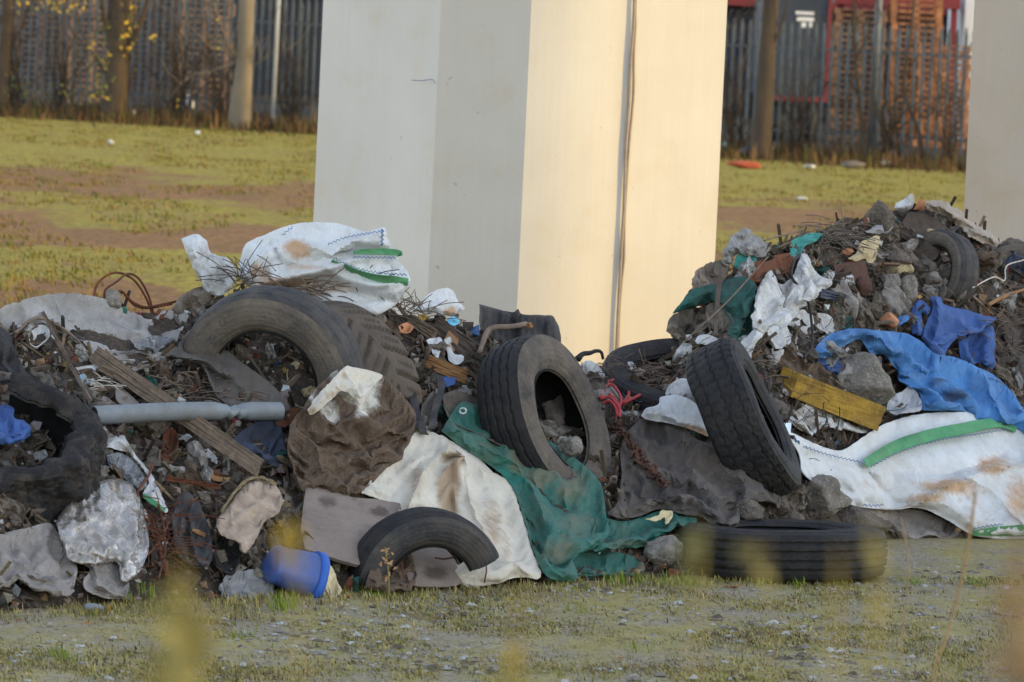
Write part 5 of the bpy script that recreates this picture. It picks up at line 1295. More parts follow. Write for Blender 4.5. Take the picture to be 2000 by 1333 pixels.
relief('white_plastic_sheet', 'crumpled white plastic sheet on the very top of the right heap', 'plastic sheet', [(1746, 408), (1752, 396), (1768, 388), (1780, 378), (1786, 392), (1780, 408), (1762, 414)], M_white2, .05, 10, (), .02, 10, -.6, 2, .06, 3.2, crump=.02, jag=1, base=lambda x, y: sZ(1760, 420) - .1)
relief('tan_board', 'small tan board standing at the top of the right heap', 'board', [(1784, 410), (1796, 388), (1806, 392), (1808, 410)], M_brick, .02, 6, (), .003, 20, 0, 2, .06, 3.5, round_=False, base=lambda x, y: sZ(1790, 416) - .12, ex=(0, 0))
relief('grey_fabric', 'frayed pale fabric trailing down the right shoulder of the right heap', 'fabric',
       [(1806, 394), (1840, 392), (1870, 408), (1890, 428), (1920, 446), (1950, 470), (1948, 482), (1920, 474), (1896, 462), (1880, 446), (1868, 440), (1846, 424), (1820, 412)],
       mat('fawn_fabric', S(160, 148, 136), S(138, 126, 116), 8, .95, .4, 90, S(92, 82, 74), .5, 8, .54), .07, 16, [([(1810, 398), (1860, 416), (1940, 474)], .03, 5)], .03, 10, .6, 4, .1, 3.5, jag=3, base=lambda x, y: surfZ(x, np.maximum(y, 440)) - .14)
relief('frayed_fibres', 'grey shredded fibres beside the stone slab at the top of the right heap', 'fibres', [(1690, 452), (1704, 444), (1730, 438), (1754, 438), (1746, 450), (1716, 458)], M_fleece, .04, 8, (), .03, 6, .1, 5, .16, 3.2, jag=2)
relief('white_plastic_sheet', 'torn white plastic caught below the yellow foam block', 'plastic sheet',
       [(1540, 822), (1552, 806), (1572, 790), (1584, 778), (1600, 786), (1626, 792), (1646, 804), (1644, 820), (1680, 836), (1694, 846), (1670, 846), (1630, 832), (1600, 830), (1590, 846), (1562, 840)],
       M_white2, .08, 14, [([(1560, 810), (1600, 800), (1640, 812)], .03, 5)], .03, 18, .3, 2, .12, 4, crump=.02, jag=2, stains=[(1560, 800, 14, 10), (1600, 832, 30, 6)])
relief('clear_plastic', 'piece of cloudy clear plastic between the concrete lump and the blue tarpaulin', 'plastic film', [(1732, 800), (1740, 776), (1764, 764), (1778, 754), (1796, 776), (1800, 800), (1780, 806), (1750, 808)], mat('cloudy_film', S(172, 174, 180), S(150, 150, 154), 9, .35, .3, 60, spec=.6, alpha=.75), .05, 12, (), .02, 18, .6, 2, .26, 4)
# --- lower left
relief('clear_plastic_bag', 'bulging shiny clear plastic bag at the lower left front of the heap', 'plastic bag',
       [(108, 1022), (120, 1000), (150, 968), (190, 944), (224, 934), (256, 946), (276, 978), (284, 1012), (292, 1050), (286, 1090), (262, 1116), (240, 1110), (222, 1082), (180, 1086), (150, 1078), (128, 1060)],
       M_clear, .24, 52, [([(130, 1010), (180, 965), (230, 945)], .03, 6), ([(160, 1000), (220, 960), (260, 960)], .03, 6), ([(264, 980), (262, 1040), (240, 1090)], .04, 6), ([(130, 1040), (190, 1060), (230, 1070)], -.03, 9)], .02, 22, .8, 2.2, .2, 4, back=True, crump=.01, ex=(.1, .06), fang=.6, bend=.15)
relief('grey_sack', 'dusty pale grey sack at the bottom left corner of the heap', 'sack',
       [(-30, 1050), (10, 1040), (60, 1030), (96, 1022), (118, 1050), (130, 1080), (150, 1106), (148, 1130), (136, 1160), (100, 1158), (60, 1146), (30, 1130), (-30, 1150)],
       M_sack, .2, 40, [([(10, 1060), (60, 1080), (110, 1070)], .03, 8), ([(20, 1110), (70, 1100), (140, 1120)], .04, 8), ([(60, 1040), (70, 1090)], -.03, 8)], .024, 26, .6, 2, .14, 4.5, stains=[(80, 1150, 50, 12, .5)], crump=.012, ex=(.12, .08))
relief('grey_sack', 'folded grey cloth lying below the bulging clear plastic bag', 'sack',
       [(134, 1064), (160, 1072), (186, 1094), (230, 1096), (252, 1124), (246, 1164), (214, 1170), (186, 1160), (166, 1150), (164, 1132), (176, 1112), (150, 1094)],
       M_sack, .13, 26, [([(150, 1074), (180, 1100), (196, 1140)], .06, 7), ([(176, 1110), (186, 1140), (200, 1160)], -.06, 7)], .014, 26, 1, 2, .18, 4.5, ex=(.06, .06))
wg, wgz = relief('white_sheet', 'torn white sheet strip with a faded green edge left of the rusty canister', 'sheet',
       [(206, 872), (214, 856), (240, 850), (250, 866), (262, 884), (284, 910), (302, 936), (316, 968), (328, 998), (318, 1000), (296, 986), (280, 966), (292, 940), (276, 910), (256, 888), (232, 880)],
       M_white2, .06, 12, [([(230, 862), (270, 900), (310, 970)], .03, 5)], .018, 20, 1, 3, .16, 3.5, jag=1.2, stains=[(250, 880, 14, 14)])
ribbon('strap', [(280, 968), (300, 982), (322, 998)], [8, 10, 6], M_strap, wg, wgz)
relief('clear_plastic_bag', 'grubby wrinkled clear plastic above the bulging clear bag', 'plastic bag', [(208, 890), (230, 884), (256, 896), (276, 920), (290, 944), (276, 960), (256, 948), (236, 926), (214, 912)], M_foil, .07, 14, (), .03, 12, .9, 2, .12, 3.5, crump=.02)
cn2, cnz = relief('canister', 'dented corroded cream metal canister lying left of the grey board', 'canister',
       [(420, 1032), (426, 1012), (444, 990), (462, 966), (484, 944), (506, 938), (534, 946), (548, 962), (552, 984), (536, 1000), (520, 1006), (512, 1030), (500, 1054), (484, 1080), (470, 1078), (464, 1056), (446, 1042)],
       M_tank, .16, 30, [([(452, 1000), (480, 976), (520, 950)], .04, 5), ([(440, 1036), (464, 1046), (480, 1074)], .03, 5), ([(500, 990), (490, 1040)], -.03, 7)], .014, 22, -.8, 2, .2, 4, back=True, ex=(.05, .05), bend=.5)
ribbon('rim', [(432, 1000), (458, 962), (484, 938), (512, 934), (540, 946)], 5, mat('tarnished_brass', S(130, 112, 78), S(104, 92, 70), 8, .6, .2), cn2, cnz, .012, .01)
relief('dark_opening', 'black crumpled sheet filling the mouth of the corroded canister', 'rubber', [(420, 1060), (436, 1042), (458, 1052), (468, 1074), (464, 1104), (444, 1120), (424, 1100)], M_blk, .04, 10, (), .02, 16, 1, 2, .12, 4)  # black sheet laid over the canister mouth
relief('grey_wadding', 'grey fibrous wadding lying at the front left of the blue bucket', 'wadding', [(430, 1140), (446, 1122), (476, 1114), (510, 1118), (532, 1136), (530, 1166), (490, 1170), (450, 1172), (434, 1166)], M_fleece, .12, 22, (), .024, 14, .1, 2, .08, 4, jag=3, crump=.02)
relief('blue_rag', 'torn blue plastic sack at the left edge inside the huge black tyre', 'plastic sack', [(-20, 806), (10, 790), (26, 800), (30, 818), (52, 824), (60, 848), (46, 862), (20, 868), (-20, 858)], M_blue2, .07, 14, (), .026, 12, .2, 2.4, .3, 3.5, jag=2, stains=[(10, 830, 20, 6), (30, 850, 24, 5)])
relief('black_strapping', 'black torn rubber strips hanging left of the corroded canister', 'rubber strips', [(336, 1010), (346, 972), (366, 962), (392, 990), (404, 1020), (414, 1060), (408, 1104), (380, 1110), (356, 1096), (340, 1060)], M_rub, .1, 18, [([(352, 980), (360, 1040), (364, 1100)], .04, 5), ([(372, 984), (380, 1040), (392, 1100)], .05, 5), ([(364, 990), (372, 1090)], -.06, 5)], .024, 14, 1.5, 4, .14, 4, jag=2)
relief('rag', 'dark brown rag heaped between the rusty strips and the muddy bag', 'rag', [(556, 930), (590, 920), (596, 960), (590, 1000), (586, 1060), (560, 1070), (552, 1020), (556, 980)], M_brn, .06, 16, (), .03, 20, 1.4, 2, .05, 4.5, crump=.03)
relief('rag', 'brown muddy rag below the muddy bag and above the grey board', 'rag', [(590, 950), (640, 946), (700, 960), (716, 980), (690, 1000), (660, 985), (620, 990), (596, 985)], M_mudc, .06, 16, (), .03, 20, .4, 2, .12, 4.5, crump=.03)
relief('brown_rag', 'pale brown leafy shreds caught inside the hole of the large smooth tyre', 'rag', [(560, 724), (578, 700), (592, 716), (604, 730), (612, 760), (598, 792), (574, 790), (562, 760)], M_tan, .05, 12, [([(580, 706), (586, 780)], .03, 4)], .03, 14, 1.4, 3, .02, 4, jag=2)
relief('green_cloth', 'small teal scrap seen through the hole of the large smooth tyre', 'cloth', [(566, 722), (580, 706), (604, 712), (606, 736), (588, 742)], M_greend, .03, 8, (), .01, 14, 0, 2, -.02, 4)

relief('packed_mud', 'brown mud packed under the cut half tyre in front of the cream canvas', 'mud', [(712, 1150), (722, 1118), (744, 1100), (770, 1086), (800, 1080), (812, 1110), (806, 1150), (760, 1156)], M_mudc, .1, 18, (), .03, 16, .5, 1.6, .24, 4, crump=.02, jag=2)
relief('dirty_rag', 'stained beige rag hanging inside the right part of the cut half tyre', 'rag', [(890, 1062), (912, 1050), (936, 1072), (950, 1104), (948, 1138), (920, 1144), (898, 1136), (900, 1098)], M_cream, .06, 14, [([(910, 1060), (925, 1130)], .03, 4)], .02, 16, 1.3, 3, .18, 4, jag=1.5, stains=[(920, 1090, 30, 40, .9)])
# ================================================================== BOARDS, PIPES, WIRE
bd, bdz = relief('board', 'flat grey board with dark stains leaning in front of the muddy bag', 'board',
       [(598, 950), (640, 956), (690, 972), (740, 976), (784, 984), (790, 1000), (770, 1050), (740, 1098), (700, 1104), (650, 1090), (596, 1072), (588, 1030), (592, 990)],
       M_board, .02, 8, (), .004, 60, 0, 2, .2, 5, thick=.02, round_=False, stains=[(740, 1000, 26, 14), (640, 980, 26, 16, .8), (690, 975, 10, 8, .6)], ex=(0, 0))
relief('board', 'grey board piece framed by the cut half tyre', 'board', [(788, 1090), (800, 1062), (826, 1050), (860, 1050), (896, 1058), (906, 1090), (900, 1140), (830, 1146), (800, 1136)], M_board, .03, 10, (), .006, 40, 0, 2, .2, 5, thick=.02, stains=[(850, 1120, 30, 16)], ex=(0, 0))
plank('plank', 'long weathered grey plank running diagonally under the grey pipe', 'plank', (182, 690), (512, 918), 34, .03, M_wood, -.22, -.3, n=40, seed=3)
plank('plank', 'second narrow plank lying just above the long weathered plank', 'plank', (196, 718), (330, 790), 14, .02, M_wood, -.2, -.26, seed=5)
# grey pipe with a crushed kink
def pipe():
    a, b = (182, 812), (546, 804); n = 60; V, Fc = [], []; m = 20
    A = P(*a, sZ(*a) - .3); B = P(*b, sZ(*b) - .34); t = (B - A).normalized()
    s = Vector((0, 0, 1)); s = (s - t * s.dot(t)).normalized(); q = t.cross(s)
    for i in range(n + 1):
        u = i / n; c = A + (B - A) * u; R0 = .046
        kink = math.exp(-((u - .74) / .06) ** 2)
        c = c + s * (.010 * math.sin(u * 3.1) - .006 * kink)
        for k in range(m):
            ph = 2 * math.pi * k / m
            V.append(c + s * math.cos(ph) * R0 * (1 - .38 * kink) + q * math.sin(ph) * R0 * (1 + .12 * kink) + s * .012 * kink * (math.sin(ph) > .3) * math.sin(u * 120))
    for i in range(n):
        for k in range(m): Fc.append((i*m+k, i*m+(k+1) % m, (i+1)*m+(k+1) % m, (i+1)*m+k))
    # open end wall
    o = link('pipe', V, Fc, M_pipe); solidify(o, .005); tag(o, 'smooth grey plastic pipe with a crushed kink lying across the left heap', 'pipe')
pipe()
relief('rusty_box', 'flat rusty metal piece right behind the end of the grey pipe', 'metal piece', [(540, 800), (586, 796), (576, 824), (556, 836), (538, 830)], M_rust, .03, 8, (), .006, 20, 0, 2, .12, 4, round_=False, ex=(0, 0))
plank('stick', 'long thin bare stick leaning across the left end of the heap', 'stick', (82, 608), (178, 786), 8, .014, M_stick, -.16, -.3, n=14, seed=9)
wire('branch', 'forked grey branch lying below the grey sheet', 'branch', [(30, 650), (70, 622), (110, 634), (150, 664), (172, 690)], [.008, .009, .009, .007, .004], M_stick, dz=-.16)
# rebar
rl = rock('concrete_lump', 'small concrete lump with bent rebar on the ridge at left', 'concrete', 216, 586, 48, 44, M_conc, 31, dz=-.04)
for pts in ([(182, 588, -.03), (188, 560, -.03), (206, 540, -.04), (232, 533, -.05), (262, 548, -.06), (284, 580, -.06), (297, 612, -.05)],
            [(204, 582, -.08), (206, 566, -.1), (226, 552, -.1), (250, 535, -.08), (272, 546, -.06), (290, 578, -.05), (300, 614, -.05)],
            [(226, 582, -.1), (236, 568, -.12), (256, 588, -.1), (284, 600, -.08), (320, 594, -.05), (350, 588, -.03)],
            [(228, 584, -.08), (240, 572, -.1), (262, 596, -.08), (290, 602, -.06), (336, 594, -.04)]):
    W = [P(p[0], p[1], sZ(p[0], 612) + p[2] + .05) for p in pts]
    v, f = tube_geo(spline(W, .01), .0062, 7); child('bar', v, f, M_rust, rl)
wire('bent_bar', 'bent grey metal bar resting across the top of the upright tyre', 'metal bar', [(936, 690), (942, 672), (952, 648), (966, 640), (1000, 638), (1028, 633)], [.014, .014, .016, .015, .014, .014], M_stick, dz=-.36, n=9)
rock('knot', 'orange brown knot at the end of the bent metal bar', 'knot', 1034, 636, 16, 14, M_woodo, 4, dz=-.38)
wire('hose', 'black hooked rubber hose in front of the sunlit pillar', 'hose', [(1128, 702), (1138, 692), (1152, 690), (1164, 686), (1174, 688), (1178, 702)], [.02, .014, .013, .011, .009, .008], M_blk, dz=-.06)
for pts, lab, rr in (([(1250, 772, -.2), (1226, 784, -.22), (1216, 788, -.2), (1228, 772, -.16), (1224, 752, -.15), (1206, 742, -.15), (1186, 748, -.18), (1176, 764, -.22), (1192, 772, -.28), (1208, 790, -.3), (1210, 812, -.3), (1204, 820, -.28)], 'red rubber hose loop with a free end pointing right', .0085),
                 ([(1172, 778, -.25), (1186, 752, -.3), (1200, 756, -.3), (1212, 774, -.28), (1212, 790, -.26), (1206, 800, -.24)], 'red rubber hose loop nearest the upright tyre', .008),
                 ([(1172, 780, -.24), (1190, 776, -.32), (1206, 792, -.34), (1210, 806, -.3), (1204, 818, -.28)], 'middle of the nested red hose coils', .008),
                 ([(1174, 790, -.24), (1190, 784, -.34), (1202, 796, -.35), (1206, 812, -.3)], 'lowest of the nested red hose coils', .008)):
    wire('red_hose', lab, 'hose', pts, rr, M_red, 'coils of red hose')
# chain
def chain(pts, label, link_len=.042, r=.0065, dz=-.3):
    W = spline([P(p[0], p[1], sZ(p[0], p[1]) + dz) for p in pts], link_len * .62); g = Geo(); rg = random.Random(2)
    for i in range(len(W) - 1):
        for rep in range(2):
            c = Vector((W[i] + W[i+1]) / 2) + Vector((rg.gauss(0, .012), rg.gauss(0, .008), rg.gauss(0, .006))); t = Vector(W[i+1] - W[i]).normalized()
            t = (t + Vector((rg.gauss(0, .4), rg.gauss(0, .4), rg.gauss(0, .4)))).normalized()
            a = t.orthogonal().normalized(); a = Matrix.Rotation(rg.uniform(0, 3), 3, t) @ a
            pl = [c + t * math.cos(q) * link_len * .6 + a * math.sin(q) * link_len * .34 for q in np.linspace(0, 6.283, 11)]
            v, f = tube_geo(pl, r, 5, False); g.add(v, f)
    tag(link('chain', g.v, g.f, M_rustd), label, 'chain')
chain([(1198, 820), (1214, 844), (1234, 866), (1246, 888), (1262, 912), (1284, 930), (1302, 946)], 'heavy rusty chain trailing over the dark grey fabric')
# wires on the cut tyre
def plainwire(name, label, cat, pts, r, mt, group=None, Zf=None, dz=0., n=6):
    W = [P(p[0], p[1], (Zf if Zf else sZ(p[0], p[1])) + dz) for p in pts]
    v, f = tube_geo(spline(W, .012), r, n); o = link(name, v, f, mt); tag(o, label, cat, group); return o
plainwire('wire_hoop', 'thin rusty wire hoop curling out of the cut half tyre', 'wire', [(790, 1128), (784, 1090), (796, 1060), (824, 1040), (850, 1034), (880, 1044), (902, 1066), (898, 1084), (870, 1092), (850, 1090)], .004, M_rust, dz=-.36)
plainwire('wire_hoop', 'second rusty wire hoop hanging from the right end of the cut half tyre', 'wire', [(880, 1040), (920, 1050), (942, 1080), (950, 1110), (946, 1138)], .004, M_rust, dz=-.36)
plank('wood_offcut', 'rough brown wood offcut leaning on the ridge right of the lugged tyre', 'wood', (846, 628), (930, 690), 30, .05, M_woodd, -.16, -.2, n=10, seed=1)
plank('wood_offcut', 'short round ended wood offcut at the top right of the lugged tyre', 'wood', (800, 622), (856, 660), 22, .04, M_wood, -.16, -.2, n=10, seed=2)
plank('wood_offcut', 'wedge shaped board with a raw orange edge left of the upright tyre', 'wood', (832, 704), (914, 738), 26, .03, M_woodo, -.2, -.24, n=10, seed=3)
plank('wood_offcut', 'dark split board just below the orange edged wedge', 'wood', (880, 674), (936, 720), 16, .03, M_woodd, -.18, -.2, n=10, seed=4)
relief('wood_chip', 'orange broken block end on the ridge between the offcuts', 'wood', [(866, 668), (878, 642), (898, 660), (892, 682), (880, 692)], M_woodo, .03, 8, (), .005, 20, 0, 2, .2, 4, round_=False, ex=(0, 0))
relief('blue_board', 'faded blue painted board under the orange edged wedge', 'board', [(866, 736), (892, 738), (888, 752), (872, 756)], M_blue2, .01, 6, (), .003, 20, 0, 2, .2, 4, round_=False, ex=(0, 0))
relief('white_scrap', 'torn white plastic strip hanging among the wood offcuts', 'plastic strip', [(832, 664), (850, 660), (864, 664), (858, 690), (852, 704), (844, 686)], M_white2, .04, 8, (), .02, 10, 1, 2, .2, 3.5, jag=1.5)
relief('white_scrap', 'second white plastic strip left of the upright tyre', 'plastic strip', [(868, 664), (880, 660), (886, 690), (904, 694), (898, 710), (878, 704)], M_white2, .04, 8, (), .02, 10, 1, 2, .22, 3.5, jag=1.5)
relief('orange_scrap', 'orange and white torn packet by the lugged tyre', 'packet', [(778, 638), (794, 630), (808, 640), (796, 650), (780, 648)], M_brick, .02, 6, (), .012, 10, 0, 2, .2, 3.5)
relief('blue_scrap', 'bright sky blue plastic scrap on the ridge', 'plastic scrap', [(872, 626), (884, 618), (896, 624), (894, 634), (880, 636)], mat('sky_blue_plastic', S(110, 180, 210), S(90, 160, 196), 9, .5, .2), .03, 7, (), .012, 9, 0, 2, .16, 3)
relief('yellow_scrap', 'tiny yellow packet on the ridge below the green strap', 'packet', [(818, 616), (832, 614), (832, 624), (820, 624)], M_yel, .012, 5, (), .005, 9, 0, 2, .16, 3)
# rubber straps next to the muddy bag
for pts, r, lab in (([(806, 770), (812, 800), (824, 840), (830, 850)], .02, 'dark rubber strap hanging right of the muddy bag'), ([(858, 736), (862, 760), (850, 800), (842, 840)], .018, 'second rubber strap hanging between the muddy bag and the green tarpaulin')):
    W = spline([P(p[0], p[1], sZ(p[0], p[1]) - .26) for p in pts], .02); V, Fc = [], []
    for i, c in enumerate(W):
        for k in range(5): V.append(c + np.array((r * (k / 2 - 1), .006 * math.sin(i * .6 + k), .0)))
    for i in range(len(W) - 1):
        for k in range(4): Fc.append((i*5+k, i*5+k+1, (i+1)*5+k+1, (i+1)*5+k))
    o = link('rubber_strap', V, Fc, M_rub); solidify(o, .008); tag(o, lab, 'strap', 'rubber straps')
relief('rubber_flap', 'dark rubber flap with a worn olive face beside the green tarpaulin', 'rubber flap', [(826, 790), (846, 764), (852, 780), (842, 812), (828, 836), (822, 816)], M_brub, .04, 10, (), .01, 20, 1, 2, .2, 4)
relief('tyre_piece', 'slab of old tyre tread under the green tarpaulin', 'tyre piece', [(862, 770), (900, 764), (960, 800), (1040, 860), (1110, 905), (1116, 940), (1080, 930), (1020, 890), (940, 850), (880, 820)], M_rubd, .05, 12, [([(870, 780), (980, 840), (1100, 920)], -.02, 4)], .006, 40, 0, 2, .2, 5, ex=(.02, .02))
# yellow block
plank('foam_block', 'dirty yellow foam block lying below the concrete lump on the right', 'foam block', (1542, 748), (1702, 812), 50, .11, M_yel, -.2, -.26, n=16, jag=.1, seed=8, groove=.0015)
# rusty strips
plank('rusty_strip', 'flat rusty metal strip below the long weathered plank', 'metal strip', (322, 934), (432, 952), 10, .006, M_rust, -.2, -.22, n=10, seed=6)
plank('rusty_strip', 'thin rusty strip leaning down left of the torn white sheet', 'metal strip', (290, 1000), (330, 1130), 9, .006, M_rust, -.22, -.26, n=10, seed=7)
relief('rusted_grid', 'flaking rust brown mass under the grey pipe', 'rust', [(318, 850), (336, 834), (350, 858), (344, 892), (330, 914), (318, 896)], M_rust, .05, 10, (), .03, 8, 1.5, 4, .1, 3.5, jag=2)
for pts, lab in (([(300, 905, -.2), (290, 930, -.2), (270, 960, -.25), (268, 985, -.28)], 'thick rusty wire bending over the clear plastic bag'), ([(300, 960, -.2), (318, 1020, -.2), (322, 1080, -.22), (310, 1130, -.24)], 'upright rusty rod right of the clear plastic bag'), ([(282, 1090, -.2), (310, 1060, -.2), (330, 1020, -.2)], 'rusty rod crossing beside the clear plastic bag')):
    wire('rusty_rod', lab, 'rod', pts, .006, M_rust, 'rusty rods in the lower left')
# bottom left bits
b0 = G(190, 1196)
gg = Geo(); v, f = tube_geo(spline([b0 + Vector((-.06, 0, .018)), b0 + Vector((-.02, 0, .02)), b0 + Vector((.025, 0, .018)), b0 + Vector((.035, 0, .018))], .006), [.012, .018, .02, .02, .02, .02, .02, .019, .018, .018, .016, .014, .012, .012, .012, .012][:len(spline([b0 + Vector((-.06, 0, .018)), b0 + Vector((-.02, 0, .02)), b0 + Vector((.025, 0, .018)), b0 + Vector((.035, 0, .018))], .006))], 12)
bt_ = link('bottle', v, f, M_pipe); tag(bt_, 'small grey bottle with a yellow cap on the gravel in front of the heap', 'bottle')
v, f = tube_geo([b0 + Vector((.036, 0, .018)), b0 + Vector((.06, 0, .018))], .019, 12); child('cap', v, f, M_yel, bt_)

# blue bucket lying on its side
def bucket():
    c = P(572, 1116, sZ(572, 1130) - .16); ax = Vector((.86, .42, -.28)).normalized()
    s = Vector((0, 0, 1)); s = (s - ax * s.dot(ax)).normalized(); q = ax.cross(s)
    o = empty('bucket', c, 'squashed blue plastic bucket lying on its side with cream plastic spilling out', 'bucket')
    def rev(prof, n=40, sq=.9):
        V, Fc = [], []
        for i in range(n):
            th = 2 * math.pi * i / n
            for (u, r) in prof:
                rr = r * (1 + .06 * math.sin(3 * th + 1) + .05 * noise.noise(Vector((math.cos(th) * 2, math.sin(th) * 2, u * 9))))
                V.append(c + ax * u + s * math.cos(th) * rr * sq + q * math.sin(th) * rr)
        m = len(prof)
        for i in range(n):
            for k in range(m - 1): Fc.append((i*m+k, ((i+1) % n)*m+k, ((i+1) % n)*m+k+1, i*m+k+1))
        return V, Fc
    v, f = rev([(-.125, 0), (-.125, .08), (-.12, .1), (-.1, .104), (-.095, .1), (-.04, .108), (.02, .114), (.09, .122)]); child('body', v, f, M_blup, o)
    v, f = rev([(.0905, .123), (.0905, .134), (.128, .138), (.13, .126), (.095, .118)]); child('rim', v, f, mat('blue_rim', S(52, 96, 178), S(44, 84, 160), 6, .5), o)
    W = [c + ax * .1 + q * (-.13) + s * .0, c + ax * .02 - q * .15 - s * .06, c - ax * .06 - q * .14 - s * .09, c - ax * .1 - q * .1 - s * .1]
    v, f = tube_geo(spline(W, .01), .004, 6); child('handle', v, f, M_stick, o)
bucket()
relief('cream_bag', 'cream plastic bag spilling from the mouth of the blue bucket', 'plastic bag', [(618, 1160), (628, 1130), (638, 1102), (652, 1114), (660, 1138), (668, 1156), (650, 1166), (630, 1168)], M_cbag, .08, 16, [([(640, 1110), (650, 1160)], .03, 5)], .016, 16, 1, 2, .16, 3.5)

# ================================================================== STONES
rock('concrete_lump', 'concrete lump stuck in the lower hole of the upright tyre', 'concrete', 1117, 872, 52, 44, M_conc, 2, dz=-.36)
rock('concrete_lump', 'large angular grey concrete boulder in front of the blue tarpaulin', 'concrete', 1682, 742, 150, 112, M_conc, 3, dz=-.08, d=90, planes=9)
rock('concrete_lump', 'rough concrete lump at the left foot of the wide white bag', 'concrete', 1604, 968, 122, 88, M_conc, 4, dz=-.1)
rock('concrete_lump', 'flat sided concrete block behind the flat black tyre', 'concrete', 1684, 1016, 126, 54, M_concd, 5, dz=-.16)
rock('concrete_lump', 'small grey stone behind the left of the concrete block', 'stone', 1546, 1018, 62, 48, M_concd, 6, dz=-.1)
rock('stone', 'flat brown stone below the dark grey fabric', 'stone', 1462, 1000, 62, 46, M_concd, 7, dz=-.14)
rock('concrete_lump', 'pale concrete chunk at the left end of the flat black tyre', 'concrete', 1294, 1078, 78, 66, M_conc, 8, dz=-.08)
rock('stone', 'brown rounded stone lying beside the concrete block', 'stone', 1522, 984, 46, 40, M_concd, 17, dz=-.08)
rock('stone_slab', 'broad dark stone slab standing on top of the right heap', 'stone', 1716, 422, 70, 62, M_concd, 9, Z=sZ(1716, 440) - .1, d=30, planes=10)
rock('concrete_lump', 'grey broken pot shaped lump below the tan cloth', 'concrete', 1754, 504, 62, 40, M_concd, 10, dz=-.1)
rock('stone', 'round grey stone left of the tall pale stone on the right heap', 'stone', 1738, 552, 46, 40, M_conc, 11, dz=-.1, planes=3)
rock('stone', 'tall pale stone in the middle of the right heap', 'stone', 1774, 566, 40, 62, M_conc, 12, dz=-.12, planes=4)
rock('stone', 'smooth brown stone at the right edge of the ridge', 'stone', 1978, 490, 62, 50, M_concd, 13, Z=sZ(1978, 500) - .02, planes=3)
rock('brick', 'orange brick lying above the blue tarpaulin', 'brick', 1736, 626, 40, 30, M_brick, 14, dz=-.14, planes=8, rough=.08)
rock('brick', 'small peach coloured brick fragment near the tan cloth', 'brick', 1656, 492, 26, 16, M_brick, 15, dz=-.12)
rock('rusty_lump', 'rounded rusty lump below the bent dark rusty plate', 'metal lump', 1682, 560, 36, 40, M_rustd, 16, dz=-.14)
relief('plank_piece', 'broad dark broken plank near the top of the right heap', 'plank', [(1762, 436), (1780, 414), (1820, 424), (1856, 452), (1850, 478), (1820, 470), (1790, 462)], M_woodd, .05, 10, [([(1766, 436), (1840, 460)], -.02, 5)], .012, 14, .5, 4, .12, 3.5, jag=1.5, ex=(.03, .03))
relief('plank_piece', 'square dark wood piece left of the rust streaked tyre', 'wood', [(1786, 476), (1820, 474), (1836, 484), (1826, 506), (1796, 512), (1782, 498)], M_woodd, .05, 10, (), .012, 14, .3, 2, .14, 3.5, jag=1, ex=(.03, .03))
plank('plank', 'thin dark board leaning below the stone slab', 'plank', (1748, 446), (1800, 480), 14, .02, M_woodd, -.16, -.18, n=8, seed=12)
plank('dark_pipe', 'short piece of dark blue grey pipe on the right heap', 'pipe', (1600, 572), (1664, 586), 18, .04, M_navy, -.16, -.16, n=8, jag=.1, seed=13)
relief('bottle_scrap', 'crushed blue bottle beside the orange brick', 'bottle', [(1744, 630), (1756, 620), (1772, 616), (1776, 624), (1760, 634), (1748, 636)], M_blue, .03, 7, (), .008, 10, 0, 2, .2, 3)
wire('cable', 'dark looping cable hanging down over the twisted white rag', 'cable', [(1562, 498, -.2), (1550, 512, -.3), (1546, 540, -.34), (1560, 560, -.34), (1576, 584, -.32), (1584, 620, -.3), (1586, 670, -.28), (1570, 700, -.26)], .008, M_blk)
wire('pole', 'thin brown pole stuck upright in the left flank of the right heap', 'pole', [(1408, 524), (1402, 580), (1398, 640), (1398, 656)], [.012, .014, .012, .01], M_woodd, dz=-.26)
wire('straight_rod', 'straight pale rod leaning across the green cloth', 'rod', [(1340, 664), (1420, 590), (1500, 502)], .004, M_stick, dz=-.3)
wire('branch', 'bare twig arching over the left shoulder of the right heap', 'branch', [(1494, 470), (1520, 462), (1548, 456), (1570, 446)], .005, M_stick, dz=-.12)
wire('pale_root', 'pale string looping across the dark hollow at the right edge', 'string', [(1900, 562, -.3), (1940, 542, -.3), (1962, 548, -.3), (1966, 520, -.3), (2000, 508, -.3)], .004, M_cream)
wire('wire', 'thin black wire tangled over the torn white plastic', 'wire', [(1606, 812, -.3), (1612, 782, -.32), (1630, 776, -.34), (1640, 800, -.34), (1636, 836, -.32), (1626, 858, -.3), (1618, 830, -.3), (1610, 800, -.3)], .003, M_blk)
wire('wire', 'black wire bending over the yellow foam block', 'wire', [(1604, 728, -.34), (1626, 736, -.36), (1640, 756, -.36), (1680, 764, -.34)], .0035, M_blk)
wire('wire', 'green wire looped in front of the concrete boulder', 'wire', [(1708, 796, -.3), (1722, 770, -.34), (1736, 776, -.34), (1726, 800, -.34), (1760, 800, -.34), (1772, 790, -.3)], .003, M_greend)
relief('plank_piece', 'pale split wood along the right edge under the royal blue cloth', 'wood', [(1950, 620), (1966, 590), (1990, 600), (2010, 660), (2000, 720), (1976, 690)], M_woodd, .06, 14, (), .02, 10, 1.4, 5, .06, 4, jag=2)
wire('branch', 'orange brown stick at the right edge below the dark tyre', 'branch', [(1930, 596), (1960, 580), (2000, 566)], [.012, .014, .01], M_woodo, dz=-.14)
relief('white_label', 'white scrap of packaging under the bare stick at left', 'packaging', [(46, 652), (66, 644), (78, 634), (94, 640), (96, 654), (80, 672), (66, 676)], M_white2, .03, 8, [([(50, 652), (80, 655)], -.02, 3)], .015, 12, 0, 2, .1, 3.5)
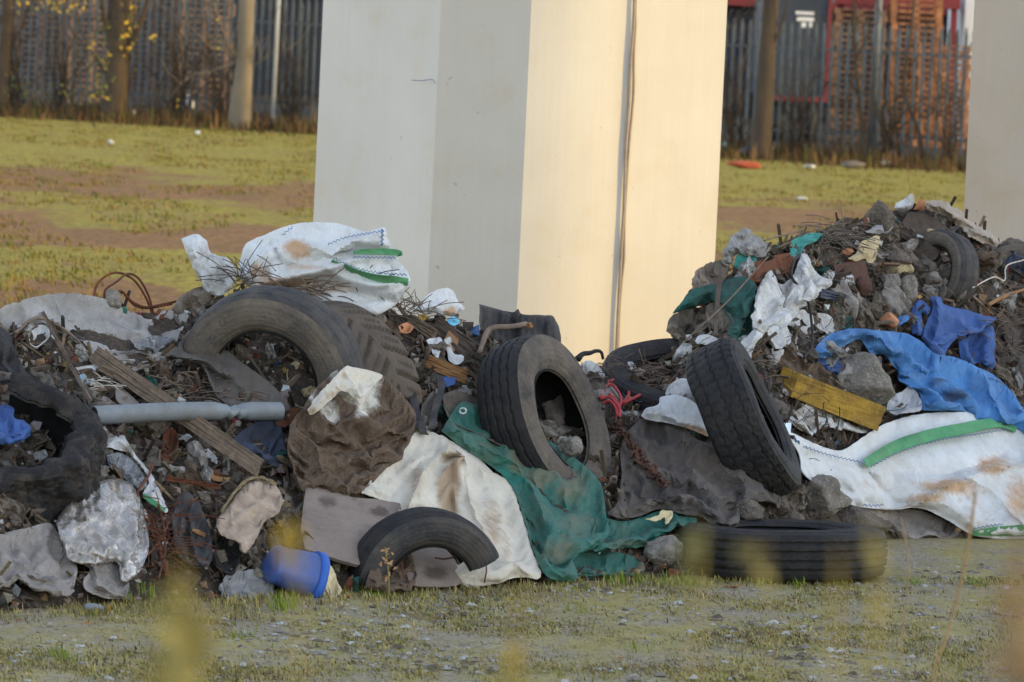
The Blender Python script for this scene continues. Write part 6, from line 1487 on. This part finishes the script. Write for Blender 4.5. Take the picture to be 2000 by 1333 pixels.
relief('blue_container', 'pale blue plastic tub scrap right of the bare stick', 'plastic scrap', [(156, 732), (180, 728), (182, 744), (166, 748), (156, 742)], mat('pale_blue_plastic', S(120, 146, 160), S(104, 130, 146), 8, .5), .03, 7, (), .006, 12, 0, 2, .14, 3.5)
relief('white_scrap', 'white foam scrap behind the upper end of the plank', 'plastic scrap', [(148, 718), (180, 714), (186, 724), (160, 730)], M_white2, .02, 6, (), .008, 12, 0, 2, .14, 3.5)
relief('white_scrap', 'pale board corner showing between plank and pipe', 'board', [(226, 756), (240, 760), (272, 788), (262, 794), (236, 788), (226, 776)], M_sack, .02, 6, (), .004, 20, 0, 2, .18, 4, ex=(0, 0))
relief('white_scrap', 'ragged white cloth under the lower half of the plank', 'cloth', [(348, 856), (366, 848), (392, 864), (420, 888), (424, 904), (404, 892), (380, 870)], M_white2, .03, 7, (), .018, 12, .6, 3, .12, 3.5, jag=1.5)

# ================================================================== SMALL LOOSE DEBRIS (uncountable)
def debris():
    rg = random.Random(77); V, Fc, Cc = [], [], []
    pal = [(S(80, 69, 60), 30), (S(104, 92, 80), 24), (S(128, 117, 105), 18), (S(154, 144, 132), 10), (S(50, 45, 42), 16), (S(140, 112, 82), 6), (S(112, 66, 44), 5),
           (S(206, 204, 200), 7), (S(60, 110, 100), 1.6), (S(70, 100, 140), 1.2), (S(150, 60, 60), .6), (S(170, 140, 80), 1)]
    cs, ws = zip(*pal)
    def put(vs, fs, c):
        o = len(V); V.extend(vs); Fc.extend(tuple(i + o for i in f) for f in fs); Cc.extend([(*c, 1)] * len(vs))
    n = 0
    while n < 17000:
        px = rg.uniform(-60, 2060); yb, yr = np.interp(px, bx, by), np.interp(px, rx, ry)
        t = rg.random() ** .8; py = yb + 8 - t * (yb - yr + 12)
        n += 1
        if not clear_of(px, py, 7): continue
        z = sZ(px, py) + rg.uniform(-.07, .01); c0 = np.array(P(px, py, z))
        c = vary(rg.choices(cs, ws)[0], .3); k = rg.random(); s = .006 + .03 * rg.random() ** 3.2 * (1.3 if k < .5 else 1)
        ax = Vector((rg.uniform(-1, 1), rg.uniform(-1, 1), rg.uniform(-1, 1))).normalized(); b = ax.orthogonal().normalized()
        b = Matrix.Rotation(rg.uniform(0, 6.28), 3, ax) @ b; d = ax.cross(b); ax, b, d = np.array(ax), np.array(b), np.array(d)
        if k < .5:     # stone / clod
            q = [ax, -ax, b, -b, d, -d]; vs = [c0 + s * u * rg.uniform(.6, 1.2) for u in q]
            put([tuple(v) for v in vs], [(0,2,4),(2,1,4),(1,3,4),(3,0,4),(2,0,5),(1,2,5),(3,1,5),(0,3,5)], c)
        elif k < .74:   # splinter
            L = s * rg.uniform(2, 5); w_ = s * .28; h_ = s * .18
            vs = [c0 + ax * L * i + b * w_ * j + d * h_ * l for i in (-1, 1) for j, l in ((-1, -1), (1, -1), (1, 1), (-1, 1))]
            put([tuple(v) for v in vs], [(0,1,5,4),(1,2,6,5),(2,3,7,6),(3,0,4,7),(3,2,1,0),(4,5,6,7)], vary(rg.choice([S(110, 94, 78), S(84, 70, 58), S(130, 110, 88), S(64, 56, 48)])))
        elif k < .9:   # bent scrap
            s *= 1.5; vs = []
            for i in range(4):
                for j in range(3):
                    vs.append(c0 + ax * s * (i - 1.5) * .7 + b * s * (j - 1) * .8 + d * s * .5 * noise.noise(Vector((i * .9 + n, j * .9, 0))))
            vs += [v + d * .002 for v in vs]
            fs = [(i*3+j, i*3+j+1, (i+1)*3+j+1, (i+1)*3+j) for i in range(3) for j in range(2)]
            fs += [tuple(x + 12 for x in f[::-1]) for f in fs]
            put([tuple(v) for v in vs], fs, c)
        else:          # twig
            L = rg.uniform(.04, .14); r = rg.uniform(.0012, .0035); pts = [c0 + ax * L * u + b * L * .3 * math.sin(u * 2.2 + n) + np.array((0, -.02, 0)) for u in (-.5, -.2, .2, .5)]
            v, f = tube_geo(pts, r, 4); put([tuple(x) for x in v], f, vary(rg.choice([S(130, 114, 98), S(96, 82, 70), S(70, 60, 52)])))
    o = link('loose_debris', V, Fc, M_debris, smooth=False, attrs={'Col': ('POINT', 'FLOAT_COLOR', Cc)})
    o['kind'] = 'stuff'; o['label'] = 'small loose rubble, splinters and scraps covering the heap'
debris()
# clusters of twigs and roots on the ridge
def twigs(name, label, px, py, n, L, spread, dz, up=.6, seed=1, r=.0022, mt=None):
    rg = random.Random(seed); g = Geo()
    for _ in range(n):
        x, y = px + rg.gauss(0, spread[0]), py + rg.gauss(0, spread[1]); c = on(x, y, dz + rg.uniform(-.05, .03))
        a = rg.uniform(0, 6.28); d = Vector((math.cos(a), rg.uniform(-.5, .3), up * rg.uniform(-.2, 1.2))).normalized(); l = L * rg.uniform(.5, 1.2)
        k = Vector((rg.gauss(0, .25), rg.gauss(0, .2), rg.gauss(0, .25))) * l
        v, f = tube_geo(spline([c, c + d * l * .5 + k * .5, c + d * l + k - Vector((0, 0, .15 * l))], l / 6), np.linspace(r, r * .4, 8)[:len(spline([c, c + d * l * .5 + k * .5, c + d * l + k - Vector((0, 0, .15 * l))], l / 6))] if False else r, 4)
        g.add(v, f)
    tag(link(name, g.v, g.f, mt or M_stick), label, 'twigs', None, 'stuff')
twigs('twig_bundle', 'dark wiry twigs between the white plastic bag and the bulk bag', 480, 545, 34, .16, (18, 8), -.28, 1, 3, .0022, M_woodd)
twigs('twig_bundle', 'tangled root bundle under the front of the bulk bag', 622, 566, 60, .14, (26, 7), -.34, .3, 4, .003)
twigs('twig_bundle', 'dry stems sticking up below the green strap of the bulk bag', 712, 575, 22, .16, (12, 16), -.45, 1, 5, .0026, M_woodd)
twigs('twig_bundle', 'grass and twigs on the ridge right of the bulk bag', 800, 610, 50, .12, (26, 10), -.14, .8, 6)
twigs('twig_bundle', 'fibrous roots high on the right heap', 1630, 458, 70, .15, (22, 14), -.14, .2, 7, .0028, M_brn)
twigs('twig_bundle', 'dry straw in front of the dark tilted tyre', 1240, 730, 90, .12, (40, 12), -.12, .2, 8, .0022)
twigs('twig_bundle', 'wiry stems among the rubbish right of the clear plastic bag', 320, 1060, 40, .2, (22, 40), -.2, .6, 9, .0022, M_rust)
twigs('twig_bundle', 'thin twigs over the yellow foam and torn plastic', 1560, 800, 40, .12, (30, 30), -.2, .6, 10, .0016, M_woodd)
twigs('twig_bundle', 'splintered straw below the dark green cloth of the right heap', 1490, 690, 60, .12, (60, 24), -.1, .2, 11, .002)
twigs('twig_bundle', 'dead stems at the right edge under the dark tyre', 1960, 640, 60, .16, (40, 40), -.12, .3, 12, .0026)
twigs('twig_bundle', 'pale wood splinters left of the large smooth tyre', 420, 770, 60, .14, (50, 18), -.12, .1, 13, .003)
twigs('twig_bundle', 'white plastic fibres right of the bare stick', 192, 746, 26, .07, (14, 6), -.16, .1, 14, .0018, M_cream)
# medium stones: each its own object
rg = random.Random(11); proto = []
for s in range(4):
    v, f = rock_geo((0, 0, 0), 2, 1.5, 1.7, 60 + s, .3, 2, 6)
    proto.append((v, f))
pm = []
for i in range(46):
    px = rg.uniform(20, 1990); yb, yr = np.interp(px, bx, by), np.interp(px, rx, ry); py = yr + (yb - yr) * rg.uniform(.06, .95)
    if i >= 8 and not clear_of(px, py, 2): continue
    if i < 8:
        s = i % 4; v, f = proto[s]
        o = link('rubble_stone', v, f, M_concd if i < 4 else M_conc, origin=(0, 0, 0)); pm.append(o)
    else:
        o = pm[i % 8].copy(); COL.objects.link(o)
    k = rg.uniform(.012, .03); o.scale = (k, k, k); o.location = on(px, py, -.05); o.rotation_euler = (rg.uniform(0, 6), rg.uniform(0, 6), rg.uniform(0, 6))
    tag(o, 'fist sized grey brown stone lying loose in the rubble of the heap', 'stone', 'loose stones in the heap')

# rags, scraps and splinters tangled into the heap: a few crumpled shapes, each copy a thing of its own
def scrap_mesh(seed):
    rng = random.Random(seed); n = 26; ring = []
    el = rng.uniform(.5, 1)
    for i in range(n):
        a = 2 * math.pi * i / n; r = .5 * (1 + .34 * noise.noise(Vector((math.cos(a) * 1.4, math.sin(a) * 1.4, seed * 2.7))) + rng.uniform(-.09, .09))
        ring.append((math.cos(a) * r, math.sin(a) * r * el))
    ring = np.array(ring); A, B = ring, np.roll(ring, -1, axis=0)
    cand = np.array([(x * .055 + rng.uniform(-.012, .012), y * .055 + rng.uniform(-.012, .012)) for x in range(-14, 15) for y in range(-14, 15)])
    cand = cand[insides(cand, ring)]; cand = cand[segd(cand, A, B) > .03]
    res = delaunay_2d_cdt([Vector(p) for p in ring] + [Vector(p) for p in cand], [(i, (i + 1) % n) for i in range(n)], [], 1, 1e-5)
    V2 = np.array([(v.x, v.y) for v in res[0]]); tri = [tuple(f) for f in res[2]]
    X = np.stack([V2[:, 0], np.zeros(len(V2)), V2[:, 1]], axis=1); a0 = rng.uniform(0, 3)
    X[:, 1] = [-.16 * (1 - min(1, (p[0] ** 2 + p[1] ** 2) * 4)) + .16 * noise.noise(Vector((p[0] * 2.2, p[1] * 2.2, seed))) for p in V2]
    X[:n, 1] += [.14 * noise.noise(Vector((p[0] * 3, p[1] * 3, seed + 4))) for p in ring]
    X = crumple(X, V2, tri, n, np.full(len(X), 9.), (rng.uniform(.15, .4), rng.uniform(.03, .2)), a0, 120, .3, 0, rng)
    return X, tri
SCR = [scrap_mesh(300 + k) for k in range(12)]
scm = {}
kinds = [(M_brn, 30, 'brown_rag', 'small dusty brown rag tangled in the loose rubbish', 'rag'), (M_sack, 16, 'grey_scrap', 'small grey scrap of sacking tangled in the loose rubbish', 'scrap'), (M_white2, 15, 'white_scrap', 'small crumpled white plastic scrap tangled in the loose rubbish', 'scrap'),
         (M_dfab, 16, 'dark_rag', 'small dark fabric rag tangled in the loose rubbish', 'rag'), (M_gtarp, 9, 'pale_scrap', 'small pale grey torn sheet piece tangled in the loose rubbish', 'scrap'), (M_tan, 4, 'tan_scrap', 'small tan cloth scrap tangled in the loose rubbish', 'scrap'),
         (M_greend, 5, 'green_scrap', 'small dark green cloth scrap tangled in the loose rubbish', 'scrap'), (M_mudc, 9, 'muddy_rag', 'small muddy rag tangled in the loose rubbish', 'rag'), (M_rustd, 4, 'rusty_flake', 'small bent rusty flake of metal in the loose rubbish', 'metal scrap'), (M_navy, 2, 'navy_scrap', 'small navy plastic scrap tangled in the loose rubbish', 'scrap')]
rg = random.Random(404)
def put_scrap(px, py, size, dz):
    m, _w, nm, lab, cat = rg.choices(kinds, [k[1] for k in kinds])[0]; q = rg.randrange(12)
    if (q, m.name) not in scm:
        v, f = SCR[q]; o = link(nm, v, f, m, origin=(0, 0, 0)); solidify(o, .012, 0); scm[(q, m.name)] = o
    else:
        o = scm[(q, m.name)].copy(); COL.objects.link(o)
    z = sZ(px, py); k = size * z / FP
    o.scale = (k, k * rg.uniform(.9, 1.6), k * rg.uniform(.6, 1)); o.location = P(px, py, z + dz); o.rotation_euler = (rg.uniform(-.7, .35), rg.uniform(0, 6.28), rg.uniform(-.6, .6))
    tag(o, lab, cat, 'rags and scraps tangled in the heap')
for _ in range(170):
    px = rg.uniform(1300, 2010); yb, yr = np.interp(px, bx, by), np.interp(px, rx, ry); t = rg.uniform(.22, .985)
    if px > 1560 and t < .5: t = rg.uniform(.5, .98)
    if not clear_of(px, yb + t * (yr - yb), 9): continue
    put_scrap(px, yb + t * (yr - yb), rg.uniform(16, 60), rg.uniform(-.09, -.01))
for _ in range(260):
    px = rg.uniform(-10, 1300); yb, yr = np.interp(px, bx, by), np.interp(px, rx, ry)
    t = rg.uniform(.05, .97)
    if not clear_of(px, yb + t * (yr - yb), 9): continue
    put_scrap(px, yb + t * (yr - yb), rg.uniform(16, 56), rg.uniform(-.09, -.01))
kinds = [(M_brn, 26, 'brown_rag', 'bulky dirt caked brown rag bunched up in the rubbish', 'rag'), (M_sack, 18, 'grey_sack', 'bulky dusty grey sacking bunched up in the rubbish', 'sack'), (M_dfab, 20, 'dark_rag', 'bulky dark fabric bunched up in the rubbish', 'rag'), (M_mudc, 18, 'muddy_rag', 'bulky muddy cloth bunched up in the rubbish', 'rag'), (M_brub, 12, 'rubber_scrap', 'bulky bent dark rubber piece in the rubbish', 'rubber scrap'), (M_gtarp, 8, 'pale_sheet', 'bulky torn pale grey sheet bunched up in the rubbish', 'sheet')]
for _ in range(260):
    px = rg.uniform(-10, 2010); yb, yr = np.interp(px, bx, by), np.interp(px, rx, ry); t = rg.uniform(.06, .93)
    if px > 1560 and t < .5: t = rg.uniform(.52, .93)
    sz_ = rg.uniform(60, 115); py = yb + t * (yr - yb)
    if not all(clear_of(px + a_ * sz_ * .34, py + b_ * sz_ * .3, 8) for a_, b_ in ((0, 0), (1, 0), (-1, 0), (0, 1), (0, -1))): continue
    put_scrap(px, py, sz_, rg.uniform(-.06, .01))
wpm = []
for i in range(90):
    if i < 60: px = rg.uniform(0, 1000); 
    else: px = rg.uniform(1320, 1990)
    yb, yr = np.interp(px, bx, by), np.interp(px, rx, ry); t = rg.uniform(.1, .97)
    if i >= 60: t = rg.uniform(.55, .97)
    if i >= 6 and not clear_of(px, yb + t * (yr - yb), 2): continue
    if i < 6:
        V, Fc = [], []; n = 8
        for k in range(n + 1):
            for (c_, d_) in ((-.5, -.5), (0, -.6), (.5, -.5), (.5, .5), (0, .45), (-.5, .5)):
                e = (.5 if k in (0, n) else 1) * (1 + .3 * noise.noise(Vector((k * .6, c_ * 3, i))))
                V.append((k / n - .5 + (.04 * noise.noise(Vector((c_ * 9, d_ * 9, i + k))) if k in (0, n) else 0), d_ * .07 * e, c_ * .16 * e + .05 * math.sin(k * .5 + i)))
        for k in range(n):
            for j in range(6): Fc.append((k*6+j, (k+1)*6+j, (k+1)*6+(j+1) % 6, k*6+(j+1) % 6))
        Fc += [tuple(range(6)), tuple(n*6+j for j in range(6))[::-1]]
        o = link('wood_splinter', V, Fc, (M_wood, M_woodd, M_woodo, M_woodd, M_wood, M_stick)[i], origin=(0, 0, 0), smooth=False); wpm.append(o)
    else:
        o = wpm[i % 6].copy(); COL.objects.link(o)
    L = rg.uniform(.07, .24); o.scale = (L, L * rg.uniform(.6, 1), L * rg.uniform(.5, 1)); o.location = on(px, yb + t * (yr - yb), rg.uniform(-.11, -.03))
    o.rotation_euler = (rg.uniform(-.6, .6), rg.uniform(-.9, .9), rg.uniform(-.7, .7))
    tag(o, 'broken wood splinter lying loose in the rubbish of the heap', 'wood', 'wood splinters in the heap')
# fallen leaves by the heap
M_leaf = mat('fallen_leaf', S(190, 116, 52), S(150, 84, 44), 20, .8, .1)
lfm = None
for px, py in ((28, 1182), (75, 1186), (92, 1184), (36, 1216), (170, 1222), (424, 1168), (474, 1172), (858, 1146), (846, 1148), (1116, 1128), (1298, 1112), (1330, 1122), (1420, 1148), (1450, 1146), (1436, 1150), (1905, 1148), (1500, 1016), (1374, 1026), (1210, 1290), (680, 1170)):
    if lfm is None:
        V = []; Fc = []
        for k in range(7):
            u = k / 6 - .5; w_ = .32 * math.cos(u * math.pi) ** .8 + .01
            V += [(u, -w_, .12 * abs(u) + .12), (u, 0, .02), (u, w_, .16 - .1 * u)]
        for k in range(6): Fc += [(k*3, k*3+3, k*3+4, k*3+1), (k*3+1, k*3+4, k*3+5, k*3+2)]
        lfm = link('fallen_leaf', V, Fc, M_leaf, origin=(0, 0, 0)); solidify(lfm, .02, 0); o = lfm
    else: o = lfm.copy(); COL.objects.link(o)
    p = G(px, py) if py > np.interp(px, bx, by) - 12 else on(px, py, -.12)
    k = rg.uniform(.025, .045); o.location = p + Vector((0, 0, .004)); o.scale = (k, k, k); o.rotation_euler = (rg.uniform(.1, .8), rg.uniform(-.3, .3), rg.uniform(0, 6))
    tag(o, 'curled orange fallen leaf on the ground at the foot of the heap', 'leaf', 'fallen leaves at the foot of the heap')

# ================================================================== LITTER FAR BACK
far_l = [(366, 206, 26, 42, 'white pointed plastic rag standing by the foot of the fence', M_white2), (258, 225, 22, 18, 'round white plastic bag on the ground by the ivy tree', M_white2), (386, 260, 11, 9, 'small white litter ball on the far grass', M_white), (216, 279, 15, 12, 'white crumpled paper on the far grass at left', M_white2),
         (324, 227, 13, 11, 'pale litter beside the pointed plastic rag', M_white2), (500, 238, 26, 16, 'grey litter lump between the grey trunk and middle pillar', M_gtarp), (1422, 286, 30, 18, 'turquoise plastic by the fence right of the middle pillar', mat('turquoise', S(120, 170, 160), S(100, 150, 140), 5, .6)), (1452, 322, 70, 16, 'orange red plastic netting on the grass right of the middle pillar', mat('orange_net', S(176, 90, 66), S(150, 76, 58), 5, .8, .5)),
         (1850, 322, 22, 12, 'blue plastic litter at the fence foot near the right pillar', M_blue), (1730, 320, 26, 12, 'pale blue litter beside the dark pole', M_white2), (1580, 326, 24, 10, 'white litter by the fence below the trailer', M_white2), (1668, 322, 50, 18, 'mauve grey heap of litter below the multi stemmed shrub', M_brn), (1568, 388, 24, 6, 'thin white litter on the far grass at right', M_white), (1460, 298, 40, 26, 'dark bag slumped at the foot of the thick dark trunk', M_navy)]
for i, (px, py, w_, h_, lab, m) in enumerate(far_l):
    Z = groundZ(px, py + h_ * .45); v, f = rock_geo(P(px, py, Z), w_ * Z / FP, h_ * Z / FP, min(w_, 30) * Z / FP, 200 + i, .4, 3, 5)
    tag(link('litter', v, f, m), lab, 'litter', 'litter along the far fence')

# ================================================================== FOREGROUND WEEDS (out of focus)
M_wst = mat('weed_stem', S(132, 120, 66), S(104, 96, 52), 9, .8, .1)
M_wlf = mat('weed_leaf', S(134, 129, 80, 1), S(116, 112, 70, 1), 9, .8, .1)
M_wyl = mat('weed_yellow', S(170, 150, 62, 1), S(152, 132, 56, 1), 9, .8, .1)
M_wbr = mat('weed_brown', S(128, 110, 84), S(100, 86, 66), 9, .9, .1)
def weed(label, pts, Z, lf, heads, stem_r=.003, lm=None, seed=1):
    rg = random.Random(seed); top = [P(x, y, Z) for x, y in pts]; low = top[-1]
    o = empty('tall_weed', (low.x, low.y, 0), label, 'weed', 'blurred weeds in front of the camera')
    W = top + [Vector((low.x + rg.uniform(-.02, .02), low.y, low.z * .5)), Vector((low.x + rg.uniform(-.03, .03), low.y, -.02))]
    v, f = tube_geo(spline(W, .05), stem_r, 6); child('stem', v, f, M_wst if lm is not M_wbr else M_wbr, o)
    k = Z / FP; g = Geo()
    for (x, y, sx, sy, n, s) in lf: leaves(g, P(x, y, Z), n, (sx * k, sx * k, sy * k), s, rg)
    if g.v: child('leaf', g.v, g.f, lm or M_wlf, o)
    g = Geo()
    for (x, y, sx, sy, n, s) in heads: leaves(g, P(x, y, Z), n, (sx * k, sx * k, sy * k), s, rg)
    if g.v: child('flower_head', g.v, g.f, M_wyl, o)
weed('blurred yellow green weed rising at the lower left of the picture', [(350, 1140), (346, 1230), (340, 1340)], 4.2, [(350, 1185, 14, 24, 12, .010), (346, 1250, 26, 40, 26, .012), (340, 1330, 34, 36, 30, .012)], [(352, 1165, 10, 18, 5, .007)], .002, seed=1)
weed('blurred weed with a yellow tip in front of the grey board and the bucket', [(570, 1020), (566, 1080), (580, 1340)], 5, [(566, 1075, 8, 16, 4, .007)], [(568, 1048, 11, 16, 15, .008)], .0015, seed=2)
weed('blurred pale weed in front of the left end of the flat black tyre', [(1350, 1030), (1360, 1080), (1352, 1340)], 4.6, [(1358, 1075, 16, 28, 4, .012), (1345, 1110, 14, 14, 2, .01)], [], .0014, seed=3)
weed('small blurred weed in front of the middle of the flat black tyre', [(1440, 1075), (1480, 1120), (1500, 1340)], 5, [(1452, 1085, 9, 9, 2, .01), (1482, 1122, 14, 10, 2, .01), (1476, 1112, 6, 16, 2, .01)], [], .001, seed=4)
weed('blurred grey green stalk in front of the right end of the flat black tyre', [(1702, 1020), (1706, 1120), (1700, 1340)], 4.6, [(1704, 1080, 9, 36, 4, .012), (1704, 1160, 9, 40, 4, .012)], [], .0016, seed=5)
weed('blurred low weed with one yellow flower at the bottom centre', [(1006, 1278), (1004, 1345)], 5, [(1004, 1325, 20, 10, 6, .01)], [(1006, 1275, 9, 10, 12, .007)], .002, seed=6)
weed('brown feathery dry stalk rising at the lower right of the picture', [(1905, 960), (1895, 1040), (1876, 1140), (1850, 1240), (1820, 1345)], 16, [(1902, 985, 16, 26, 16, .008), (1892, 1040, 14, 20, 10, .008)], [], .0035, M_wbr, seed=7)
weed('brown blurred weed clump along the lower right edge', [(1985, 1180), (1990, 1345)], 3.6, [(1985, 1250, 16, 50, 14, .012), (1992, 1325, 20, 30, 12, .012)], [], .003, M_wbr, seed=8)
weed('thin straight blurred stem at the lower right before the wide white bag', [(1760, 1010), (1774, 1120), (1752, 1345)], 20, [], [], .002, M_wbr, seed=9)
weed('faint yellow green weed at the bottom right of the picture', [(1628, 1200), (1625, 1345)], 4.5, [(1626, 1240, 10, 26, 2, .008)], [], .002, seed=10)
weed('brown dry seed stalk standing before the cut half tyre', [(752, 1070), (758, 1110), (760, 1150)], 27.6, [(754, 1085, 6, 12, 12, .012), (758, 1115, 8, 14, 12, .014)], [], .003, mat('dry_stalk', S(170, 130, 92), S(140, 106, 76), 9, .9), seed=11)
